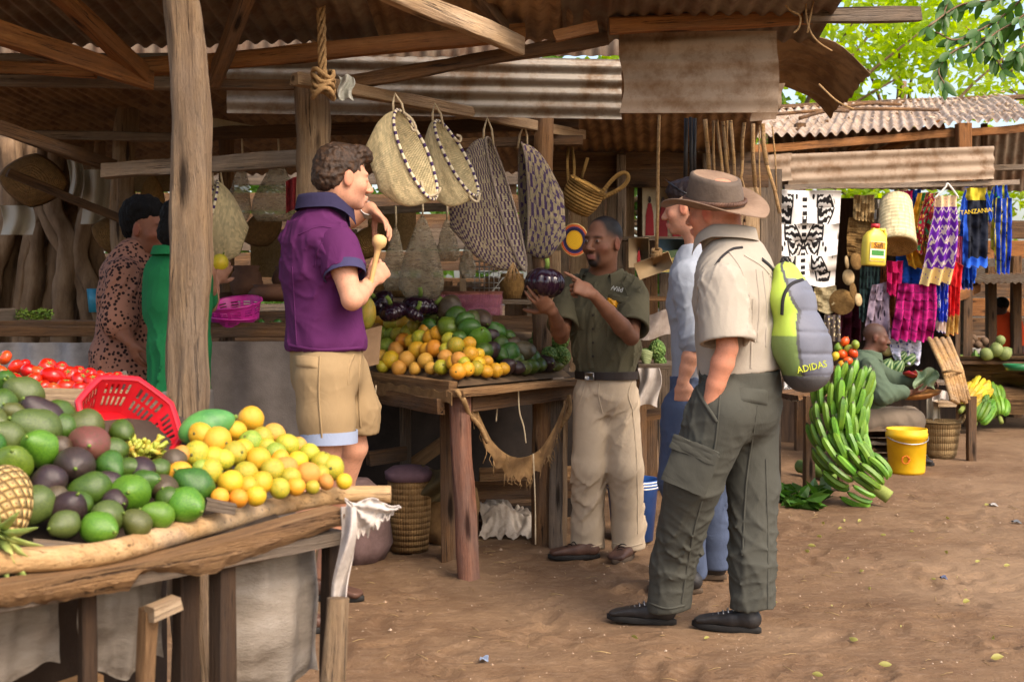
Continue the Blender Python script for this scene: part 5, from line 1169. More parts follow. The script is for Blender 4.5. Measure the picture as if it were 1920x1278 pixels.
# tomato crate
tc = thing('tomato_crate', 'rough wooden crate of tomatoes behind the near avocados', 'crate', P(90, 760, 3.0))
beam('front_board', P(-80, 742, 2.95), P(245, 750, 2.95), .02, .05, W_PALE, tc, rough=.003); beam('side_board', P(243, 742, 2.97), P(230, 712, 3.4), .02, .05, W_GREY, tc); beam('back_board', P(-80, 702, 3.45), P(235, 715, 3.45), .02, .05, W_GREY, tc)
a = P(-80, 762, 2.95); beam('floor_board', V((-1.35, 3.2, 1.06)), V((-.93, 3.2, 1.06)), .52, .02, W_GREY, tc); 
for x in (-1.3, -.98): beam('leg', V((x, 3.15, 0)), V((x, 3.15, 1.05)), .06, .06, W_DARK, tc)
def z_tom(x, y): return 1.095+.14*max(0, y-2.95)
r_, or_ = 'red', 'orange red'
pile('tomato', [(10, 670, 14, or_), (4, 700, 16, or_), (30, 688, 15, r_), (27, 712, 18, r_), (56, 697, 18, r_), (62, 714, 17, r_), (90, 688, 18, r_), (100, 708, 25, r_), (80, 724, 14, r_), (130, 703, 18, r_), (148, 698, 14, r_), (150, 712, 17, r_), (168, 701, 13, r_), (174, 714, 16, r_), (190, 706, 13, r_), (205, 709, 13, r_), (124, 724, 17, r_), (218, 716, 13, r_), (150, 728, 15, r_), (42, 728, 16, r_), (234, 714, 10, r_), (196, 720, 14, r_), (10, 724, 16, r_), (72, 698, 14, or_), (115, 690, 14, r_), (-12, 690, 18, or_), (172, 728, 14, r_), (45, 684, 13, r_), (100, 728, 13, or_), (220, 706, 11, r_)], z_tom, 'in the tomato crate', 'tomatoes in the wooden crate')
# colanders
def colander(name, label, c, nrm, R0, R1, hgt, nside, mat, roll=0, slot=3, aspect=1.0):
    t = thing(name, label, 'colander', V(c)-V((0, 0, R1*.5))); z = unit(nrm); x, y = frame(z); M = Matrix.Translation(V(c)) @ Matrix((x, y, z)).transposed().to_4x4() @ RZ(roll)
    m = 96; pr = lambda th: (math.cos(math.pi/nside)/math.cos((th % (2*math.pi/nside))-math.pi/nside))**.8 if nside else 1
    nv = 14
    for sgn, nm in ((0, 'wall'),):
        g = Geo(); v = []; f = []
        for s in (0, .0025):
            for i in range(nv+1):
                k = i/nv; rr = lerp(R0, R1, k)+s
                for j in range(m): th = 2*math.pi*j/m; q = rr*pr(th); v.append((q*math.cos(th)*aspect, q*math.sin(th), (k-1)*hgt-s*(i == 0)))
        per = m//(nside or 6)
        for i in range(nv):
            for j in range(m):
                jj = j % per; hole = (3 <= i <= 11) and (2 <= jj < per-1) and (((i in (5, 7, 9)) and (j % 8) > 1) if slot == 1 else (jj % 2 == 0 and i != 7))
                if hole: continue
                k = (j+1) % m
                for s in (0, 1): o = s*(nv+1)*m; f.append((o+i*m+j, o+i*m+k, o+(i+1)*m+k, o+(i+1)*m+j)[::1 if s else -1])
        g.add(v, f); obj('wall', g, mat, t, M=M)
    obj('base', lathe([(.002, -hgt-.002), (R0*.98, -hgt-.002), (R0*1.0, -hgt+.003), (.002, -hgt+.003)], m, fn=lambda th, i: pr(th)), mat, t, M=M @ Matrix.Diagonal((aspect, 1, 1, 1)))
    obj('rim', lathe([(R1-.002, .0), (R1+.009, .002), (R1+.011, -.006), (R1+.009, -.007), (R1+.006, .0-.002)], m, fn=lambda th, i: pr(th), cap0=False, cap1=False), mat, t, M=M @ Matrix.Diagonal((aspect, 1, 1, 1)))
    return t, M
REDP = m_gloss('red_plastic', srgb(214, 34, 44), srgb(190, 24, 36), .28, 4, 0); PINKP = m_gloss('pink_plastic', srgb(222, 62, 170), srgb(196, 44, 146), .3, 4, 0)
cc = P(246, 786, 2.60); colander('plastic_colander', 'red slotted plastic basket tipped over on the near avocados', cc, (.66, -.58, .68), .078, .112, .085, 8, REDP, .5, 3, 1.0)
g = Geo(); random.seed(3)
for k in range(110):
    p = P(random.gauss(260, 22), random.gauss(846, 10), random.gauss(2.56, .014)); d = V((random.uniform(-1, 1), random.uniform(-1, 1), random.uniform(-.3, 1))).normalized()*random.uniform(.008, .018)
    tube([p-d, p, p+d*.8+V((0, 0, .004)), p+d*1.2], [.0015, .0055, .005, .0015], 6, g)
ch = structure(obj('chillies', g, plain('chilli_skin', srgb(168, 172, 70), srgb(116, 140, 44), 40, .4, c3=srgb(206, 150, 60))), 'stuff'); tag(ch, 'little yellow green chillies in the red basket', 'chillies')

# ------------------------------------------------------------------ the middle fruit table
mt_ = thing('market_table', 'rough middle table at the corner of the stall with a reddish front leg', 'table', (-.25, 6.3, 0))
C0, CL, CR = V((-.2565, 5.9, .915)), V((-.95, 7.12, .915)), V((.365, 6.74, .915)); U1 = (CR-C0).normalized(); U2 = (CL-C0).normalized()
pole('leg', V((-.205, 5.93, -.03)), P(862, 735, 5.97), .054, .048, wood('reddish_log', srgb(152, 104, 82), srgb(104, 66, 54), srgb(176, 132, 106), 0), mt_, rough=.08, bend=.01, seed=31)
beam('leg', V((.24, 6.7, -.02)), V((.25, 6.74, .9)), .075, .06, W_GREY, mt_); beam('leg', V((.285, 6.68, -.02)), V((.292, 6.70, .9)), .025, .03, W_PALE, mt_)
beam('leg', V((-.6, 6.9, -.02)), V((-.6, 6.9, .9)), .06, .06, W_GREY, mt_); beam('leg', V((-.32, 6.35, -.02)), V((-.33, 6.35, .9)), .09, .09, W_DARK, mt_)
beam('edge_board', C0+V((-.02, -.02, -.015)), CR+V((.03, .0, -.015)), .11, .032, W_TABLE, mt_, rough=.006); beam('edge_board', C0+U2*.06+V((-.0, 0, .0)), CL, .05, .07, W_TABLE, mt_)
beam('apron', C0+U1*.08+V((.0, .05, -.075)), CR+V((0, .05, -.075)), .04, .075, W_DARK, mt_); beam('apron', C0+V((-.09, .06, -.09)), CL+V((0, 0, -.09)), .04, .08, W_DARK, mt_)
for k in range(7): a = C0+U2*(.12+.17*k); beam('top_board', a+V((0, .04, -.02)), a+U1*1.06+V((0, .04, -.02)), .16, .025, W_GREY, mt_)
beam('cross_rail', V((-.18, 6.9, .36)), V((.42, 6.95, .36)), .03, .075, W_TABLE, mt_); beam('cross_rail', V((-.25, 7.0, .26)), V((.42, 7.05, .26)), .03, .1, W_DARK, mt_)
def bur(u, v): p = C0.lerp(CL, u); return p+V((-.03, -.03, -.015-.06*v+.012*math.sin(u*17)*v+.006*math.sin(u*51)))
cloth('burlap_trim', bur, 50, 6, BURLAP, mt_)
# burlap swag and cords hanging from the edge
sw = thing('burlap_swag', 'sagging strip of frayed burlap slung under the middle table', 'burlap', P(960, 860, 6.1))
def swag(u, v):
    x = lerp(885, 1065, u); y = 765+(1-(2*u-1)**2)*95+lerp(-2, 24+14*math.sin(u*3.1)+5*math.sin(u*55), v)-60*max(0, u-.72)*1.2+(-35*max(0, .2-u)*3)
    return P(x, y, lerp(6.0, 6.62, u)+.03*math.sin(u*12+v*3))
cloth('cloth', swag, 60, 8, BURLAP, sw, .004)
g = Geo(); random.seed(8)
for k in range(46):
    u = random.random(); p = V(swag(u, 1 if random.random() < .8 else 0)); tube([p, p+V((random.uniform(-.01, .01), -.01, -.02)), p+V((random.uniform(-.02, .02), -.005, -random.uniform(.03, .07)))], .0022, 4, g)
structure(obj('fringe', g, ROPE, sw), 'stuff')
g = Geo(); tube(spline([P(855, 730, 5.86), P(870, 750, 5.87), P(880, 775, 5.95), P(900, 800, 6.0), P(915, 830, 6.02)], 6), .012, 6, g, rough=.4); obj('cord', g, ROPE, sw); g = Geo(); tube(spline([P(1050, 800, 6.6), P(1068, 770, 6.6), P(1066, 740, 6.62)], 6), .012, 6, g, rough=.4); obj('cord', g, ROPE, sw)
for lab, pts in (('frayed string hanging from the table edge above the swag, left one', [(935, 722), (933, 760), (930, 790)]), ('knotted string hanging from the middle table edge, right one', [(972, 722), (974, 770), (982, 800), (986, 830)]), ('long twine hanging down to the floor beside the back leg', [(1000, 850), (1003, 930), (1004, 1020)]), ('short string loop under the burlap trim at the left', [(705, 722), (704, 738), (702, 748)])):
    o = tube(spline([P(x, y, 6.25) for x, y in pts], 6), .004, 5, rough=.3); tag(obj('string', o, STRING), lab, 'string')
def z_mid(x, y): return .945+.5*max(0, y-5.93-max((x+.2565)*1.335, -(x+.2565)*1.55))
rowsm = []
for i in range(14):
    row = []
    for j in range(24):
        p = C0+U1*(.02+.98*j/23)+U2*(.03+1.1*i/13); row.append(V((p.x, p.y, max(.925, min(1.16, z_mid(p.x, p.y)-.065)))))
    rowsm.append(row)
tag(obj('display_board', grid(rowsm), plain('sack_board', srgb(112, 90, 66), srgb(70, 56, 42), 10, .9)), 'sloping board under the fruit of the middle table', 'board')
pile('orange', [(735, 605, 16, yg), (714, 597, 15, y_), (711, 627, 16, g_), (778, 613, 17, yg), (747, 628, 15, yg), (757, 640, 16, o_), (725, 648, 15, g_), (820, 625, 14, o_), (788, 634, 16, yg), (806, 632, 14, y_), (743, 656, 15, n_), (782, 656, 16, y_), (815, 653, 16, o_), (837, 656, 14, yg), (732, 674, 17, y_), (763, 674, 16, n_), (798, 676, 15, n_), (835, 669, 14, n_), (827, 688, 14, yg), (860, 674, 15, n_), (882, 664, 15, y_), (855, 648, 16, yg), (880, 644, 13, y_), (842, 637, 14, yg), (876, 692, 14, o_), (893, 690, 14, yg), (912, 696, 13, y_), (898, 681, 12, y_), (858, 696, 15, o_), (930, 694, 13, y_), (944, 691, 12, y_), (913, 678, 12, y_), (717, 687, 12, yg), (748, 690, 14, n_), (808, 690, 12, n_), (778, 691, 12, n_), (757, 606, 13, y_), (797, 619, 13, y_), (898, 664, 12, y_), (765, 622, 14, yg), (772, 640, 14, y_), (800, 655, 13, o_), (848, 680, 13, y_), (716, 668, 13, n_), (733, 628, 13, g_), (870, 680, 12, yg)], z_mid, 'of the middle orange heap', 'oranges on the middle table', 1.05)
pile('avocado', [(817, 589, 23, O_), (843, 576, 22, N_), (857, 594, 20, G_), (842, 614, 20, B_), (880, 616, 20, G_), (900, 634, 21, B_), (902, 601, 21, N_), (930, 622, 18, G_), (922, 631, 15, D_), (907, 658, 16, G_), (922, 657, 16, D_), (953, 664, 21, G_), (983, 660, 21, N_), (938, 644, 15, G_), (951, 686, 15, D_), (970, 689, 13, D_), (984, 689, 13, O_), (996, 687, 14, G_), (1012, 684, 13, G_), (1024, 680, 17, D_), (1043, 683, 14, O_), (804, 611, 15, G_), (862, 634, 13, G_), (953, 632, 14, G_), (870, 600, 15, G_), (962, 645, 14, N_), (940, 664, 14, G_), (885, 598, 16, O_), (968, 675, 14, G_), (1000, 672, 14, G_)], z_mid, 'of the middle avocado heap', 'avocados on the middle table', 1.05)
# eggplants lying behind
for i, (x, y, r, lab) in enumerate(((713, 568, 24, 'flat shiny eggplant at the left end of the row behind the middle oranges'), (737, 584, 23, 'dark eggplant lying in front of the leftmost one, beside the yellow papaya'), (786, 574, 28, 'large ribbed eggplant in the middle of the row behind the oranges'), (776, 590, 17, 'small eggplant tucked under the large ribbed one'), (808, 574, 15, 'eggplant at the right end of the row, next to the brown avocado'))):
    c = P(x, y, 6.75-.1*(i in (1, 3))); t = thing('eggplant', lab, 'eggplant', c-V((0, 0, .05)), 'eggplants on the middle table'); ribbed_eggplant(t, r/F*6.75*1.05, r/F*6.75*.72, Matrix.Translation(c) @ RX(.5-.2*i) @ RY(.4*i-.7))
lone('papaya', 'yellow green papaya right beside the elbow of the purple shirt man', 'papaya', P(690, 588, 6.6), .045, .085, RY(.1), m_fruit('yellow_papaya_skin', srgb(196, 176, 60), srgb(92, 132, 56), srgb(90, 120, 50), .5, 8))
b = NB('soursop_skin'); vo = b.n('TexVoronoi'); vo.inputs['Scale'].default_value = 62; b.l(b.coord('Object'), vo.inputs['Vector']); n1 = b.noise(b.coord('Object'), 12, 3)
SOUR = b.out(b.mix(b.ramp(vo.outputs['Distance'], [(.05, (1, 1, 1)), (.5, (0, 0, 0))]), b.ramp(n1, [(.3, srgb(62, 98, 44)), (.7, srgb(104, 138, 64))]), srgb(150, 170, 96)), .6, b.bump(b.math('MULTIPLY', vo.outputs['Distance'], -1.0), 1, .02), .3)
for i, (x, y, r, lab) in enumerate(((1016, 626, 19, 'spiky green soursop on top of its heap'), (1014, 648, 25, 'wide spiky soursop under the topmost one'), (1050, 638, 18, 'yellowish soursop beside the guide\'s elbow'), (1052, 668, 19, 'spiky soursop at the right end of the middle table'), (1030, 664, 15, 'small soursop in the middle of the soursops'))):
    lone('soursop', lab, 'soursop', P(x, y, 6.85-.05*i), r/F*6.8, r/F*6.8*1.15, RY(.5*i) @ RX(.4*i), SOUR)
tag(beam('stall_board', P(915, 605, 7.1), P(1012, 608, 7.1), .03, .09, W_DARK), 'dark upright board behind the soursops', 'board'); tag(beam('stall_board', P(905, 628, 6.98), P(1010, 632, 6.98), .03, .05, W_PALE), 'pale board edge under the dark upright board', 'board')
tag(cloth('cardboard_flap', lambda u, v: P(lerp(684, 716, u)-6*v, lerp(618, 690, v)-8*u, 6.55-.06*v), 6, 8, plain('cardboard', srgb(170, 138, 106), srgb(140, 110, 82), 8, .9), None, .006), 'bent cardboard flap holding the oranges at the left', 'cardboard')
tag(cloth('burlap_sheet', lambda u, v: P(lerp(682, 712, u), lerp(607, 632, v), 6.75)+V((0, 0, .006*math.sin(u*9))), 8, 6, BURLAP, None, .006), 'scrap of burlap over the tray beside the eggplants', 'burlap')
pk = thing('wicker_basket', 'wicker basket wrapped in thin pink plastic film behind the avocados', 'basket', P(875, 592, 7.2))
PW = weave('pinkish_wicker', srgb(176, 116, 100), srgb(128, 78, 66), 40, 5)
rowsb = [[V((k*.21*math.copysign(abs(math.cos(t))**.5, math.cos(t)), k*.11*math.copysign(abs(math.sin(t))**.5, math.sin(t)), z)) for t in np.linspace(0, 6.2832, 40, endpoint=False)] for k, z in ((.9, 0), (1, .13), (1.03, .145), (.96, .14), (.88, .02))]
obj('body', grid(rowsb, True, True, True), PW, pk, M=Matrix.Translation(P(875, 592, 7.25)) @ RZ(-.05))
b = NB('pink_film'); n1 = b.noise(b.coord('Object'), 14, 6, .7, 1.0); b.out(srgb(190, 110, 140), .2, b.bump(n1, .8, .03), .6); b.b.inputs['Alpha'].default_value = .35; FILM = b.m
cloth('film', lambda u, v: P(lerp(812, 942, u), lerp(552, 594, v)+5*math.sin(u*14)*v, 7.11+.02*math.sin(u*9+v*4)), 30, 10, FILM, pk, .002)
# ------------------------------------------------------------------ hanging woven bags
def stripes(name, c1, c2, n, duty=.5, coord='UV', ax=1):
    if name in MC: return MC[name]
    b = NB(name); o = b.sep(b.coord(coord)); f = b.math('LESS_THAN', b.math('FRACT', b.math('MULTIPLY', o[ax], n)), duty); n1 = b.noise(b.coord('Object'), 60, 3)
    MC[name] = b.out(b.mix(f, c1, c2), .8, b.bump(n1, .4, .004), .2); return MC[name]
RIM = stripes('purple_bound_rim', srgb(222, 210, 178), srgb(70, 50, 90), 30, .4)
def bag(label, mt, mb, bt_, bb, Y, th, mat, dx=12, bulge=8, group='woven bags hanging from the pale pole', rim=RIM, hang_to=None, loops=(), name='woven_bag'):
    t = thing(name, label, 'bag', P((mb[0]+bb[0])/2, max(mb[1], bb[1]), Y), group)
    q = lambda p: P(p[0], p[1], Y); nv, nu = 16, 44; rows = []; sgn = 1 if mt[0] > bt_[0] else -1; ppm = F/Y
    for i in range(nv+1):
        k = i/nv; b_ = math.sin(k*math.pi)*bulge/ppm; top = q(bt_).lerp(q(mt), k)+V((0, 0, b_)); bot = q(bb).lerp(q(mb), k)-V((0, 0, b_)); c = (top+bot)/2; hf = (top-bot)/2
        e = min(1, (k*3.2+.04))**.55; d = V((dx/ppm*k**1.5, th*e*(.75+.25*k), 0)); c = c+V((-sgn*.02*(1-e), 0, 0))
        rows.append([c+hf*math.cos(a)*(.72+.28*e)+d*math.sin(a)+V((.003*N3((a*2, k*5, Y)),)*3) for a in np.linspace(0, 2*math.pi, nu, endpoint=False)])
    inner = [[p.lerp(sum(r, V((0, 0, 0)))/nu, .035) for p in r] for r in rows]
    g = grid(rows, True, True); grid(inner[1:][::-1], True, g=g); obj('body', g, mat, t)
    m = rows[-1]+rows[-1][:2]; obj('rim', tube([p+(m[(i+1) % nu]-p)*0 for i, p in enumerate(m)], .0075, 7, vs=1), rim, t)
    g = Geo(); top = q(mt)
    if hang_to: h0 = q(hang_to); tube([top+V((-.02, -.01, -.03)), top.lerp(h0, .5)+V((-.018, -.01, 0)), h0+V((0, -.03, .015)), top.lerp(h0, .5)+V((.022, 0, 0)), top+V((.03, 0, -.035))], .006, 6, g); obj('handle', g, STRING, t)
    for lp in loops: obj('handle', tube(spline([q(p)+V((0, -.015, 0)) for p in lp], 6), .0065, 6, rough=.1), STRING, t)
    return t
bag('large cream woven bag with a purple striped rim, nearest the purple shirt man', (747, 206), (812, 374), (688, 262), (722, 372), 5.55, .055, CREAM, 23, 14, hang_to=(742, 184), loops=([(757, 212), (772, 224), (780, 240), (776, 246), (770, 238)], [(790, 340), (796, 362), (808, 368), (822, 362), (826, 352)]))
bag('second cream woven bag with a striped rim, just right of the large one', (820, 226), (892, 368), (796, 262), (812, 378), 5.95, .05, CREAM, 19, 14, hang_to=(816, 202), loops=([(852, 262), (862, 266), (864, 258), (856, 254)], [(874, 352), (884, 372), (896, 378), (900, 362)]))
bag('flat woven bag with dense purple zigzags, left of the two patterned ones', (914, 258), (984, 508), (848, 335), (850, 440), 6.25, .07, PURPLE_W, 14, 24, hang_to=(914, 228), rim=PURPLE_W)
bag('flat woven bag with loose purple patches, next to the slim dark post', (978, 268), (986, 472), (1050, 350), (1056, 456), 6.7, .06, PATCH_W, -8, 20, hang_to=(983, 240), rim=PATCH_W)
bag('cone shaped cream bag hanging right behind the front post', (408, 338), (372, 478), (464, 418), (440, 486), 6.45, .07, CREAM, -12, 12, group=None, hang_to=(402, 306))
g = Geo()
for k in range(14): a = random.uniform(-1, 1); tube([P(962, 492, 6.2), P(962+a*9, 506, 6.2), P(962+a*18, 516+random.uniform(0, 14), 6.2)], .0025, 4, g)
tag(structure(obj('raffia_tassel', g, ROPE), 'stuff'), 'raffia tassel at the tip of the zigzag bag', 'tassel')
# small brown basket with handles
bk_ = thing('woven_basket', 'small open weave brown basket with a big loop handle, over the guide\'s head', 'basket', P(1085, 412, 6.9)); BM = Matrix.Translation(P(1076, 396, 6.9)) @ RZ(-.5) @ RY(.55)
OW = weave('open_brown_weave', srgb(190, 150, 84), srgb(140, 104, 54), 30, 12, bump=1)
pf = [(.05, 0), (.085, .01), (.105, .06), (.112, .12), (.108, .165), (.114, .17), (.1, .165), (.1, .1), (.08, .02)]
obj('body', lathe(pf, 36, cap0=True, cap1=True), OW, bk_, M=BM)
obj('handle', tube(spline([P(1120, 372, 6.85), P(1150, 335, 6.85), P(1170, 324, 6.85), P(1178, 334, 6.85), P(1165, 352, 6.85), P(1125, 374, 6.85)], 8), .012, 8, rough=.15), OW, bk_)
obj('handle', tube(spline([P(1066, 345, 6.9), P(1064, 300, 6.95), P(1068, 262, 7.0), P(1076, 300, 6.95), P(1076, 340, 6.9)], 8), .009, 7, rough=.15), OW, bk_); obj('handle', tube([P(1090, 335, 6.95), P(1102, 296, 6.95)], .01, 7, rough=.1), OW, bk_)
pl = thing('woven_plate', 'round coiled plate with yellow centre and dark blue ring, left of the guide\'s face', 'plate', P(1078, 480, 7.1)); b = NB('coiled_rings'); x, y, z = b.sep(b.coord('Object')); rr = b.math('SQRT', b.math('ADD', b.math('MULTIPLY', x, x), b.math('MULTIPLY', z, z)))
PLM = b.out(b.ramp(b.math('MULTIPLY', rr, 9), [(.0, srgb(214, 168, 40)), (.42, srgb(204, 150, 36)), (.5, srgb(38, 34, 60)), (.62, srgb(60, 48, 96)), (.7, srgb(190, 90, 50)), (.82, srgb(214, 180, 120))], 'CONSTANT'), .8, b.bump(b.math('SINE', b.math('MULTIPLY', rr, 700)), .4, .004), .2)
obj('disc', lathe([(.002, -.004), (.095, 0), (.098, .006), (.09, .008), (.002, .004)], 40), PLM, pl, M=Matrix.Translation(P(1076, 450, 7.1)) @ RX(math.radians(90))).data.transform(Matrix.Identity(4))
for ch_ in pl.children: ch_.data.transform(RX(math.radians(90))); ch_.matrix_basis = Matrix.Translation(P(1076, 450, 7.1)) @ RZ(.5)
# clear plastic bags
b = NB('clear_film'); n1 = b.noise(b.coord('Object'), 9, 6, .7, 1.2); n2 = b.noise(b.coord('Object', (1, 1, 3)), 22, 4); m_ = b.out(b.ramp(n2, [(.35, srgb(120, 104, 80)), (.55, srgb(170, 156, 130)), (.75, srgb(96, 104, 84))]), .25, b.bump(n1, .9, .03), .6); b.b.inputs['Alpha'].default_value = .62; FILM2 = m_
def pbag(label, top, x0, x1, y1, Y, seed=1):
    t = thing('plastic_bag', label, 'plastic bag', P((x0+x1)/2, y1, Y), 'clear plastic bags hanging behind the stall'); c0 = P(top[0], top[1], Y); c1 = P((x0+x1)/2, y1, Y); w_ = (x1-x0)/2/F*Y; rows = []
    for i in range(15):
        k = i/14; rr = w_*(.08+.92*min(1, k*1.5)**.8)*(1-.35*max(0, k-.85)/.15); c = c0.lerp(c1, k)
        rows.append([c+V((rr*math.cos(a), rr*.45*math.sin(a), 0))*(1)+V((math.cos(a), math.sin(a), 0))*.018*N3((a*2+seed, k*4, seed))*(k+.1) for a in np.linspace(0, 6.2832, 26, endpoint=False)])
    obj('film', grid(rows, True, False, True), FILM2, t); obj('tie', tube([c0+V((0, 0, .12)), c0+V((.004, 0, .03)), c0], .006, 6, rough=.4), STRING, t); return t
pbag('big clear plastic bag with green printing, hanging left of the zigzag bag', (792, 405), 748, 832, 562, 6.9, 1); pbag('small clear plastic bag high up beside the zigzag bag', (838, 410), 820, 862, 490, 7.0, 2); pbag('glittering plastic bag behind the wooden ladle', (742, 425), 716, 762, 545, 7.1, 3)
pbag('small pale plastic bag under the zigzag bag', (876, 455), 862, 892, 522, 7.1, 4)
for i, (x0, x1, y1, lab) in enumerate(((420, 468, 420, 'dull clear bag hanging left of the purple man\'s collar'), (468, 556, 415, 'shiny crumpled bag hanging behind the purple man\'s neck'))): pbag(lab, ((x0+x1)/2+10, 300), x0, x1, y1, 7.0, 6+i)
# rope with cardboard sign
sg = thing('cardboard_sign', 'blank tilted cardboard sign hanging on a rope beside the guide\'s shoulder', 'sign', P(1226, 525, 6.15))
obj('card', grid([[P(1190, 492, 6.15), P(1252, 470, 6.15)], [P(1203, 525, 6.15), P(1263, 503, 6.15)]]), plain('blank_card', srgb(214, 182, 136), srgb(196, 162, 116), 10, .85, .1), sg) if False else None
obj('card', box(.186, .008, .088, bev=.002), plain('blank_card', srgb(214, 182, 136), srgb(196, 162, 116), 10, .85, .1), sg, M=Matrix.Translation(P(1226, 498, 6.15)) @ RY(math.radians(-20)))
obj('rope', tube([P(1236, 216, 6.18), P(1234, 300, 6.17), P(1233, 400, 6.16), P(1231, 468, 6.15)], .0085, 7, rough=.25), ROPE, sg); g = Geo()
for k in range(3): tube([P(1231, 470+k*5, 6.14)+V((.022*math.cos(a), .02*math.sin(a), .01*math.sin(a+k))) for a in np.linspace(0, 6.3, 12)], .009, 6, g, rough=.3)
obj('knot', g, ROPE, sg)
# canes hung at the end of the shelter
BAM = wood('cane', srgb(196, 156, 104), srgb(156, 116, 70), srgb(214, 180, 130), .12); BLK = plain('black_pipe', srgb(40, 38, 38), srgb(24, 22, 22), 20, .5)
cn = [((1287, 222), (1285, 335), 8, BLK), ((1295, 220), (1296, 340), 7, BLK), ((1303, 222), (1302, 345), 7, BLK), ((1322, 224), (1330, 330), 8, BAM), ((1338, 226), (1340, 340), 5, BAM), ((1344, 226), (1358, 372), 6, BAM), ((1356, 228), (1372, 380), 7, BAM), ((1370, 226), (1378, 372), 7, BAM), ((1396, 230), (1392, 300), 7, BAM), ((1392, 300), (1386, 345), 6, BAM), ((1412, 232), (1416, 350), 8, BAM), ((1416, 350), (1428, 405), 7, BAM), ((1430, 232), (1438, 310), 9, BAM), ((1438, 310), (1462, 400), 7, BAM), ((1364, 226), (1366, 300), 4, BAM), ((1448, 236), (1456, 360), 3, BAM), ((1424, 236), (1427, 395), 3, BAM), ((1390, 330), (1400, 378), 3, BAM)]
PL = ['leftmost', 'second', 'third', 'fourth', 'fifth', 'sixth', 'seventh', 'eighth']
for i, (a, b2, wd, m) in enumerate(cn):
    Yc = 5.95+.04*(i % 4); A, B2 = P(a[0], a[1], Yc), P(b2[0], b2[1], Yc); o = tube([A, A.lerp(B2, .5)+V((.006*math.sin(i*3), 0, 0)), B2], [wd/2/F*Yc]*3, 8, rough=.08)
    tag(obj('hanging_cane', o, m), '%s hanging over the hat, %s from the left of the bundle' % ('black pipe' if m is BLK else ('thin straight cane' if wd < 5 else 'thick pale cane'), (ORD+['sixteenth', 'seventeenth', 'eighteenth'])[i]), 'cane', 'canes hung at the shelter end')
# dry twigs at the roof corner
for lab, q in (('hooked dry twig dangling left of the roof corner', [(1460, -10), (1480, 18), (1500, 30), (1498, 52), (1488, 62)]), ('long dry twig curling down along the roof corner', [(1512, -10), (1512, 30), (1520, 60), (1535, 80), (1560, 96)]), ('short straight dry twig beside the long curling one', [(1528, -8), (1518, 40), (1514, 62)]), ('dry twig below the curled brown sheet, against the shed roof', [(1535, 158), (1570, 190), (1600, 205)])): tag(obj('dry_twig', tube(spline([P(x, y, 5.3) for x, y in q], 5), .0045, 5, rough=.3), ROPE), lab, 'twig')
# torn pale scrap & plastic scraps
tag(cloth('paper_scrap', lambda u, v: P(lerp(385, 497, u), lerp(218, 240, u)+lerp(0, 24, v)*(1-u)-6*math.sin(u*3)*v, 7.3), 14, 4, plain('pale_scrap', srgb(206, 192, 160), srgb(170, 150, 116), 8), None, .004), 'pale torn scrap nailed to a beam behind the front post', 'scrap')
tag(cloth('plastic_scrap', lambda u, v: P(lerp(635, 662, u)+3*math.sin(v*7), lerp(142, 186, v)+3*math.sin(u*8), 5.45+.02*math.sin(u*9+v*5)), 10, 12, plain('scrunched_plastic', srgb(206, 206, 196), srgb(150, 150, 138), 30, .3, .6), None, .003), 'scrunched clear plastic stuck on the hanging pole beside the rope', 'scrap')

# ------------------------------------------------------------------ the dim counter at the back left
ct = thing('counter', 'long rough counter behind the two women, draped with grey plastic', 'counter', (-1.9, 6.7, 0))
beam('top_board', P(-60, 622, 6.62), P(568, 622, 6.62), .09, .055, W_DARK, ct); beam('top_board', P(-60, 606, 6.9), P(568, 608, 6.9), .5, .03, W_DARK, ct)
for x in (-3.0, -2.1, -1.2): beam('leg', V((x, 6.8, -.02)), V((x, 6.8, 1.16)), .07, .07, W_DARK, ct)
GP_ = plain('grey_plastic_sheet', srgb(150, 148, 148), srgb(104, 102, 104), 5, .55, .4, 60, c3=srgb(176, 172, 170)); GS = plain('grey_sackcloth', srgb(142, 134, 128), srgb(108, 100, 94), 6, .9, .5, 150)
cloth('sheet', lambda u, v: P(lerp(-60, 300, u), 642, 6.56)+V((0, .03*math.sin(u*31+v*4)+.02*N3((u*9, v*5, 2)), -v*1.05)), 60, 16, GP_, ct, .003)
cloth('sheet', lambda u, v: P(lerp(300, 570, u), 640, 6.54)+V((0, .012*math.sin(u*17)+.02*N3((u*6, v*3, 5)), -v*1.1)), 40, 16, GS, ct, .003)
cp = P(440, 612, 6.75); colander('plastic_colander', 'upper of the two pink colanders on the back counter', P(440, 566, 6.75), (-.08, -.25, 1), .118, .142, .1, 0, PINKP, 0, 1); colander('plastic_colander', 'lower pink colander under the other on the back counter', P(437, 592, 6.75), (.06, -.12, 1), .10, .128, .06, 0, PINKP, 0, 1)
PEP = m_gloss('green_pepper_skin', srgb(58, 112, 40), srgb(34, 80, 28), .2)
for i, (x, y, lab) in enumerate(((490, 608, 'green pepper touching the pink colanders'), (506, 612, 'green pepper second from the pink colanders'), (520, 606, 'green pepper third from the pink colanders'), (532, 612, 'green pepper nearest the purple shirt on the counter'))):
    lone('green_pepper', lab, 'pepper', P(x, y, 6.75), .024, .03, RY(.4*i) @ RX(.3*i), PEP, fn=lambda th, i_: 1+.12*abs(math.sin(th*2)))
CLAY = plain('brown_clay', srgb(112, 76, 56), srgb(74, 50, 38), 6, .75, .2)
def pot(label, c, r, h, m=CLAY): tag(obj('clay_pot', lathe([(r*.5, 0), (r*.85, h*.18), (r, h*.45), (r*.86, h*.75), (r*.7, h*.88), (r*.82, h), (r*.76, h), (r*.64, h*.88), (r*.7, h*.6), (r*.3, h*.1)], 30), m, M=Matrix.Translation(c)), label, 'pot', 'clay pots on the counter')
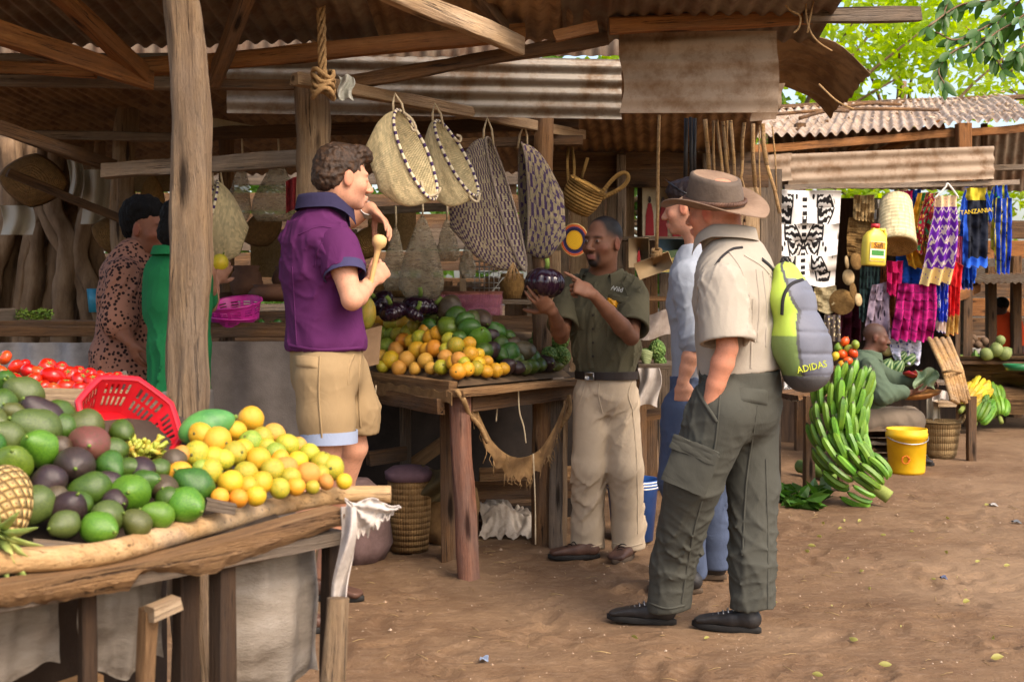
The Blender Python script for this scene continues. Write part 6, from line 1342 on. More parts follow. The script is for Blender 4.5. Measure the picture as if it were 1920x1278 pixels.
pot('tall brown clay pot behind the pink colanders', P(462, 560, 7.4), .1, .2); pot('wide clay bowl right of the pink colanders', P(510, 565, 7.2), .14, .1); pot('dark clay pot half behind the purple shirt', P(540, 545, 7.5), .1, .15)
pot('round clay pot on its side, under the dark straw basket', P(420, 590, 7.6), .09, .14)
tag(beam('wooden_box', P(488, 600, 7.2), P(545, 600, 7.2), .14, .1, W_DARK), 'dark wooden box behind the green peppers', 'box')
# greens tray at the far left
g = Geo()
for k in range(420):
    p = P(random.uniform(28, 98), random.uniform(582, 600), random.uniform(6.75, 6.95)); d = V((random.uniform(-1, 1), random.uniform(-1, 1), random.uniform(-.2, 1))).normalized()*random.uniform(.012, .03); s_ = d.cross(V((.3, .2, 1))).normalized()*.008
    g.add([p-s_, p+s_, p+d+s_*.3], [(0, 1, 2)])
tag(structure(obj('leafy_greens', g, plain('greens', srgb(140, 164, 60), srgb(84, 120, 44), 30, .7), smooth=False), 'stuff'), 'small heap of fresh green leaves on the counter at far left', 'greens')
tag(beam('wooden_box', P(-40, 600, 6.75), P(28, 598, 6.85), .1, .13, W_GREY), 'end grain log box left of the leafy greens', 'box'); tag(beam('wooden_trough', P(30, 606, 6.72), P(140, 608, 6.72), .04, .04, W_DARK), 'dark trough board in front of the leafy greens', 'trough')
# strangler fig at the far left
BARK = plain('fig_bark', srgb(118, 94, 70), srgb(70, 54, 40), 9, .9, .9, 60, stretch=(1, 1, .35), c3=srgb(146, 122, 96))
tr = thing('fig_tree', 'old fig tree with twisting aerial roots at the far left', 'tree', P(90, 600, 8.8))
g = Geo(); random.seed(12)
rt_ = [[(60, 250), (50, 380), (20, 480), (8, 620)], [(85, 250), (70, 400), (64, 500), (55, 620)], [(110, 260), (100, 380), (130, 470), (118, 620)], [(150, 250), (130, 400), (95, 480), (95, 620)], [(170, 260), (165, 400), (185, 500), (215, 620)], [(40, 300), (90, 420), (150, 520), (170, 620)], [(135, 260), (150, 360), (120, 440), (140, 620)], [(10, 260), (20, 400), (-10, 500), (-30, 620)], [(-40, 240), (-30, 400), (-20, 620)], [(30, 240), (36, 380), (80, 500), (74, 620)], [(95, 240), (120, 350), (60, 430), (36, 620)], [(190, 250), (180, 350), (150, 470), (196, 620)], [(120, 240), (96, 330), (112, 460), (84, 620)]]
obj('trunk', tube([P(70, 100, 9.2), P(75, 300, 9.1), P(75, 450, 9.1), P(75, 640, 9.1), P(75, 930, 9.1)], [.36, .34, .36, .42, .5], 22, rough=.22, seed=3), BARK, tr)
for i, q in enumerate(rt_): obj('aerial_root', tube(spline([P(x, y, 8.72-.1*(i % 3)) for x, y in q]+[P(q[-1][0]+(q[-1][0]-75)*.3, 930, 8.6)], 8), [.026+.035*((i*7) % 5)/5+.0014*k for k in range(33)], 14, rough=.3, seed=i, groove=.25), BARK, tr)
def leaves(n, fn, size, g=None, droop=.3, seed=1):
    "n folded leaf blades scattered by fn(R) -> centre"
    R = np.random.RandomState(seed); v = []; f = []
    for k in range(n):
        c = V(fn(R)); d = V(R.normal(size=3)); d.z = d.z*.6-droop; d.normalize(); s_ = d.cross(V(R.normal(size=3))).normalized(); L = size*R.uniform(.6, 1.3); w_ = L*.27; nn = d.cross(s_)*w_*.35; i = len(v)
        v += [c, c+d*L*.45+s_*w_+nn, c+d*L, c+d*L*.45-s_*w_+nn, c+d*L*.5]; f += [(i, i+1, i+4), (i+1, i+2, i+4), (i+4, i+2, i+3), (i, i+4, i+3)]
    g = g or Geo(); return g.add(v, f)
def m_leaf(name, a, b_, tr_=.5, rough=.5):
    b = NB(name); n1 = b.noise(b.coord('Object'), 2.2, 4); n2 = b.noise(b.coord('Object'), 30, 2); col = b.ramp(b.math('ADD', b.math('MULTIPLY', n1, .6), b.math('MULTIPLY', n2, .4)), [(.35, b_), (.65, a)])
    m = b.out(col, rough, None, .3); t = b.n('BsdfTranslucent'); mx = b.n('MixShader'); o = [x for x in b.t.nodes if x.type == 'OUTPUT_MATERIAL'][0]
    b.l(b.hsv(col, .49, 1.15, 1.5), t.inputs[0]); mx.inputs[0].default_value = tr_; b.l(b.b.outputs[0], mx.inputs[1]); b.l(t.outputs[0], mx.inputs[2]); b.l(mx.outputs[0], o.inputs[0]); return m
LF_BR = m_leaf('sunlit_leaf', srgb(176, 196, 64), srgb(126, 160, 46), .6); LF_MD = m_leaf('mid_leaf', srgb(104, 140, 50), srgb(66, 104, 40), .4); LF_DK = m_leaf('glossy_dark_leaf', srgb(72, 112, 44), srgb(44, 82, 32), .3, .35)
# hanging things on the left, in the gloom
def flat_basket(label, c, w_, h_, mat, rot=0, tilt=0, dep=.05):
    rows = [[V((k*w_/2*math.cos(a)*(1-.12*abs(math.sin(2*a))), -d, k*h_/2*math.sin(a)*(1-.12*abs(math.sin(2*a))))) for a in np.linspace(0, 6.2832, 36, endpoint=False)] for k, d in ((.02, dep), (.6, dep), (.88, dep*.8), (1, 0), (1.03, -.008), (.97, .01), (.84, dep*.6), (.02, dep*.75))]
    tag(obj('hanging_basket', grid(rows, True), mat, M=Matrix.Translation(c) @ RZ(tilt) @ RY(rot)), label, 'basket', 'baskets hung in the gloom at the left')
flat_basket('wide dark straw mat basket at the top left edge', P(62, 338, 7.4), .42, .32, DKSTRAW, .1); flat_basket('straw tray right of the dark split post', P(285, 375, 7.9), .16, .34, STRAW); flat_basket('striped straw tray left of the dark split post', P(232, 378, 7.9), .16, .36, STRAW, .05)
flat_basket('dim flat basket behind the shoulder of the leopard print woman', P(215, 440, 7.6), .3, .24, DKSTRAW, .3); flat_basket('brown basket between the front post and the purple man', P(490, 432, 7.4), .26, .2, DKSTRAW, -.4); flat_basket('small basket behind the ladle', P(690, 455, 7.5), .2, .2, STRAW, .2)
WC = cloth_m('whitish_cloth', srgb(176, 168, 152), .15)
for i, (x0, x1, y0, y1, lab) in enumerate(((126, 152, 300, 372, 'white patterned rag at the far left above the tree roots'), (150, 205, 318, 420, 'greyish cloth hung behind the sloping pole at left'), (0, 60, 385, 440, 'pale cloth low at the left edge above the roots'))):
    tag(cloth('hung_cloth', lambda u, v: P(lerp(x0, x1, u)+6*math.sin(v*3), lerp(y0, y1, v), 7.8+.04*math.sin(u*9+v*2)), 14, 10, WC), lab, 'cloth')
RED_ = plain('red_netting', srgb(150, 40, 44), srgb(100, 24, 30), 40, .7, .5); tag(cloth('red_net', lambda u, v: P(lerp(537, 572, u), lerp(340, 400, v)-8*math.sin(u*3), 6.6+.03*math.sin(u*14)), 12, 10, RED_), 'bunch of red netting behind the purple man\'s collar', 'net')
tag(obj('blue_bucket', lathe([(.06, 0), (.075, .16), (.07, .16), (.05, .01)], 20), m_gloss('turquoise_plastic', srgb(30, 150, 176), srgb(20, 120, 150), .4), M=Matrix.Translation(P(184, 585, 8.4))), 'small turquoise pail glimpsed left of the leopard print woman', 'pail')
# back fence of slats with daylight between
fn_ = thing('slat_fence', 'gappy wooden slat wall far behind the stalls', 'fence', (-2, 10.6, 0)); random.seed(5)
for k in range(13): z = .12+k*.19; beam('slat', V((-6, 10.6+random.uniform(-.03, .03), z)), V((1.0, 10.6, z+random.uniform(-.05, .05))), .03, random.uniform(.13, .20), W_DARK if k % 3 else W_GREY, fn_, seg=20)
for x in (-5.5, -4, -2.6, -1.3, 0, .9): beam('upright', V((x, 10.7, 0)), V((x, 10.7, 2.6)), .08, .08, W_DARK, fn_)
# stall shelf wall behind the guide
wl = thing('plank_wall', 'upright plank wall hung with paintings behind the guide', 'wall', (1.2, 8.6, 0)); x = .28; random.seed(9)
while x < 1.78: wd = random.uniform(.09, .17); beam('plank', V((x+wd/2, 8.6+random.uniform(-.01, .01), -.05)), V((x+wd/2+random.uniform(-.01, .01), 8.6, 2.25+random.uniform(-.05, .05))), wd*.94, .025, random.choice([W_GREY, W_DARK, W_PALE]), wl, seg=14, up=V((0, 1, 0))); x += wd
beam('wide_board', P(1030, 318, 8.4), P(1440, 318, 8.4), .04, .24, W_DARK, wl); beam('shelf', P(1150, 448, 8.35), P(1330, 448, 8.35), .2, .025, W_GREY, wl); beam('shelf', P(1160, 560, 8.2), P(1330, 560, 8.2), .35, .03, W_DARK, wl)
for x_ in (1165, 1325): beam('upright', P(x_, 290, 8.33), V((P(x_, 290, 8.33).x, 8.33, 0)), .06, .06, W_GREY, wl)
bl_ = thing('plank_backing', 'dark plank backing of the fruit stall between the posts', 'wall', (-.3, 9.0, 0)); x = -1.25
while x < .3: wd = random.uniform(.12, .22); z1 = random.uniform(1.35, 1.6); beam('plank', V((x+wd/2, 9.0+random.uniform(-.02, .02), 0)), V((x+wd/2, 9.0, z1)), wd*.86, .025, random.choice([W_GREY, W_DARK]), bl_, seg=12, up=V((0, 1, 0))); x += wd+.01
for z in (.5, 1.0, 1.4): beam('rail', V((-1.3, 8.94, z)), V((.3, 8.94, z+.02)), .05, .07, W_DARK, bl_)
# paintings: flat canvases with figures in robes
def painting(label, x0, y0, x1, y1, Y, bgc, bits):
    t = thing('painting', label, 'painting', P((x0+x1)/2, y1, Y), 'paintings leaning in the stall'); w_ = (x1-x0)/F*Y; h_ = (y1-y0)/F*Y; c = P((x0+x1)/2, (y0+y1)/2, Y); obj('canvas', box(w_, .02, h_, bev=.002), plain(label[:18].replace(' ', '_'), *bgc, 6, .8), t, M=Matrix.Translation(c))
    for i, (pts, cc) in enumerate(bits):
        q = [c+V((a*w_/2, -.0125-.001*i, b2*h_/2)) for a, b2 in pts]; obj('painted_figure', Geo().add(q, [tuple(range(len(q)))]), plain('paint_%d_%d_%d' % tuple(int(255*k) for k in cc), cc, None, 30, .7), t, smooth=False)
robe = lambda x, y, s, c: [([(x-.16*s, y-.75*s), (x+.16*s, y-.75*s), (x+.14*s, y-.1*s), (x+.06*s, y+.25*s), (x-.06*s, y+.25*s), (x-.14*s, y-.1*s)], c), ([(x+.055*s*math.cos(a), y+.36*s+.11*s*math.sin(a)) for a in np.linspace(0, 6, 10)], srgb(40, 26, 22))]
red = srgb(140, 26, 34)
painting('tall white board painted with three figures in dark red robes', 1204, 336, 1296, 446, 8.45, (srgb(196, 184, 158), srgb(166, 150, 120)), robe(-.7, -.1, 1.1, red)+robe(-.15, -.15, 1.15, srgb(116, 20, 28))+robe(.4, -.2, 1.1, red))
painting('small beige painting of one figure in red', 1178, 446, 1217, 502, 8.25, (srgb(190, 164, 128), srgb(160, 134, 98)), robe(.0, -.1, 1.0, srgb(170, 40, 44)))
painting('blue and green landscape painting with little red figures', 1234, 448, 1304, 512, 8.25, (srgb(70, 104, 120), srgb(40, 66, 84)), [([(-1, -.95), (1, -.95), (1, -.1), (-1, -.1)], srgb(164, 150, 84)), ([(-1, -.1), (1, -.1), (1, .25), (.3, .4), (-.5, .3), (-1, .35)], srgb(72, 92, 60))]+robe(.2, -.4, .5, red)+robe(-.2, -.45, .45, srgb(60, 40, 36)))
# greens table right of the guide
gt = thing('side_table', 'narrow table of greens between the guide and the woman', 'table', (1.0, 7.6, 0))
beam('top', P(1190, 684, 7.5), P(1300, 684, 7.5), .5, .03, W_GREY, gt); beam('lower_shelf', P(1190, 780, 7.6), P(1300, 770, 7.6), .4, .03, W_DARK, gt)
for x_ in (.78, 1.12): beam('leg', V((x_, 7.4, 0)), V((x_, 7.4, .93)), .06, .06, W_DARK, gt)
for i, (x, y, r, lab) in enumerate(((1232, 655, 17, 'large knobbly green fruit on the narrow side table'), (1210, 664, 12, 'smaller green fruit left on the narrow side table'), (1238, 676, 11, 'small green fruit in front on the narrow side table'))): lone('soursop', lab, 'fruit', P(x, y, 7.4), r/F*7.4, r/F*8.4, RY(i), SOUR)
for i in range(6): tag(obj('folded_greens', tube(spline([P(1196+i*3, 662+i*4, 7.35), P(1208, 658+i*4, 7.33), P(1222-i, 662+i*4, 7.35)], 5), .014, 7, rough=.35, seed=i), plain('pale_greens', srgb(160, 168, 120), srgb(110, 124, 80), 30)), 'roll of pale green leaves, %s from the top of its little stack' % ORD[i], 'greens', 'rolls of greens')
tag(cloth('plastic_bag', lambda u, v: P(lerp(1196, 1236, u)+4*math.sin(v*5), lerp(690, 765, v)-8*math.sin(u*3)*v, 7.2+.03*math.sin(u*9+v*4)), 12, 14, plain('white_plastic_cloth', (.7, .7, .7))), 'white plastic hanging from the narrow side table', 'plastic bag')
tag(cloth('plastic_sheet', lambda u, v: P(lerp(1190, 1300, u), lerp(585, 632, v)+6*math.sin(u*8), 7.7+.04*math.sin(u*9+v*3)), 20, 8, plain('pale_plastic', srgb(190, 176, 166), srgb(140, 126, 116), 9, .35, .6)), 'crumpled pale plastic and papers on the stall behind the guide', 'plastic')
# under the middle table: sacks, baskets, scraps
bw = thing('wicker_basket', 'tall openwork cane basket under the left end of the middle table', 'basket', P(768, 1030, 6.6))
obj('body', lathe([(.10, 0), (.115, .2), (.12, .40), (.125, .42), (.11, .40), (.1, .05)], 30), weave('cane_openwork', srgb(176, 140, 92), srgb(112, 82, 50), 24, 16, bump=.8), bw, M=Matrix.Translation(V((P(768, 1030, 6.6).x, 6.6, 0)))); obj('lid_cloth', lathe([(.13, .38), (.135, .42), (.09, .45), (.01, .46)], 24, fn=lambda th, i: 1+.06*math.sin(th*5)), plain('mauve_cloth', srgb(128, 96, 104), srgb(92, 70, 76), 10), bw, M=Matrix.Translation(V((P(768, 1030, 6.6).x, 6.6, 0))))
def sackm(label, c, r, h, m, lean=0): tag(obj('sack', lathe([(r*.8, 0), (r*1.05, h*.2), (r, h*.6), (r*.8, h*.85), (r*.35, h), (r*.05, h*.98)], 26, fn=lambda th, i: 1+.09*math.sin(th*3+i)+.05*math.sin(th*7-i)), m, M=Matrix.Translation(c) @ RY(lean)), label, 'sack')
sackm('dusty mauve sack beside the tall cane basket', V((-.79, 6.35, 0)), .15, .42, plain('mauve_sack', srgb(122, 98, 96), srgb(88, 70, 66), 8, .9, .5)); sackm('dark burlap sack slumped behind the cane basket', V((-.38, 6.85, 0)), .16, .38, BURLAP, .15)
tag(cloth('olive_cloth', lambda u, v: P(lerp(790, 850, u)+8*math.sin(v*4), lerp(870, 930, v)+10*math.sin(u*3), 6.55+.05*math.sin(u*7+v*5)), 14, 12, plain('olive_rag', srgb(112, 96, 62), srgb(72, 62, 40), 9)), 'olive rag draped over the lower beam behind the reddish table leg', 'rag')
def ws(u, v): c = GP(lerp(898, 1022, u), 1012); return V((c.x+.02*math.sin(v*7), c.y+v*.35, .02+.15*math.sin(v*2.6)*(1-.6*abs(u-.35))*(1+.25*math.sin(u*7))+.06*N3((u*5, v*5, 1))+.035*N3((u*14, v*14, 3))))
tag(cloth('plastic_sack', ws, 44, 30, plain('crumpled_white_sack', srgb(206, 194, 178), srgb(150, 134, 116), 8, .6, .6, 60)), 'crumpled white plastic sack on the ground under the middle table', 'sack')
for lab, a, b2 in (('brown plank leaning under the middle table', (735, 900, 7.0), (830, 830, 7.0)), ('dark log lying behind the reddish table leg', (800, 990, 7.2), (1040, 985, 7.3)), ('short stick in the clutter under the table', (690, 860, 6.8), (760, 850, 6.9)), ('rough dark board low under the middle table', (880, 935, 7.4), (1060, 930, 7.4))): tag(beam('scrap_timber', P(*a), P(*b2), .06, .08, W_TABLE if 'plank' in lab else W_DARK), lab, 'timber')
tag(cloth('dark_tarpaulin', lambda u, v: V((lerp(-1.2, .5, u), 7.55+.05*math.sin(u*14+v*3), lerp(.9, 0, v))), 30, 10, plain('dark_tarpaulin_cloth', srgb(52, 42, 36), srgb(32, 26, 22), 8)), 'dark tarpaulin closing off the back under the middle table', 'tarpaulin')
tag(obj('stone', lathe([(.002, 0), (.05, .01), (.055, .035), (.03, .06), (.002, .065)], 14, fn=lambda th, i: 1+.15*math.sin(th*2+i)), plain('brown_stone', srgb(122, 92, 76), srgb(90, 66, 54), 10), M=Matrix.Translation(GP(1020, 1012))), 'brown stone at the edge of the crumpled white sack', 'stone')
BLUEP = m_gloss('blue_plastic', srgb(44, 92, 164), srgb(32, 70, 130), .35, 6, 0); WHP = plain('white_plastic', srgb(226, 222, 214), None, 10, .5)
bb_ = thing('bucket', 'blue plastic bucket with white bands behind the guide\'s legs', 'bucket', V((P(1190, 1010, 6.9).x, 6.9, 0))); BMx = Matrix.Translation(V((P(1186, 1010, 6.9).x, 6.9, 0)))
obj('body', lathe([(.115, 0), (.14, .28), (.148, .285), (.15, .34), (.142, .34), (.135, .29), (.108, .012)], 36), BLUEP, bb_, M=BMx)
for z in (.295, .312, .328): obj('band', lathe([(.1495, z), (.1515, z), (.1515, z+.007), (.1495, z+.007)], 36, cap0=False, cap1=False), WHP, bb_, M=BMx)

# clutter on the shelves behind the middle table
tag(cloth('paper_cone', lambda u, v: P(lerp(910, 946, u)-4*v, lerp(560, 520, u)+lerp(0, 12, v)*(1-u), 7.6+.02*math.sin(v*3)), 8, 6, plain('white_paper', srgb(206, 206, 200), srgb(176, 176, 168), 8)), 'stiff white paper sticking up behind the pink wrapped basket', 'paper')
g = Geo()
for k in range(7): x = 890+k*9; tube([P(x, 488, 8.2), P(x, 556, 8.2)], .004, 4, g)
for k in range(7): y = 490+k*10; tube([P(886, y, 8.2), P(948, y, 8.2)], .004, 4, g)
tag(structure(obj('wire_mesh', g, STEEL), 'stuff'), 'panel of wire mesh behind the zigzag bag', 'mesh')
for i, (x0, y0, x1, y1, Y, wd, m, lab) in enumerate(((1008, 470, 1008, 640, 7.8, .13, W_GREY, 'broad grey upright board behind the guide\'s eggplant'), (1042, 470, 1044, 640, 7.7, .06, W_PALE, 'pale upright batten beside the broad grey board'), (800, 470, 802, 600, 8.0, .08, W_PALE, 'pale upright board seen behind the clear bags'), (868, 480, 868, 600, 8.0, .04, W_PALE, 'thin pale batten left of the wire mesh'), (655, 430, 655, 600, 8.0, .1, W_GREY, 'grey upright board behind the ladle'))):
    tag(beam('back_board', P(x0, y0, Y), P(x1, y1, Y), wd, .025, m, up=V((0, 1, 0))), lab, 'board')
tag(beam('shelf_board', P(640, 560, 7.9), P(1040, 566, 7.9), .3, .03, W_GREY), 'long shelf board behind the fruit heap', 'shelf')
MAT = weave('reed_mat', srgb(176, 146, 100), srgb(124, 98, 62), 50, 30)
for x0, x1, y0, y1, Y, lab in ((690, 780, 395, 470, 8.3, 'woven reed mat hanging behind the ladle'), (470, 560, 430, 520, 8.2, 'reed mat hanging left of the purple shirt'), (205, 330, 325, 360, 8.5, 'strip of reed matting under the grey beam at left')): tag(cloth('reed_mat', lambda u, v: P(lerp(x0, x1, u), lerp(y0, y1, v), Y+.03*math.sin(u*7)), 14, 10, MAT), lab, 'mat')
for i, (x, y, r, h, lab) in enumerate(((760, 556, .1, .12, 'round basket on the shelf behind the eggplants'), (700, 545, .09, .14, 'coiled basket on the shelf near the purple elbow'), (960, 560, .08, .16, 'brown woven pot on the shelf behind the pink basket'))): tag(obj('shelf_basket', lathe([(r*.7, 0), (r, h*.5), (r*.9, h), (r*.8, h), (r*.8, h*.5), (r*.2, h*.2)], 28), STRAW, M=Matrix.Translation(P(x, y, 7.8))), lab, 'basket')
KS = 1.18
_P0 = P
def P(px, py, Y): return _P0(px, py, Y*KS)
# ------------------------------------------------------------------ the stall at the right
rs = thing('market_shed', 'litter covered tin roofed shed at the right, hung with cloths', 'shed', (3, 10, 0))
E0, E1 = P(1045, 288, 8.1), P(1960, 216, 9.6); R0, R1 = P(1230, 222, 11.6), P(1985, 186, 13.2)
n_ = 10; U_ = E1-E0
corr('roof', E0, U_, (R0-E0), C_LITTER, rs, pitch=.11, amp=.02, nv=14, wav=.05, seed=21, tear=.03)
g = Geo(); random.seed(31)
for k in range(900):
    q, t = random.random(), random.random()**1.3; p = E0+U_*q+(R0-E0)*t+V((0, 0, .03)); d = V((random.uniform(-1, 1), random.uniform(-1, 1), random.uniform(-.1, .35))).normalized()*random.uniform(.02, .07); s_ = d.cross(V((.1, -.6, 1))).normalized()*random.uniform(.008, .02)
    g.add([p-s_, p+d*.5+s_*1.3, p+d, p+d*.4-s_], [(0, 1, 2, 3)])
structure(obj('leaf_litter', g, plain('dry_leaf_litter', srgb(176, 150, 122), srgb(120, 90, 66), 3, .9, 0, c3=srgb(206, 188, 164)), rs, smooth=False), 'stuff')
for q, (a, b2) in enumerate((((1440, 215, 9.8), (1760, 206, 10.0)), ((1560, 205, 10.2), (1690, 196, 10.4)), ((1500, 222, 9.2), (1590, 208, 9.8)))): obj('dead_branch', tube(spline([P(*a), P((a[0]+b2[0])/2, (a[1]+b2[1])/2-6, (a[2]+b2[2])/2), P(*b2)], 6), .018, 6, rough=.3, seed=q), W_DARK, rs)
beam('ridge_cap', R0+V((0, 0, .06)), R1+V((0, 0, .05)), .18, .05, W_DARK, rs)
beam('eave_batten', E0+V((.1, .12, -.07)), E1+V((0, .12, -.09)), .05, .07, W_ORANGE, rs)
corr('back_slope', P(1440, 352, 11.6), V((6.0, .9, .0)), P(1440, 232, 11.3)-P(1440, 352, 11.6), C_DARK, rs, pitch=.12, amp=.018, nv=6, seed=23)
for i, (a, b2) in enumerate((((1592, 292, 9.6), (1662, 238, 9.6)), ((1648, 288, 9.5), (1768, 232, 9.5)), ((1520, 290, 9.4), (1520, 246, 9.4)), ((1545, 290, 9.6), (1545, 246, 9.6)))): beam('rafter', P(*a), P(*b2), .06, .09, W_ORANGE, rs)
for x, Y, w_, y1 in ((1806, 9.3, .12, 340), (1845, 9.9, .05, 420), (1500, 9.3, .09, 900)): q = P(x, 232, Y); beam('post', P(x, y1, Y) if y1 < 900 else V((q.x, q.y, -.05)), q, w_, w_, W_ORANGE if x == 1806 else W_DARK, rs)
corr('fascia_panel', P(1478, 352, 8.75), P(1478, 289, 8.75)-P(1478, 352, 8.75), P(1864, 335, 9.0)-P(1478, 352, 8.75), C_PANEL, rs, pitch=.095, amp=.010, nv=14, wav=.015, seed=25)
corr('fascia_panel', P(1330, 352, 8.65), P(1330, 300, 8.65)-P(1330, 352, 8.65), P(1488, 338, 8.7)-P(1330, 352, 8.65), C_PANEL, rs, pitch=.1, amp=.008, nv=8, wav=.02, seed=26, tear=.06)
beam('hanging_rail', P(1470, 352, 8.7), P(1910, 342, 9.1), .04, .045, W_GREY, rs)
beam('side_rail', P(1850, 315, 10.3), P(1960, 312, 10.5), .05, .06, W_GREY, rs)
obj('back_wall', box(2.66, .05, 2.3), plain('dim_wall_boards', srgb(92, 70, 52), srgb(56, 42, 32), 3, .95, .5, 40, stretch=(9, 1, 1)), rs, M=Matrix.Translation((2.86, 11.6, 1.15)))
# cloths and clothes for sale
def hung(name, label, pts_l, pts_r, Y, mat, cat='cloth', fold=.03, nf=3, group='cloths for sale on the shed rail', nu=36, nv=24, parent=None, seed=0, us=1, vs=1):
    "cloth whose left and right edges follow the given pixel outlines, with soft folds"
    L, R = spline([P(x, y, Y) for x, y in pts_l], 6), spline([P(x, y, Y) for x, y in pts_r], 6)
    def fn(u, v):
        a, b2 = L[min(len(L)-1, int(round(v*(len(L)-1))))], R[min(len(R)-1, int(round(v*(len(R)-1))))]
        return a.lerp(b2, u)+V((0, fold*math.sin(u*6.28*nf+seed+v*1.2)*(.35+.65*v)+.03*N3((u*3+seed, v*3, 4)), .012*math.sin(u*6.28*nf+1)*v))
    o = cloth(name, fn, nu, nv, mat, parent, .004, us, vs)
    return o if parent else tag(o, label, cat, group)
def m_print(name, base, items, rough=.85):
    "printed cotton: items = (kind, scale, threshold, colour)"
    b = NB(name); v = b.coord('UV'); n1 = b.noise(b.coord('Object'), 12, 3); col = b.mix(n1, tuple(x*.8 for x in base), base)
    x, y, z = b.sep(v)
    for kind, sc, th, c in items:
        if kind == 'dots': nd = b.n('TexVoronoi'); nd.inputs['Scale'].default_value = sc; b.l(v, nd.inputs['Vector']); f = b.math('LESS_THAN', nd.outputs['Distance'], th)
        elif kind == 'bands': f = b.math('LESS_THAN', b.math('FRACT', b.math('ADD', b.math('MULTIPLY', y, sc), b.math('MULTIPLY', n1, .12))), th)
        elif kind == 'cols': f = b.math('LESS_THAN', b.math('FRACT', b.math('MULTIPLY', x, sc)), th)
        elif kind == 'zig': f = b.math('LESS_THAN', b.math('FRACT', b.math('ADD', b.math('MULTIPLY', y, sc), b.math('MULTIPLY', b.math('PINGPONG', b.math('MULTIPLY', x, 6), .5), 1.0))), th)
        elif kind == 'blobs': f = b.math('GREATER_THAN', b.noise(b.coord('UV', (1, 1.4, 1)), sc, 2), th)
        elif kind == 'top': f = b.math('LESS_THAN', y, th)
        elif kind == 'low': f = b.math('GREATER_THAN', y, th)
        elif kind == 'mid': f = b.math('LESS_THAN', b.math('ABSOLUTE', b.math('SUBTRACT', x, .5)), th)
        elif kind == 'flower':
            nd = b.n('TexVoronoi'); nd.inputs['Scale'].default_value = sc; nd.inputs['Randomness'].default_value = .5; b.l(v, nd.inputs['Vector']); f = b.math('LESS_THAN', b.math('ABSOLUTE', b.math('SUBTRACT', nd.outputs['Distance'], th)), .09)
        col = b.mix(f, col, c)
    return b.out(col, rough, b.bump(n1, .15, .004), .2)
# black and white print with striped animals left and right of a spine
b = NB('striped_animal_print'); x, y, z = b.sep(b.coord('UV')); ax_ = b.math('ABSOLUTE', b.math('SUBTRACT', x, .5)); cb = b.n('CombineXYZ'); b.l(ax_, cb.inputs[0]); b.l(y, cb.inputs[1])
n0 = b.noise(cb.outputs[0], 5, 3, .6); wob = b.math('MULTIPLY_ADD', b.math('SINE', b.math('MULTIPLY', y, 8.5)), .09, .21); dd = b.math('ABSOLUTE', b.math('SUBTRACT', ax_, wob)); wid = b.math('MULTIPLY_ADD', b.math('ABSOLUTE', b.math('SINE', b.math('MULTIPLY', y, 9.4))), .09, .03)
bodym = b.math('LESS_THAN', dd, wid); st_ = b.math('GREATER_THAN', b.math('FRACT', b.math('ADD', b.math('MULTIPLY', y, 24), b.math('MULTIPLY', n0, 5))), .5); f1 = b.math('MULTIPLY', bodym, st_)
outl = b.math('LESS_THAN', b.math('ABSOLUTE', b.math('SUBTRACT', dd, wid)), .012); dots = b.n('TexVoronoi'); dots.inputs['Scale'].default_value = 16; b.l(cb.outputs[0], dots.inputs['Vector']); dt = b.math('MULTIPLY', b.math('LESS_THAN', dots.outputs['Distance'], .27), b.math('GREATER_THAN', dd, b.math('ADD', wid, .03)))
spine = b.math('MULTIPLY', b.math('LESS_THAN', ax_, .035), b.math('LESS_THAN', b.math('FRACT', b.math('MULTIPLY', y, 26)), .55)); f_ = b.math('MAXIMUM', b.math('MAXIMUM', f1, outl), b.math('MAXIMUM', spine, dt)); inn = b.math('MULTIPLY', b.math('LESS_THAN', ax_, .43), b.math('MULTIPLY', b.math('GREATER_THAN', y, .06), b.math('LESS_THAN', y, .93))); ZEB = b.out(b.mix(b.math('MULTIPLY', f_, inn), srgb(214, 208, 200), srgb(30, 27, 26)), .9, b.bump(b.noise(b.coord('Object'), 40, 3), .2, .004), .2)
hung('printed_cloth', 'white cloth printed with black striped animals', [(1443, 356), (1442, 450), (1445, 534)], [(1578, 358), (1572, 450), (1566, 536)], 8.55, ZEB, fold=.012, nf=2)
hung('printed_cloth', 'dim brown cloth with a dark printed pattern, left of the striped animal cloth', [(1396, 372), (1392, 440), (1396, 520)], [(1442, 372), (1440, 440), (1440, 522)], 8.75, m_print('brown_print', srgb(130, 100, 74), [('blobs', 14, .55, srgb(44, 32, 26))]), fold=.02)
cl = srgb
hung('pink_cloth', 'bright pink cloth high on the rail beside the straw cone', [(1684, 358), (1686, 400)], [(1712, 358), (1708, 402)], 9.0, cloth_m('pink_cotton', cl(206, 36, 108)), fold=.02)
hung('pink_cloth', 'long crimson pink cloth hanging below the straw basket', [(1664, 490), (1664, 550)], [(1694, 490), (1690, 556)], 9.0, cloth_m('crimson_cotton', cl(196, 28, 92)), fold=.02)
hung('blue_cloth', 'royal blue cloth behind the mustard scarf', [(1680, 470), (1684, 520), (1690, 545)], [(1750, 440), (1752, 500), (1756, 545)], 9.02, cloth_m('blue_cotton', cl(28, 84, 178)), fold=.03); hung('blue_cloth', 'small blue cloth at the top between pink and mustard', [(1708, 356), (1706, 400)], [(1728, 356), (1722, 400)], 9.02, cloth_m('blue_cotton', cl(28, 84, 178)), fold=.02)
hung('mustard_scarf', 'mustard yellow scarf beside the royal blue cloth', [(1722, 362), (1708, 420), (1700, 470), (1706, 500)], [(1744, 360), (1734, 420), (1736, 470), (1752, 510)], 8.95, cloth_m('mustard_cotton', cl(204, 150, 44)), fold=.03)
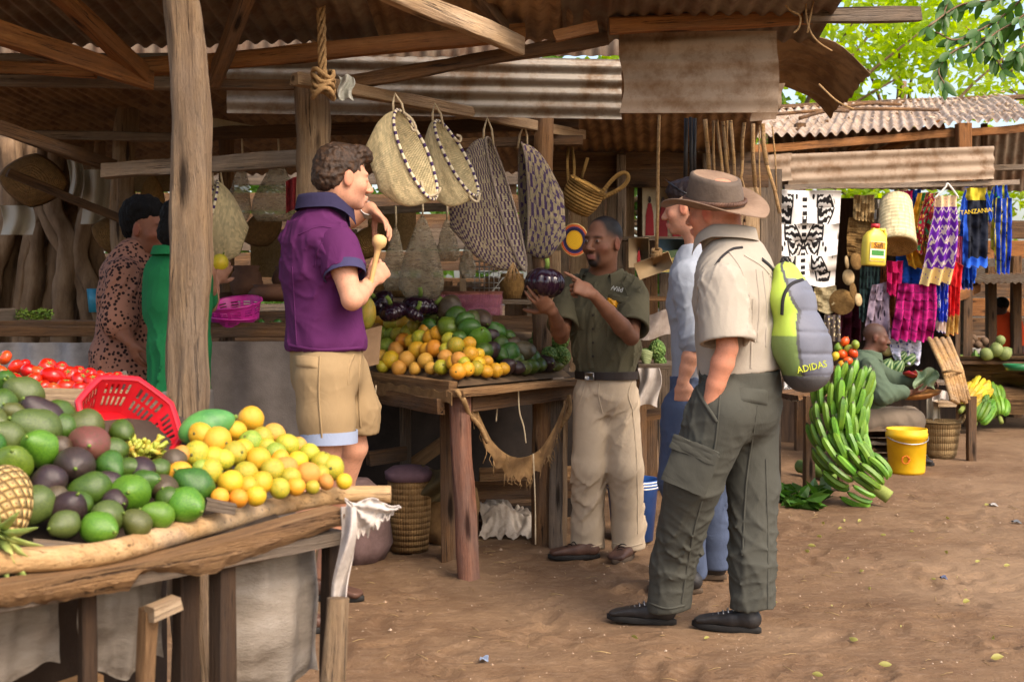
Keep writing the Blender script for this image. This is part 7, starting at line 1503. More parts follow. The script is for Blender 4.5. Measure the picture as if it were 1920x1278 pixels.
hung('beaded_cloth', 'red green and yellow beaded cloth left of the purple dress', [(1738, 362), (1722, 420), (1716, 470)], [(1762, 362), (1764, 420), (1768, 495)], 8.9, m_print('bead_print', cl(150, 30, 50), [('dots', 16, .28, cl(224, 180, 60)), ('blobs', 9, .58, cl(50, 140, 90)), ('dots', 24, .16, cl(230, 220, 210))]), fold=.03)
hung('purple_dress', 'purple and white patterned dress on a hanger', [(1754, 368), (1752, 400), (1744, 440), (1736, 490), (1726, 535)], [(1794, 366), (1796, 400), (1798, 440), (1794, 490), (1786, 530)], 8.8, m_print('dress_print', cl(104, 36, 156), [('zig', 9, .22, cl(200, 184, 180)), ('blobs', 7, .6, cl(206, 190, 170)), ('top', 1, .16, cl(220, 190, 150)), ('low', 1, .82, cl(206, 180, 120)), ('dots', 22, .2, cl(90, 30, 130))]), 'dress', fold=.04)
obj_ = tag(obj('clothes_hanger', tube(spline([P(1752, 372, 8.78), P(1772, 352, 8.78), P(1776, 344, 8.78), P(1784, 352, 8.78), P(1797, 370, 8.78)], 6), .008, 6), WHP), 'white hanger holding the purple and white dress', 'hanger')
hung('plaid_skirt', 'wide magenta skirt with dark bands', [(1686, 532), (1680, 580), (1672, 636)], [(1756, 532), (1758, 580), (1752, 640)], 8.85, m_print('plaid_print', cl(176, 26, 108), [('bands', 6, .34, cl(64, 24, 52)), ('cols', 9, .14, cl(112, 24, 76))]), 'skirt', fold=.04, nf=5)
hung('printed_cloth', 'blue and white patterned cloth right of the magenta skirt', [(1758, 470), (1757, 560), (1756, 620)], [(1780, 470), (1778, 560), (1774, 622)], 8.9, m_print('blue_print', cl(40, 70, 190), [('dots', 14, .3, cl(214, 210, 220)), ('low', 1, .85, cl(220, 200, 180))]), fold=.03)
hung('printed_cloth', 'red cloth with a patterned border right of the blue and white one', [(1778, 480), (1776, 560), (1772, 630)], [(1806, 500), (1800, 560), (1798, 622)], 8.95, m_print('red_print', cl(206, 32, 34), [('low', 1, .74, cl(190, 150, 80)), ('dots', 15, .22, cl(110, 20, 40))]), fold=.03)
hung('checked_cloth', 'pink checked cloth beside the hanging jerseys', [(1788, 440), (1786, 500), (1786, 538)], [(1806, 445), (1804, 500), (1804, 540)], 9.0, m_print('pink_check', cl(226, 80, 120), [('bands', 10, .3, cl(190, 40, 80)), ('cols', 5, .3, cl(240, 150, 170))]), fold=.015)
hung('dark_check_cloth', 'dark green checked cloth under the straw fans', [(1614, 500), (1612, 560), (1612, 600)], [(1652, 500), (1648, 560), (1640, 604)], 9.1, m_print('green_check', cl(40, 56, 56), [('bands', 12, .4, cl(24, 30, 34)), ('cols', 6, .4, cl(60, 84, 80))]), fold=.02)
hung('dotted_cloth', 'pale grey cloth with dark flower dots beside the seated man\'s head', [(1636, 535), (1628, 580), (1620, 640)], [(1668, 528), (1668, 580), (1672, 640)], 9.05, m_print('grey_dots', cl(176, 156, 172), [('dots', 9, .30, cl(52, 44, 58))]), fold=.02)
hung('dotted_cloth', 'white cloth with blue flowers low under the magenta skirt', [(1668, 636), (1672, 660), (1680, 678)], [(1728, 634), (1728, 660), (1726, 682)], 8.95, m_print('blue_flowers', cl(206, 206, 224), [('dots', 9, .3, cl(84, 84, 140))]), fold=.02)
hung('maroon_cloth', 'dark maroon cloth hanging in the shade left of the green check', [(1564, 590), (1564, 630)], [(1616, 560), (1616, 640)], 9.3, cloth_m('maroon_cotton', cl(76, 18, 34)), fold=.04)
# sports jerseys
def jersey(label, x0, x1, y0, y1, Y, c, lettering=None, stripe=None):
    t = thing('sports_jersey', label, 'jersey', P((x0+x1)/2, y1, Y), 'jerseys hanging on the rail'); xm, hw = (x0+x1)/2, (x1-x0)/2
    hung('body', '', [(xm-hw*.55, y0), (xm-hw*.62, (y0+y1)/2), (xm-hw*.62, y1)], [(xm+hw*.55, y0), (xm+hw*.62, (y0+y1)/2), (xm+hw*.62, y1)], Y, m_print(label[:14].replace(' ', '_')+'_knit', c, stripe or []), parent=t, fold=.02)
    for s in (-1, 1): hung('sleeve', '', [(xm+s*hw*.5, y0+2), (xm+s*hw*.72, y0+(y1-y0)*.2), (xm+s*hw*.82, y0+(y1-y0)*.38)], [(xm+s*hw*.5, y0+(y1-y0)*.2), (xm+s*hw*.62, y0+(y1-y0)*.34), (xm+s*hw*.66, y0+(y1-y0)*.46)], Y-.02, cloth_m('sleeve_blue', cl(30, 74, 170)), parent=t, fold=.004, nu=8, nv=10)
    if lettering: place_text('lettering', text_mesh(lettering, .054, .002), P(xm, y0+(y1-y0)*.30, Y-.055), (0, -1, 0), plain('yellow_print', cl(226, 190, 50)), t, roll=.1)
jersey('black and blue jersey with yellow lettering across the chest', 1792, 1868, 352, 500, 8.95, cl(30, 34, 46), 'TANZANIA', [('cols', 1.0, .16, cl(30, 80, 180)), ('top', 1, .12, cl(190, 170, 50)), ('low', 1, .9, cl(34, 90, 190))])
jersey('blue and green jersey at the right end of the rail', 1850, 1900, 348, 470, 9.05, cl(30, 66, 160), None, [('blobs', 5, .58, cl(40, 130, 80)), ('cols', 1.5, .2, cl(196, 190, 60))]); jersey('second blue jersey behind the lettered one', 1796, 1832, 400, 540, 9.1, cl(34, 92, 196), None, [('low', 1, .9, cl(20, 40, 90))])
hung('blue_shirt', 'plain blue shirt hanging low between the pink check and the jerseys', [(1798, 440), (1796, 500), (1798, 528)], [(1830, 440), (1832, 500), (1830, 528)], 9.12, cloth_m('shirt_blue', cl(32, 96, 204)), 'shirt', fold=.03)
hung('striped_shirt', 'blue shirt with yellow stripes at the far right of the jerseys', [(1868, 372), (1866, 440), (1868, 512)], [(1898, 372), (1898, 440), (1894, 510)], 9.0, m_print('stripe_shirt', cl(30, 70, 176), [('cols', 3, .25, cl(206, 190, 70)), ('blobs', 5, .62, cl(30, 34, 46))]), 'shirt', fold=.03)
hung('green_scarf', 'green and yellow scarf between the mustard scarf and the beaded cloth', [(1730, 362), (1722, 420), (1714, 450)], [(1746, 360), (1744, 420), (1738, 455)], 8.93, m_print('scarf_print', cl(46, 120, 64), [('bands', 9, .4, cl(212, 176, 60))]), 'scarf', fold=.03)
hung('patterned_wrap', 'orange and brown patterned wrap behind the royal blue cloth', [(1650, 495), (1648, 560), (1652, 610)], [(1680, 490), (1680, 560), (1682, 612)], 9.1, m_print('wrap_print', cl(150, 84, 44), [('dots', 11, .3, cl(60, 34, 30))]), fold=.03)
hung('white_shirt', 'pale shirt half hidden between raffia and the straw basket', [(1638, 375), (1636, 430)], [(1662, 372), (1660, 420)], 9.1, cloth_m('pale_shirt', cl(186, 176, 160)), 'shirt', fold=.02)
# straw goods
def tagd(o, l, c, g=None): return tag(o, l, c, g)
SM = Matrix.Translation(P(1676, 448, 8.85)) @ RZ(-.15) @ RX(math.radians(28)) @ RZ(0)
tb = thing('straw_basket', 'tall cream straw basket hung mouth down beside the mustard scarf', 'basket', P(1680, 492, 8.85)); obj('body', lathe([(.10, .24), (.115, .2), (.125, .05), (.135, -.12), (.14, -.16), (.128, -.16), (.118, 0), (.1, .22)], 36), CREAM, tb, M=Matrix.Translation(P(1681, 425, 8.85)) @ Matrix.Scale(KS, 4) @ RX(math.radians(-28)) @ RY(.12)); obj('base_coil', lathe([(.125, -.15), (.14, -.165), (.13, -.17), (.002, -.12)], 36, cap0=False), STRAW, tb, M=Matrix.Translation(P(1681, 425, 8.85)) @ Matrix.Scale(KS, 4) @ RX(math.radians(-28)) @ RY(.12))
hung('straw_bag', 'flat yellow straw bag behind the yellow jug', [(1592, 408), (1588, 450), (1590, 484)], [(1640, 412), (1638, 450), (1634, 486)], 9.0, STRAW, 'bag', .01, 1); hung('straw_fringe', 'bundle of loose raffia above the yellow jug', [(1602, 366), (1600, 410)], [(1640, 366), (1640, 414)], 8.95, plain('raffia', cl(196, 164, 110), cl(140, 108, 66), 30, .9, .8, 90, stretch=(8, 1, 1)), 'raffia', .02, 6)
hung('straw_bag', 'pale straw bag low under the striped animal cloth', [(1527, 540), (1528, 560), (1530, 584)], [(1568, 536), (1570, 560), (1566, 586)], 8.8, CREAM, 'bag', .01, 1)
for i, (x, y, r, lab) in enumerate(((1578, 566, 24, 'largest round coiled straw fan, lowest on the left'), (1590, 520, 15, 'upper straw fan under the raffia'), (1604, 490, 16, 'topmost pale straw fan'), (1608, 562, 12, 'small straw fan right of the largest one'), (1598, 545, 15, 'straw fan overlapping the largest one'), (1586, 492, 12, 'straw fan left of the topmost one'))):
    o = obj('straw_fan', lathe([(.002, 0), (r/F*8.8*KS, .004), (r/F*8.8*KS, .012), (.002, .01)], 30), STRAW if i % 2 == 0 else plain('pale_fan_straw', cl(196, 172, 130), cl(160, 134, 92), 30), M=Matrix.Translation(P(x, y, 8.8-.02*i)) @ RZ(.2*i) @ RX(math.radians(84)) @ Matrix.Diagonal((1 if i < 1 else .8, 1, 1, 1))); tag(o, lab, 'fan', 'straw fans')
# the yellow jug
jg = thing('plastic_jug', 'yellow bleach jug hanging in front of the straw goods', 'jug', P(1640, 498, 8.5)); Yj = 8.5
rowsj = []
for z, a, b2 in ((-.13, .075, .045), (-.12, .082, .052), (.03, .083, .053), (.07, .078, .05), (.105, .05, .036), (.118, .028, .026), (.135, .026, .024)): rowsj.append([V((a*math.copysign(abs(math.cos(t))**.55, math.cos(t)), b2*math.copysign(abs(math.sin(t))**.55, math.sin(t)), z)) for t in np.linspace(0, 6.2832, 40, endpoint=False)])
JM = Matrix.Translation(P(1639, 463, Yj)) @ Matrix.Scale(KS, 4) @ RY(.06) @ RZ(.25); obj('body', grid(rowsj, True, True, True), m_gloss('yellow_jug_plastic', cl(228, 208, 86), cl(206, 180, 56), .35, 4, 0), jg, M=JM)
obj('cap', lathe([(.03, .13), (.03, .16), (.002, .162)], 20), m_gloss('red_cap', cl(196, 40, 44), cl(170, 30, 34), .4, 4, 0), jg, M=JM); obj('handle', tube([(.03, 0, .12), (.07, 0, .125), (.082, 0, .09), (.08, 0, .05)], .012, 8), m_gloss('yellow_jug_plastic', (1, 1, 0), (1, 1, 0)), jg, M=JM)
def jl(a, b2, o=.0): return JM @ V((a, -.0545-o, b2))
def quad(nm, x0, z0, x1, z1, o, c): q = [jl(x0, z0, o), jl(x1, z0, o), jl(x1, z1, o), jl(x0, z1, o)]; return obj(nm, Geo().add(q, [(0, 1, 2, 3)]), plain('label_%d_%d_%d' % tuple(int(255*k) for k in c), c, None, 40, .5, 0), jg, smooth=False)
quad('label', -.06, -.10, .055, .035, .001, cl(236, 232, 206)); quad('label_band', -.058, -.015, .053, .032, .002, cl(228, 150, 40)); quad('label_band', -.05, -.06, .045, -.025, .002, cl(60, 140, 60)); quad('label_band', -.058, -.098, .053, -.078, .002, cl(228, 180, 50))
nj = (JM.to_3x3() @ V((0, -1, 0))); place_text('lettering', text_mesh('Safi', .062, .001), jl(.0, .008, .004), nj, plain('dark_letter', cl(30, 40, 40)), jg, up=JM.to_3x3() @ V((0, 0, 1)))

P = _P0
# ------------------------------------------------------------------ green bananas
def banana_mesh(L=.17, r=.0165):
    pts = []; rr = []
    for i in range(15):
        t = i/14; a = .1+1.62*t**.85; pts.append(V((L*.50*math.sin(a*.98)**.9-L*.06, 0, L*1.0*(1-math.cos(min(a, 1.75)))-.0))); rr.append(r*(.42 if t < .04 else .6 if t < .12 else .92 if t < .2 else 1 if t < .78 else max(.2, 1-((t-.78)/.22)**1.5*.82)))
    return tube(pts, rr, 6, flat=.95, vs=1)
def m_ban(*a):
    m = m_fruit(*a); t = m.node_tree; p = t.nodes['Principled BSDF']; src = p.inputs['Base Color'].links[0].from_socket; tc = t.nodes.new('ShaderNodeTexCoord'); sp = t.nodes.new('ShaderNodeSeparateXYZ'); rp = t.nodes.new('ShaderNodeValToRGB'); mx = t.nodes.new('ShaderNodeMix'); mx.data_type = 'RGBA'
    t.links.new(tc.outputs['UV'], sp.inputs[0]); t.links.new(sp.outputs[1], rp.inputs[0]); e = rp.color_ramp.elements; e[0].position = .9; e[0].color = (0, 0, 0, 1); e[1].position = .96; e[1].color = (1, 1, 1, 1); t.links.new(rp.outputs[0], mx.inputs[0]); t.links.new(src, mx.inputs[6]); mx.inputs[7].default_value = (.03, .025, .012, 1); t.links.new(mx.outputs[2], p.inputs['Base Color']); return m
BAN = m_ban('green_banana_skin', srgb(108, 150, 44), srgb(72, 120, 34), srgb(66, 92, 36), .42, 8, 60, .06, .16, .012); YBAN = m_ban('yellow_banana_skin', srgb(212, 178, 52), srgb(178, 160, 50), srgb(110, 84, 40), .45, 8, 60, .06, .14, .02)
BMESH = {}
def bunch(name, label, axis, radius, nh, mat, stalk_r=.022, L=.17, per=9, cat='bananas', facing=V((-.2, -1, .1)), group=None, limit=98, up_curve=1.0, stalkm=None, off=.0, arc=2.6):
    ax = spline(axis, 10); base = ax[-1]; t = thing(name, label, cat, (base.x, base.y, min(p.z for p in ax)), group); obj('stalk', tube(ax, stalk_r, 9, rough=.15), stalkm or plain('banana_stalk', srgb(150, 160, 84), srgb(104, 120, 56), 9, .8), t); n = 0
    key = (mat.name, L)
    for k in range(nh):
        q = (k+.6)/(nh+.3); i = min(len(ax)-2, int(q*(len(ax)-1))); c = ax[i]; d = (ax[min(i+2, len(ax)-1)]-ax[max(0, i-2)]).normalized(); x, y = frame(d, V(facing)); f = (V(facing)-d*V(facing).dot(d)).normalized(); s_ = d.cross(f)
        for row in (0, 1):
            for j in range(per-4*row):
                if n >= limit: break
                a = ((j+.5*row)/(per-1)-.5)*arc+random.uniform(-.1, .1)+(k % 2)*.14; o_ = f*math.cos(a)+s_*math.sin(a); rad = radius*(1-.16*row)
                zz = -d*up_curve; xx = o_; zz = (-d+o_*(.7-.45*row+random.uniform(-.12, .12))+s_*random.uniform(-.1, .1)).normalized(); yy = zz.cross(xx).normalized(); zz = xx.cross(yy); M = Matrix((xx, yy, zz)).transposed().to_4x4(); p = c+o_*(stalk_r+off+(.022+off*.5)*(1-row))+d*(.03-row*.03)
                s2 = random.uniform(.88, 1.12)*(1-.25*q if nh > 4 else 1)
                if key not in BMESH: o = obj('banana', banana_mesh(L, L*.142), mat, None, M=Matrix.Identity(4), sharp=38); BMESH[key] = o
                else: o = BMESH[key].copy(); COL.objects.link(o)
                o.parent = t; o.matrix_parent_inverse = Matrix.Translation(-V(t.location)); o.location = p; o.rotation_euler = M.to_euler(); o.scale = (s2, s2*1.05, s2*1.05); n += 1
    return t
random.seed(44)
bunch('banana_bunch', 'huge bunch of green bananas standing on the ground beside the hat man', [P(1584, 722, 8.25), P(1574, 780, 8.2), P(1578, 835, 8.15), P(1608, 888, 8.05), P(1668, 932, 7.95)], .1, 7, BAN, .045, .18, 9, limit=100, arc=3.5, off=.03)
obj_s = None
lv = Geo(); leaves(60, lambda R: V((R.uniform(1.75, 2.05), R.uniform(7.9, 8.4), R.uniform(.01, .06))), .16, lv, .0, 4); tag(structure(obj('cut_leaves', lv, LF_DK, smooth=False), 'stuff'), 'cut green leaves strewn behind the big banana bunch', 'leaves')
tag(obj('cut_plant', tube([GP(1500, 888)+V((0, 0, .06)), GP(1560, 905)+V((0, 0, .06))], .05, 12, rough=.1), plain('cut_stem', srgb(120, 150, 70), srgb(84, 116, 48), 8), M=None), 'cut green banana stem lying behind the big bunch', 'stem')
bunch('banana_bunch', 'ripening yellow banana bunch on the ground by the bamboo', [P(1836, 730, 12.7), P(1816, 752, 12.4), P(1800, 772, 12.2)], .1, 3, YBAN, .025, .18, 8, group=None, limit=40); bunch('banana_bunch', 'dark green banana bunch below the yellow one', [P(1838, 768, 12.4), P(1832, 784, 12.3), P(1828, 796, 12.25)], .1, 2, BAN, .025, .17, 8, limit=30); bunch('banana_bunch', 'green banana bunch with a long curved stalk at the right edge', [P(1846, 672, 12.9), P(1852, 724, 12.8), P(1868, 764, 12.6), P(1878, 792, 12.4)], .1, 4, BAN, .022, .18, 8, limit=54)
# bucket, basket
YP = plain('yellow_bucket_plastic', srgb(226, 178, 30), srgb(206, 152, 24), 5, .5, .15, 60, c3=srgb(232, 192, 60)); yc = GP(1700, 886); yb = thing('bucket', 'yellow plastic bucket on the ground in front of the wicker basket', 'bucket', yc)
obj('body', lathe([(.13, 0), (.137, .02), (.15, .27), (.158, .275), (.159, .31), (.153, .315), (.155, .345), (.148, .345), (.14, .28), (.125, .015)], 44), YP, yb, M=Matrix.Translation(yc)); obj('handle', tube([yc+V((.158*math.cos(a), .158*math.sin(a)-.01, .29-.05*math.sin(-a))) for a in np.linspace(-3.1, -.05, 18)], .004, 6), STEEL, yb)
gs = Geo(); 
for k in range(2): tube([yc+V((-.055+.032*math.cos(a)*(1-.2*k), -.149+.0*k, .12+.03*math.sin(a)+(.035 if k == 2 else 0))) for a in np.linspace(0, 6.3 if k < 2 else 3.1, 14)], .003, 5, gs)
obj('printed_emblem', gs, plain('orange_print', srgb(214, 110, 40)), yb)
wc = GP(1772, 862)+V((0, .12, 0)); wb = thing('wicker_basket', 'round woven basket on the ground behind the yellow bucket', 'basket', wc); BW = weave('ground_basket_weave', srgb(176, 150, 108), srgb(124, 98, 64), 26, 13, bump=1)
obj('body', lathe([(.11, 0), (.135, .04), (.17, .3), (.178, .31), (.165, .31), (.15, .26), (.02, .25)], 40), BW, wb, M=Matrix.Translation(wc)); obj('handle', tube(spline([wc+V((.17, -.03, .3)), wc+V((.2, -.04, .36)), wc+V((.205, .04, .35)), wc+V((.17, .05, .3))], 6), .011, 7, rough=.2), BW, wb); obj('rim', tube([wc+V((.176*math.cos(a), .176*math.sin(a), .312)) for a in np.linspace(0, 6.3, 40)], .009, 6, rough=.2), BW, wb)
# seated man
K2 = 1.07
def P(px, py, Y): return _P0(px, py, Y*K2)
def seated_man():
    Y = 9.45; pr = person('man in a dark green jacket sitting and holding a wide woven tray', P(1650, 860, Y)); f = unit((.97, -.24, 0)); rt = f.cross(V((0, 0, 1))); u = tuple(rt); B = Field(); sk_ = srgb(96, 64, 50)
    h = Fr(P(1643, 632, Y), unit((.95, -.28, -.12)), (.08, 0, 1), .98); B.col(h(0, -.03, .08), np.array((.1, .105, .07)), srgb(74, 54, 46), .02, h.R); head(B, h, sk_, P(1628, 672, Y), srgb(110, 66, 58), (.03, .02, .018)); B.chain([P(1628, 670, Y), P(1620, 760, Y)], [.08, .1], .02)
    sR, eR, wR = P(1632, 690, 9.25), P(1655, 740, 9.15), P(1706, 736, 9.2); arm(B, sR, eR, wR, 1.0); hand(B, wR, (.9, 0, .05), (0, .3, 1), 1, (.5, .5, .5, .5)); sL, eL, wL = P(1632, 686, 9.65), P(1670, 712, 9.7), P(1730, 712, 9.6); arm(B, sL, eL, wL, .95); hand(B, wL, (.9, 0, -.05), (0, -.3, -1), 1, (.6, .6, .6, .6))
    leg(B, P(1630, 785, 9.35), P(1712, 785, 9.3), P(1700, 880, 9.3), 1.0); leg(B, P(1630, 785, 9.6), P(1705, 780, 9.65), P(1690, 880, 9.65), 1.0); sobj('body', B, .009, SKIN_D, pr, base=sk_)
    G = Field(); G.chain([P(1622, 778, Y), P(1618, 740, Y), P(1620, 705, Y), P(1624, 680, Y), P(1630, 664, Y)], [.17, .17, .16, .12, .075], .04, u, [.19, .19, .2, .17, .09]); G.chain([sR, eR, sR.lerp(eR, .2)+(wR-sR)*.75], [.09, .085, .06], .04); G.chain([sL, eL, eL.lerp(wL, .8)], [.085, .08, .058], .04); G.cut(P(1620, 783, Y), (0, 0, -1)); G.cut(P(1632, 660, Y), (.25, 0, 1))
    jm = cloth_m('dark_green_fleece', srgb(82, 98, 80), .16); sobj('jacket', G, .009, jm, pr, folds(.012, 18, 91)); collar(P(1630, 668, Y), f, .085, .08, .05, jm, pr, (.2, 0, 1), .5, .03)
    T = Field(); T.chain([P(1628, 785, 9.36), P(1712, 788, 9.3), P(1703, 870, 9.3)], [.11, .09, .075], .03); T.chain([P(1628, 785, 9.6), P(1706, 782, 9.65), P(1694, 870, 9.65)], [.11, .09, .075], .03); T.chain([P(1622, 785, 9.35), P(1622, 785, 9.6)], [.12, .12], .03); sobj('trousers', T, .009, cloth_m('grey_brown_cotton', srgb(136, 122, 106), .14), pr, folds(.01, 18, 95))
    for Yf, x in ((9.3, 1690), (9.65, 1682)): a = V(P(x, 880, Yf)); a.z = 0; shoe('shoe', a, a+f*.28, LEATH_BK, SOLE_BK, pr, .28)
    o = obj('woven_tray', lathe([(.002, 0), (.1, .006), (.17, .03), (.19, .055), (.184, .055), (.16, .036), (.1, .014), (.002, .008)], 40), plain('orange_brown_wicker', srgb(176, 122, 66), srgb(132, 88, 46), 30, .7), M=Matrix.Translation(P(1722, 748, 9.35)) @ RY(-.12)); tag(o, 'wide shallow woven tray held by the seated man', 'tray')
    tag(beam('plank_bench', P(1600, 798, 9.45), P(1660, 798, 9.45), .4, .05, W_GREY), 'wooden plank seat under the man in the dark green jacket', 'seat'); c0 = thing('seat_block', 'dark crate under the plank seat', 'crate', P(1630, 850, 9.45)); q = P(1630, 850, 9.45); obj('body', box(.24, .34, .3), W_DARK, c0, M=Matrix.Translation((q.x, q.y, .16)))
    for z in (.08, .2): obj('slat', box(.27, .02, .06), W_GREY, c0, M=Matrix.Translation((q.x, q.y-.19, z)))
seated_man()
# produce behind and beside him
def m_melon():
    b = NB('watermelon_rind'); x, y, z = b.sep(b.coord('UV')); n1 = b.noise(b.coord('Object'), 18, 3); s_ = b.math('SINE', b.math('ADD', b.math('MULTIPLY', x, 6.2832*9), b.math('MULTIPLY', n1, 4))); return b.out(b.ramp(b.math('MULTIPLY_ADD', s_, .5, .5), [(.35, srgb(150, 174, 120)), (.6, srgb(52, 92, 50))]), .35, None, .4)
MEL = m_melon()
for i, (x, y, r, lab) in enumerate(((1662, 690, 16, 'pale striped watermelon nearest the seated man'), (1682, 688, 14, 'watermelon second from the seated man'), (1690, 668, 11, 'small dark watermelon on top of the others'), (1704, 674, 13, 'dark striped watermelon at the right of the little heap'))): lone('watermelon', lab, 'watermelon', P(x, y, 9.9), r/F*9.9, r/F*9.9*1.35, RY(.3+.2*i) @ RX(.4), MEL)
lone('pumpkin', 'small pale yellow pumpkin behind the seated man\'s face', 'pumpkin', P(1664, 658, 9.95), .05, .045, RY(.1), plain('pale_pumpkin', srgb(206, 180, 120), srgb(170, 150, 84), 12), fn=lambda th, i: 1+.05*math.cos(th*9)); RT = m_fruit('carrot_skin', srgb(206, 96, 52), srgb(180, 70, 44), srgb(150, 60, 40), .5)
for i in range(7): tag(obj('carrot', tube([P(1694+i*4, 700+(i % 3)*2, 9.6), P(1704+i*4, 698+(i % 3)*3, 9.55), P(1716+i*3, 703, 9.5)], [.012, .018, .006], 7), RT), 'orange red carrot in the little heap, %s from the left' % ORD[i], 'carrot', 'carrots by the seated man')
tag(cloth('plastic_bag', lambda u, v: P(lerp(1716, 1756, u)+5*math.sin(v*6), lerp(692, 728, v)+4*math.sin(u*7), 9.4+.04*math.sin(u*9+v*5)), 14, 12, plain('green_tinged_plastic', srgb(170, 190, 150), srgb(120, 146, 104), 12, .3, .6)), 'pale green plastic bag in the seated man\'s hands', 'plastic bag')
for i, (x, y, r, c, lab) in enumerate(((1572, 652, 9, 0, 'green mango at the left of the small mango heap'), (1584, 640, 9, 1, 'red mango on top of the small heap'), (1592, 654, 9, 0, 'green mango in the middle of the small heap'), (1580, 664, 9, 1, 'red mango in front of the small heap'), (1600, 662, 9, 1, 'red mango at the right of the small heap'), (1604, 646, 8, 0, 'green mango behind at the right of the small heap'), (1566, 668, 8, 2, 'yellow mango in front at the left of the small heap'), (1578, 683, 8, 2, 'yellow fruit lowest under the small mango heap'), (1590, 676, 8, 1, 'red mango low in front of the small heap'))):
    lone('mango', lab, 'mango', P(x, y, 9.2-.02*i), r/F*9.2, r/F*9.2*1.2, RY(.6*i), [m_fruit('green_mango', srgb(110, 150, 54), srgb(150, 130, 50), bk), m_fruit('red_mango', srgb(206, 84, 40), srgb(180, 60, 40), bk), m_fruit('yellow_mango', srgb(226, 180, 50), srgb(206, 150, 50), bk)][c] if False else [OR['green'], TOM['orange red'], OR['yellow']][c], stem=True)
pt = thing('produce_table', 'low dark table of produce behind the banana bunch', 'table', (2.4, 9.0, 0)); beam('top', P(1465, 740, 8.5), P(1548, 726, 8.6), .5, .04, W_DARK, pt); beam('top', P(1640, 716, 10.2), P(1772, 716, 10.2), .4, .03, W_GREY, pt); beam('top', P(1552, 690, 9.9), P(1612, 690, 9.9), .3, .03, W_DARK, pt)
for x, Y in ((1480, 8.5), (1540, 8.6), (1560, 9.9), (1765, 10.2)): q = P(x, 735, Y); beam('leg', V((q.x, Y, 0)), V((q.x, Y, q.z+.02)), .07, .07, W_DARK, pt)
tag(cloth('printed_cloth', lambda u, v: P(lerp(1470, 1542, u), lerp(716, 746, v)+6*math.sin(u*5), 8.65+.03*math.sin(u*11+v*3)-.1*v), 18, 8, m_print('bw_print', srgb(190, 186, 182), [('blobs', 12, .5, srgb(36, 32, 32))])), 'crumpled black and white cloth on the dark table beside the backpack', 'cloth'); tag(cloth('trinket_rack', lambda u, v: P(lerp(1546, 1576, u), lerp(590, 640, v), 9.0+.02*math.sin(u*20)), 10, 8, m_print('trinkets', srgb(92, 80, 70), [('dots', 7, .3, srgb(206, 190, 150)), ('dots', 11, .2, srgb(60, 90, 150))])), 'little rack of trinkets beside the backpack', 'rack')
tag(cloth('white_cloth', lambda u, v: P(lerp(1738, 1762, u), lerp(735, 790, v), 9.9+.03*math.sin(u*9)), 8, 8, WC), 'white cloth hanging over the table leg behind the tray', 'cloth'); tag(cloth('plastic_bag', lambda u, v: P(lerp(1748, 1778, u), lerp(736, 752, v)-5*math.sin(u*3), 9.7+.03*math.sin(u*9)), 8, 6, plain('white_plastic_cloth', (.7, .7, .7))), 'white plastic bag on the low bench by the bamboo', 'plastic bag'); tag(beam('bench_board', P(1748, 756, 9.9), P(1782, 756, 9.9), .3, .04, W_PALE), 'pale bench board between tray and bamboo poles', 'board')
P = _P0
# bamboo and cane bundles
for i in range(7): tag(obj('bamboo_pole', tube([P(1786+i*5, 750+(i % 3)*3, 9.6+.03*i), P(1768+i*5.5, 690, 9.85), P(1742+i*6, 634+(i % 2)*4, 10.1)], .02, 8, rough=.12, seed=i), BAM), 'pale bamboo pole in the leaning bundle, %s from the left' % ORD[i], 'bamboo', 'leaning bamboo bundle')
tag(obj('bundle_tie', tube([P(1768, 698, 9.78), P(1785, 694, 9.7), P(1806, 698, 9.85)], .012, 6), ROPE), 'twine tying the leaning bamboo bundle', 'twine')
CANE = plain('sugar_cane', srgb(146, 160, 84), srgb(104, 124, 60), 9, .6); tag(obj('sugar_cane', tube([P(1812, 765, 13.0), P(1808, 700, 13.0), P(1804, 664, 13.0)], [.04, .042, .04], 10, rough=.06), CANE), 'thick green cane standing right of the bamboo bundle', 'cane'); tag(obj('sugar_cane', tube([P(1836, 750, 13.0), P(1824, 720, 13.0), P(1812, 700, 13.0)], [.03, .032, .026], 10, rough=.06), CANE), 'bent cane leaning against the thick green one', 'cane')
# far right stalls
fs = thing('market_stall', 'far stall of dark posts and shelves at the right edge', 'stall', (5, 13, 0))
for x, Y, y0 in ((1788, 12.4, 470), (1812, 13, 480), (1858, 14, 500), (1905, 14, 480)): q = P(x, y0, Y); beam('post', V((q.x, Y, 0)), q, .1, .1, W_DARK, fs)
beam('top_rail', P(1790, 556, 12.6), P(1830, 540, 13.4), .1, .1, W_ORANGE, fs); beam('top_rail', P(1840, 520, 14), P(1960, 516, 14), .1, .09, W_DARK, fs); corr('roof', P(1800, 530, 13), V((2.4, 0, 0)), V((.2, 3, .35)), C_DARK, fs, seed=33); obj('counter', box(2.2, 1.2, .06), W_DARK, fs, M=Matrix.Translation(P(1890, 672, 13.2))); obj('counter_front', box(2.2, .05, .6), W_TABLE, fs, M=Matrix.Translation(P(1890, 722, 12.7)))
wall_ = thing('plank_wall', 'far plank wall closing the view at the right edge', 'wall', (7, 17, 0))
for k in range(9): beam('plank', V((4.5, 17, .15+k*.27)), V((12, 17.5, .15+k*.27)), .03, .25, W_ORANGE if k % 3 == 1 else W_DARK, wall_, seg=12)
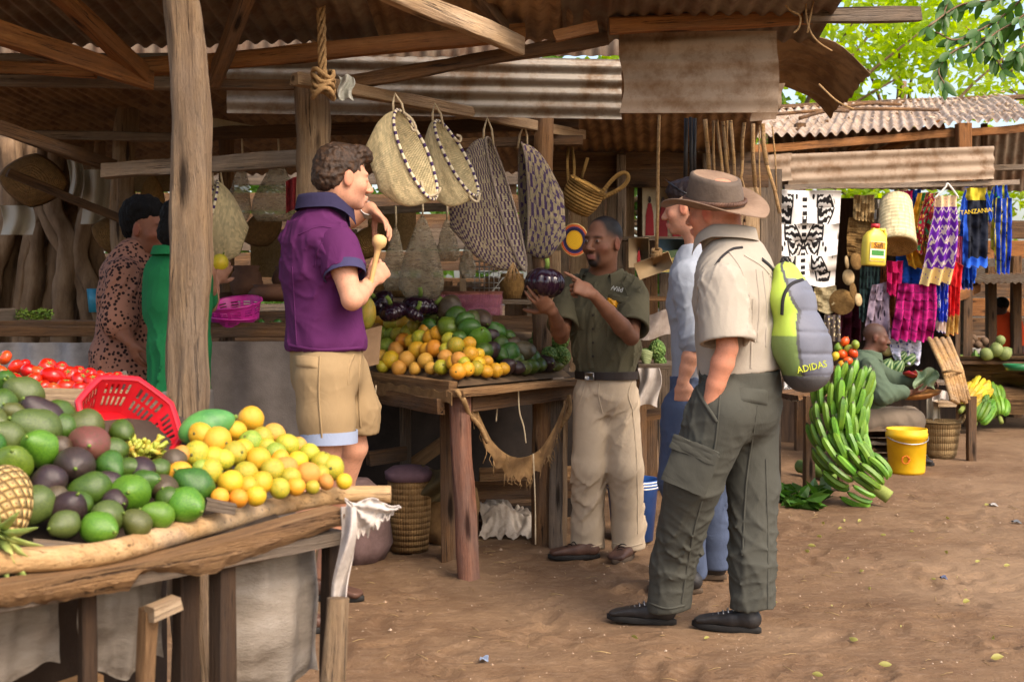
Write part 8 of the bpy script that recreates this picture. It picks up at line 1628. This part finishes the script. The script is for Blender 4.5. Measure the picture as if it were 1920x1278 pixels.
for i, (x, y, r, lab) in enumerate(((1868, 655, 13, 'large pale melon in front of the orange shirt person'), (1884, 662, 13, 'green melon right of the large pale one'), (1850, 664, 12, 'dark green melon left of the large pale one'), (1876, 638, 9, 'coiled green melon on top'))): lone('melon', lab, 'melon', P(x, y, 12.6), r/F*12.6, r/F*12.6*1.1, RY(i), plain('melon_rind', srgb(132, 144, 84), srgb(92, 108, 60), 12, .6))
for i, (x, y, r) in enumerate(((1808, 640, 8), (1820, 636, 8), (1834, 642, 8), (1826, 630, 7), (1846, 636, 8))): lone('potato', 'brown root in the dim heap by the far post, %s from the left' % ORD[i], 'root', P(x, y+4, 13), r/F*13, r/F*14.3, RY(i*.8), plain('root_skin', srgb(112, 88, 66), srgb(76, 58, 44), 12), stem=False)
wq = P(1823, 676, 13.3); tag(obj('bucket', lathe([(.07, 0), (.085, .13), (.09, .135), (.08, .135), (.06, .1), (.01, .12)], 26), WHP, M=Matrix.Translation(wq)), 'white tub on the far basket by the sugar cane', 'tub'); wq = P(1845, 704, 13.3); tag(obj('straw_basket', lathe([(.16, 0), (.2, .17), (.205, .18), (.19, .17), (.02, .15)], 30), BW, M=Matrix.Translation(wq)), 'wide straw basket on the small table by the sugar cane', 'basket')
ft = thing('side_table', 'small table behind the far banana bunches', 'table', (5.1, 13.4, 0)); beam('top', P(1822, 708, 13.4), P(1892, 708, 13.4), .5, .04, W_GREY, ft)
for x in (1828, 1880): q = P(x, 708, 13.4); beam('leg', V((q.x, 13.4, 0)), q, .06, .06, W_DARK, ft)
tag(obj('green_basin', lathe([(.1, 0), (.14, .06), (.13, .06), (.09, .01)], 24), m_gloss('green_basin_plastic', srgb(30, 120, 70), srgb(20, 96, 54), .4), M=Matrix.Translation(P(1908, 694, 12.0))), 'green basin at the right edge by the far stall', 'basin')
def orange_person():
    Y = 14.2; pr = person('person in an orange shirt with their back turned at the far right', P(1890, 680, Y)); f = unit((.3, .95, 0)); u = tuple(f.cross(V((0, 0, 1)))); B = Field(); sk_ = srgb(70, 48, 40); h = Fr(P(1876, 576, Y), unit((-.3, .95, 0)), (0, 0, 1), .95); head(B, h, sk_, P(1882, 598, Y), sk_, sk_); B.chain([P(1882, 600, Y), P(1888, 670, Y)], [.08, .1], .02); arm(B, P(1904, 612, Y), P(1914, 640, Y), P(1916, 660, 14.0)); sobj('body', B, .014, SKIN_D, pr, base=sk_)
    G = Field(); G.chain([P(1890, 665, Y), P(1888, 630, Y), P(1884, 606, Y), P(1882, 594, Y)], [.15, .15, .12, .07], .04, u, [.2, .2, .18, .09]); G.cone(P(1900, 612, Y), P(1912, 636, Y), .09, .09, .04); sobj('shirt', G, .014, cloth_m('orange_cotton', srgb(214, 74, 34)), pr, folds(.012, 16, 97)); T = Field(); T.chain([P(1890, 668, Y), P(1890, 780, Y)], [.16, .12], .03, u, [.19, .16]); sobj('trousers', T, .02, cloth_m('dark_cotton', srgb(60, 56, 54)), pr); hair_shell(h, [((0, -.02, .045), (.08, .1, .085), .01)], [((0, .13, -.02), (.11, .09, .1))], HAIR_BK, pr, .003, 120, 3, .01)
orange_person()

# ------------------------------------------------------------------ trees and leaves
def tree(label, x, y, H, rad, n, size, mat, seed, trunk_r=.16, blobs=14, low=.35):
    t = thing('tree', label, 'tree', (x, y, 0)); R0_ = np.random.RandomState(seed); B_ = []; g = Geo()
    tp0 = V((x, y, H*.75)); obj('trunk', tube(spline([(x, y, -.1), (x+.1, y, H*.3), (x-.05, y, H*.55), tp0], 6), [trunk_r*(1-.03*i) for i in range(19)], 12, rough=.15, seed=seed), BARK, t)
    for k in range(blobs):
        a = R0_.uniform(0, 6.28); q = R0_.uniform(.15, 1)**.6; c = V((x+rad*q*math.cos(a), y+rad*q*math.sin(a)*.8, H*(low+(1-low)*R0_.uniform(0, 1)))); B_.append((c, R0_.uniform(.16, .34)*rad)); tube(spline([V((x, y, H*.5)), V((x, y, H*.5)).lerp(c, .5)+V((0, 0, .25)), c], 4), [.05, .045, .04, .035, .03, .025, .02, .015, .01], 6, g)
    obj('limbs', g, BARK, t)
    def fn(R): c, r = B_[R.randint(len(B_))]; d = R.normal(size=3); d /= np.linalg.norm(d); return c+V(d*r*R.uniform(.3, 1.05)**.7)
    obj('crown', leaves(n, fn, size, None, .3, seed), mat, t, smooth=False); return t
tree('bright sunlit tree above the ridge of the shed', 6.2, 19.5, 6.4, 3.2, 3600, .2, LF_BR, 3, low=.42, blobs=20); tree('leafy tree behind the torn end of the shelter roof', 3.6, 17.0, 5.6, 2.6, 2800, .18, LF_BR, 5, low=.45, blobs=16); tree('pale feathery tree far off at the top right corner', 11.5, 24, 7.5, 3.6, 1700, .24, LF_BR, 8, low=.4, blobs=16); tree('shady tree behind the slat wall at the left', -4.5, 15, 5.0, 3.2, 4500, .2, LF_MD, 11, low=.2, blobs=24); tree('dense tree behind the plank wall in the middle', .8, 15.5, 4.6, 2.6, 4200, .19, LF_MD, 13, low=.15, blobs=22)
br = thing('tree_branch', 'leafy branch with big dark leaves drooping into the top right corner', 'branch', P(1850, 180, 6.2)); tw = Geo(); lv = Geo(); random.seed(21)
def big_leaf(p, d, L, g, fl=.3):
    d = V(d).normalized(); s_ = d.cross(V((random.uniform(-.5, .5), -1, random.uniform(-.2, .5)))).normalized(); nn = d.cross(s_); v = []; n = 7
    for i in range(n):
        t = i/(n-1); w_ = L*.22*math.sin(math.pi*min(1, t*.96+.02))**.8; c = p+d*L*t-V((0, 0, L*.12*t*t)); v += [c+s_*w_+nn*w_*fl, c, c-s_*w_+nn*w_*fl]
    f = []
    for i in range(n-1):
        for k in (0, 1): a = i*3+k; f.append((a, a+1, a+4, a+3))
    g.add(v, f)
for pts in ([(1935, -20), (1880, 30), (1830, 60), (1790, 75), (1755, 60)], [(1880, 30), (1850, 70), (1790, 95), (1760, 130), (1775, 165)], [(1935, 40), (1890, 70), (1860, 90), (1880, 130)], [(1935, 70), (1910, 95), (1900, 115)], [(1930, -30), (1860, 0), (1800, 10), (1740, 50)], [(1940, 10), (1905, 40), (1870, 60), (1820, 100)], [(1790, -30), (1775, 10), (1765, 40)]):
    sp = spline([P(x, y, 6.2+.1*random.uniform(-1, 1)) for x, y in pts], 7); tube(sp, .005, 5, tw)
    for i in range(3, len(sp), 2):
        for s_ in (-1, 1):
            if random.random() < .85: d = (sp[i]-sp[i-1]).normalized(); big_leaf(sp[i], d+V((s_*.7, random.uniform(-.8, .5), random.uniform(-.9, .1))), random.uniform(.055, .105), lv)
obj('twig', tw, BARK, br); obj('leaves', lv, LF_DK, br)
# fallen leaves and bits on the earth
LLM = m_leaf('fallen_leaf', srgb(170, 170, 96), srgb(140, 130, 70), .2)
FL = [(1600, 1205, 16), (1870, 1240, 18), (1533, 1272, 14), (1660, 1253, 16), (1812, 1134, 14), (1630, 1108, 9), (1615, 1075, 12), (1590, 1052, 7), (1777, 975, 8), (1888, 1065, 9), (1833, 1057, 8), (1811, 1110, 7), (1795, 1088, 8), (1843, 1006, 6), (1543, 985, 8), (1584, 980, 9), (1612, 981, 10), (1575, 995, 8), (1536, 1010, 8), (1656, 1007, 7), (1522, 1028, 10), (1513, 1038, 9), (1774, 1040, 9), (1863, 1203, 12), (1453, 1134, 6), (1190, 1202, 12), (1709, 1000, 6), (1850, 950, 7), (1325, 1202, 9), (1750, 1090, 6), (1690, 1180, 7), (1560, 1140, 6)]
for i, (x, y, r) in enumerate(FL):
    c = GP(x, y)+V((0, 0, .012)); g = Geo(); a = random.uniform(0, 6.28); L = r/F*c.y*1.5; d = V((math.cos(a), math.sin(a), 0)); big_leaf(c-d*L/2+V((0, 0, L*.12)), d+V((0, 0, .1)), L, g, .5); near = 'near the bottom edge' if y > 1195 else ('in the middle of the bare earth' if y > 1045 else 'towards the banana bunch')
    tag(obj('fallen_leaf', g, LLM), 'pale fallen leaf lying %s, %s of those listed from the right' % (near, i) if False else 'pale fallen leaf on the trodden earth %s' % near, 'leaf', 'fallen leaves '+near)
g = Geo(); R = np.random.RandomState(5)
for k in range(2600):
    y = R.uniform(2.6, 11)**1.0; x = R.uniform(-.5, .43)*y; r = R.uniform(.002, .007)*(1 if R.rand() < .93 else 2); z = ground_h(x, y)
    p = [V((x+r*math.cos(a)*R.uniform(.7, 1.2), y+r*math.sin(a)*R.uniform(.7, 1.2), z-.001)) for a in (0, 1.57, 3.14, 4.71)]; g.add(p+[V((x, y, z+r*.8))], [(0, 1, 4), (1, 2, 4), (2, 3, 4), (3, 0, 4)])
structure(tag(obj('pebbles', g, plain('pebble', srgb(150, 124, 100), srgb(110, 86, 66), 3, .9, 0, c3=srgb(196, 180, 160)), smooth=False), 'tiny pebbles and crumbs strewn over the earth', 'pebbles'), 'stuff')
g = Geo()
for k in range(420):
    y = R.uniform(2.7, 9); x = R.uniform(-.35, .43)*y; a = R.uniform(0, 3.14); L = R.uniform(.008, .035); z = ground_h(x, y)+.004; d = V((math.cos(a)*L, math.sin(a)*L, R.uniform(-.002, .004))); p = V((x, y, z)); tube([p-d, p+V((0, 0, .003)), p+d], .0014, 4, g)
structure(tag(obj('straw_bits', g, plain('straw_litter', srgb(176, 150, 104), srgb(110, 86, 58), 3, .9, 0)), 'bits of straw and stalk trodden into the earth', 'straw'), 'stuff')
for lab, x, y, c, s_ in (('pale blue plastic scrap near the bottom edge', 908, 1238, srgb(140, 156, 180), .014), ('blue plastic scrap among the leaves at right', 1769, 1085, srgb(96, 106, 136), .013), ('orange bottle cap beside the purple man\'s shoe', 678, 1056, srgb(230, 96, 60), .014), ('crumpled grey scrap at the right edge', 1905, 980, srgb(120, 122, 124), .02), ('small crumpled white scrap at right', 1862, 948, srgb(190, 184, 176), .02)):
    c_ = GP(x, y)+V((0, 0, .008)); tag(cloth('litter_scrap', lambda u, v: c_+V(((u-.5)*s_*2.2, (v-.5)*s_*3, .006*math.sin(u*5+v*4))), 6, 6, plain('scrap_%d' % x, c, None, 20, .5)), lab, 'litter')
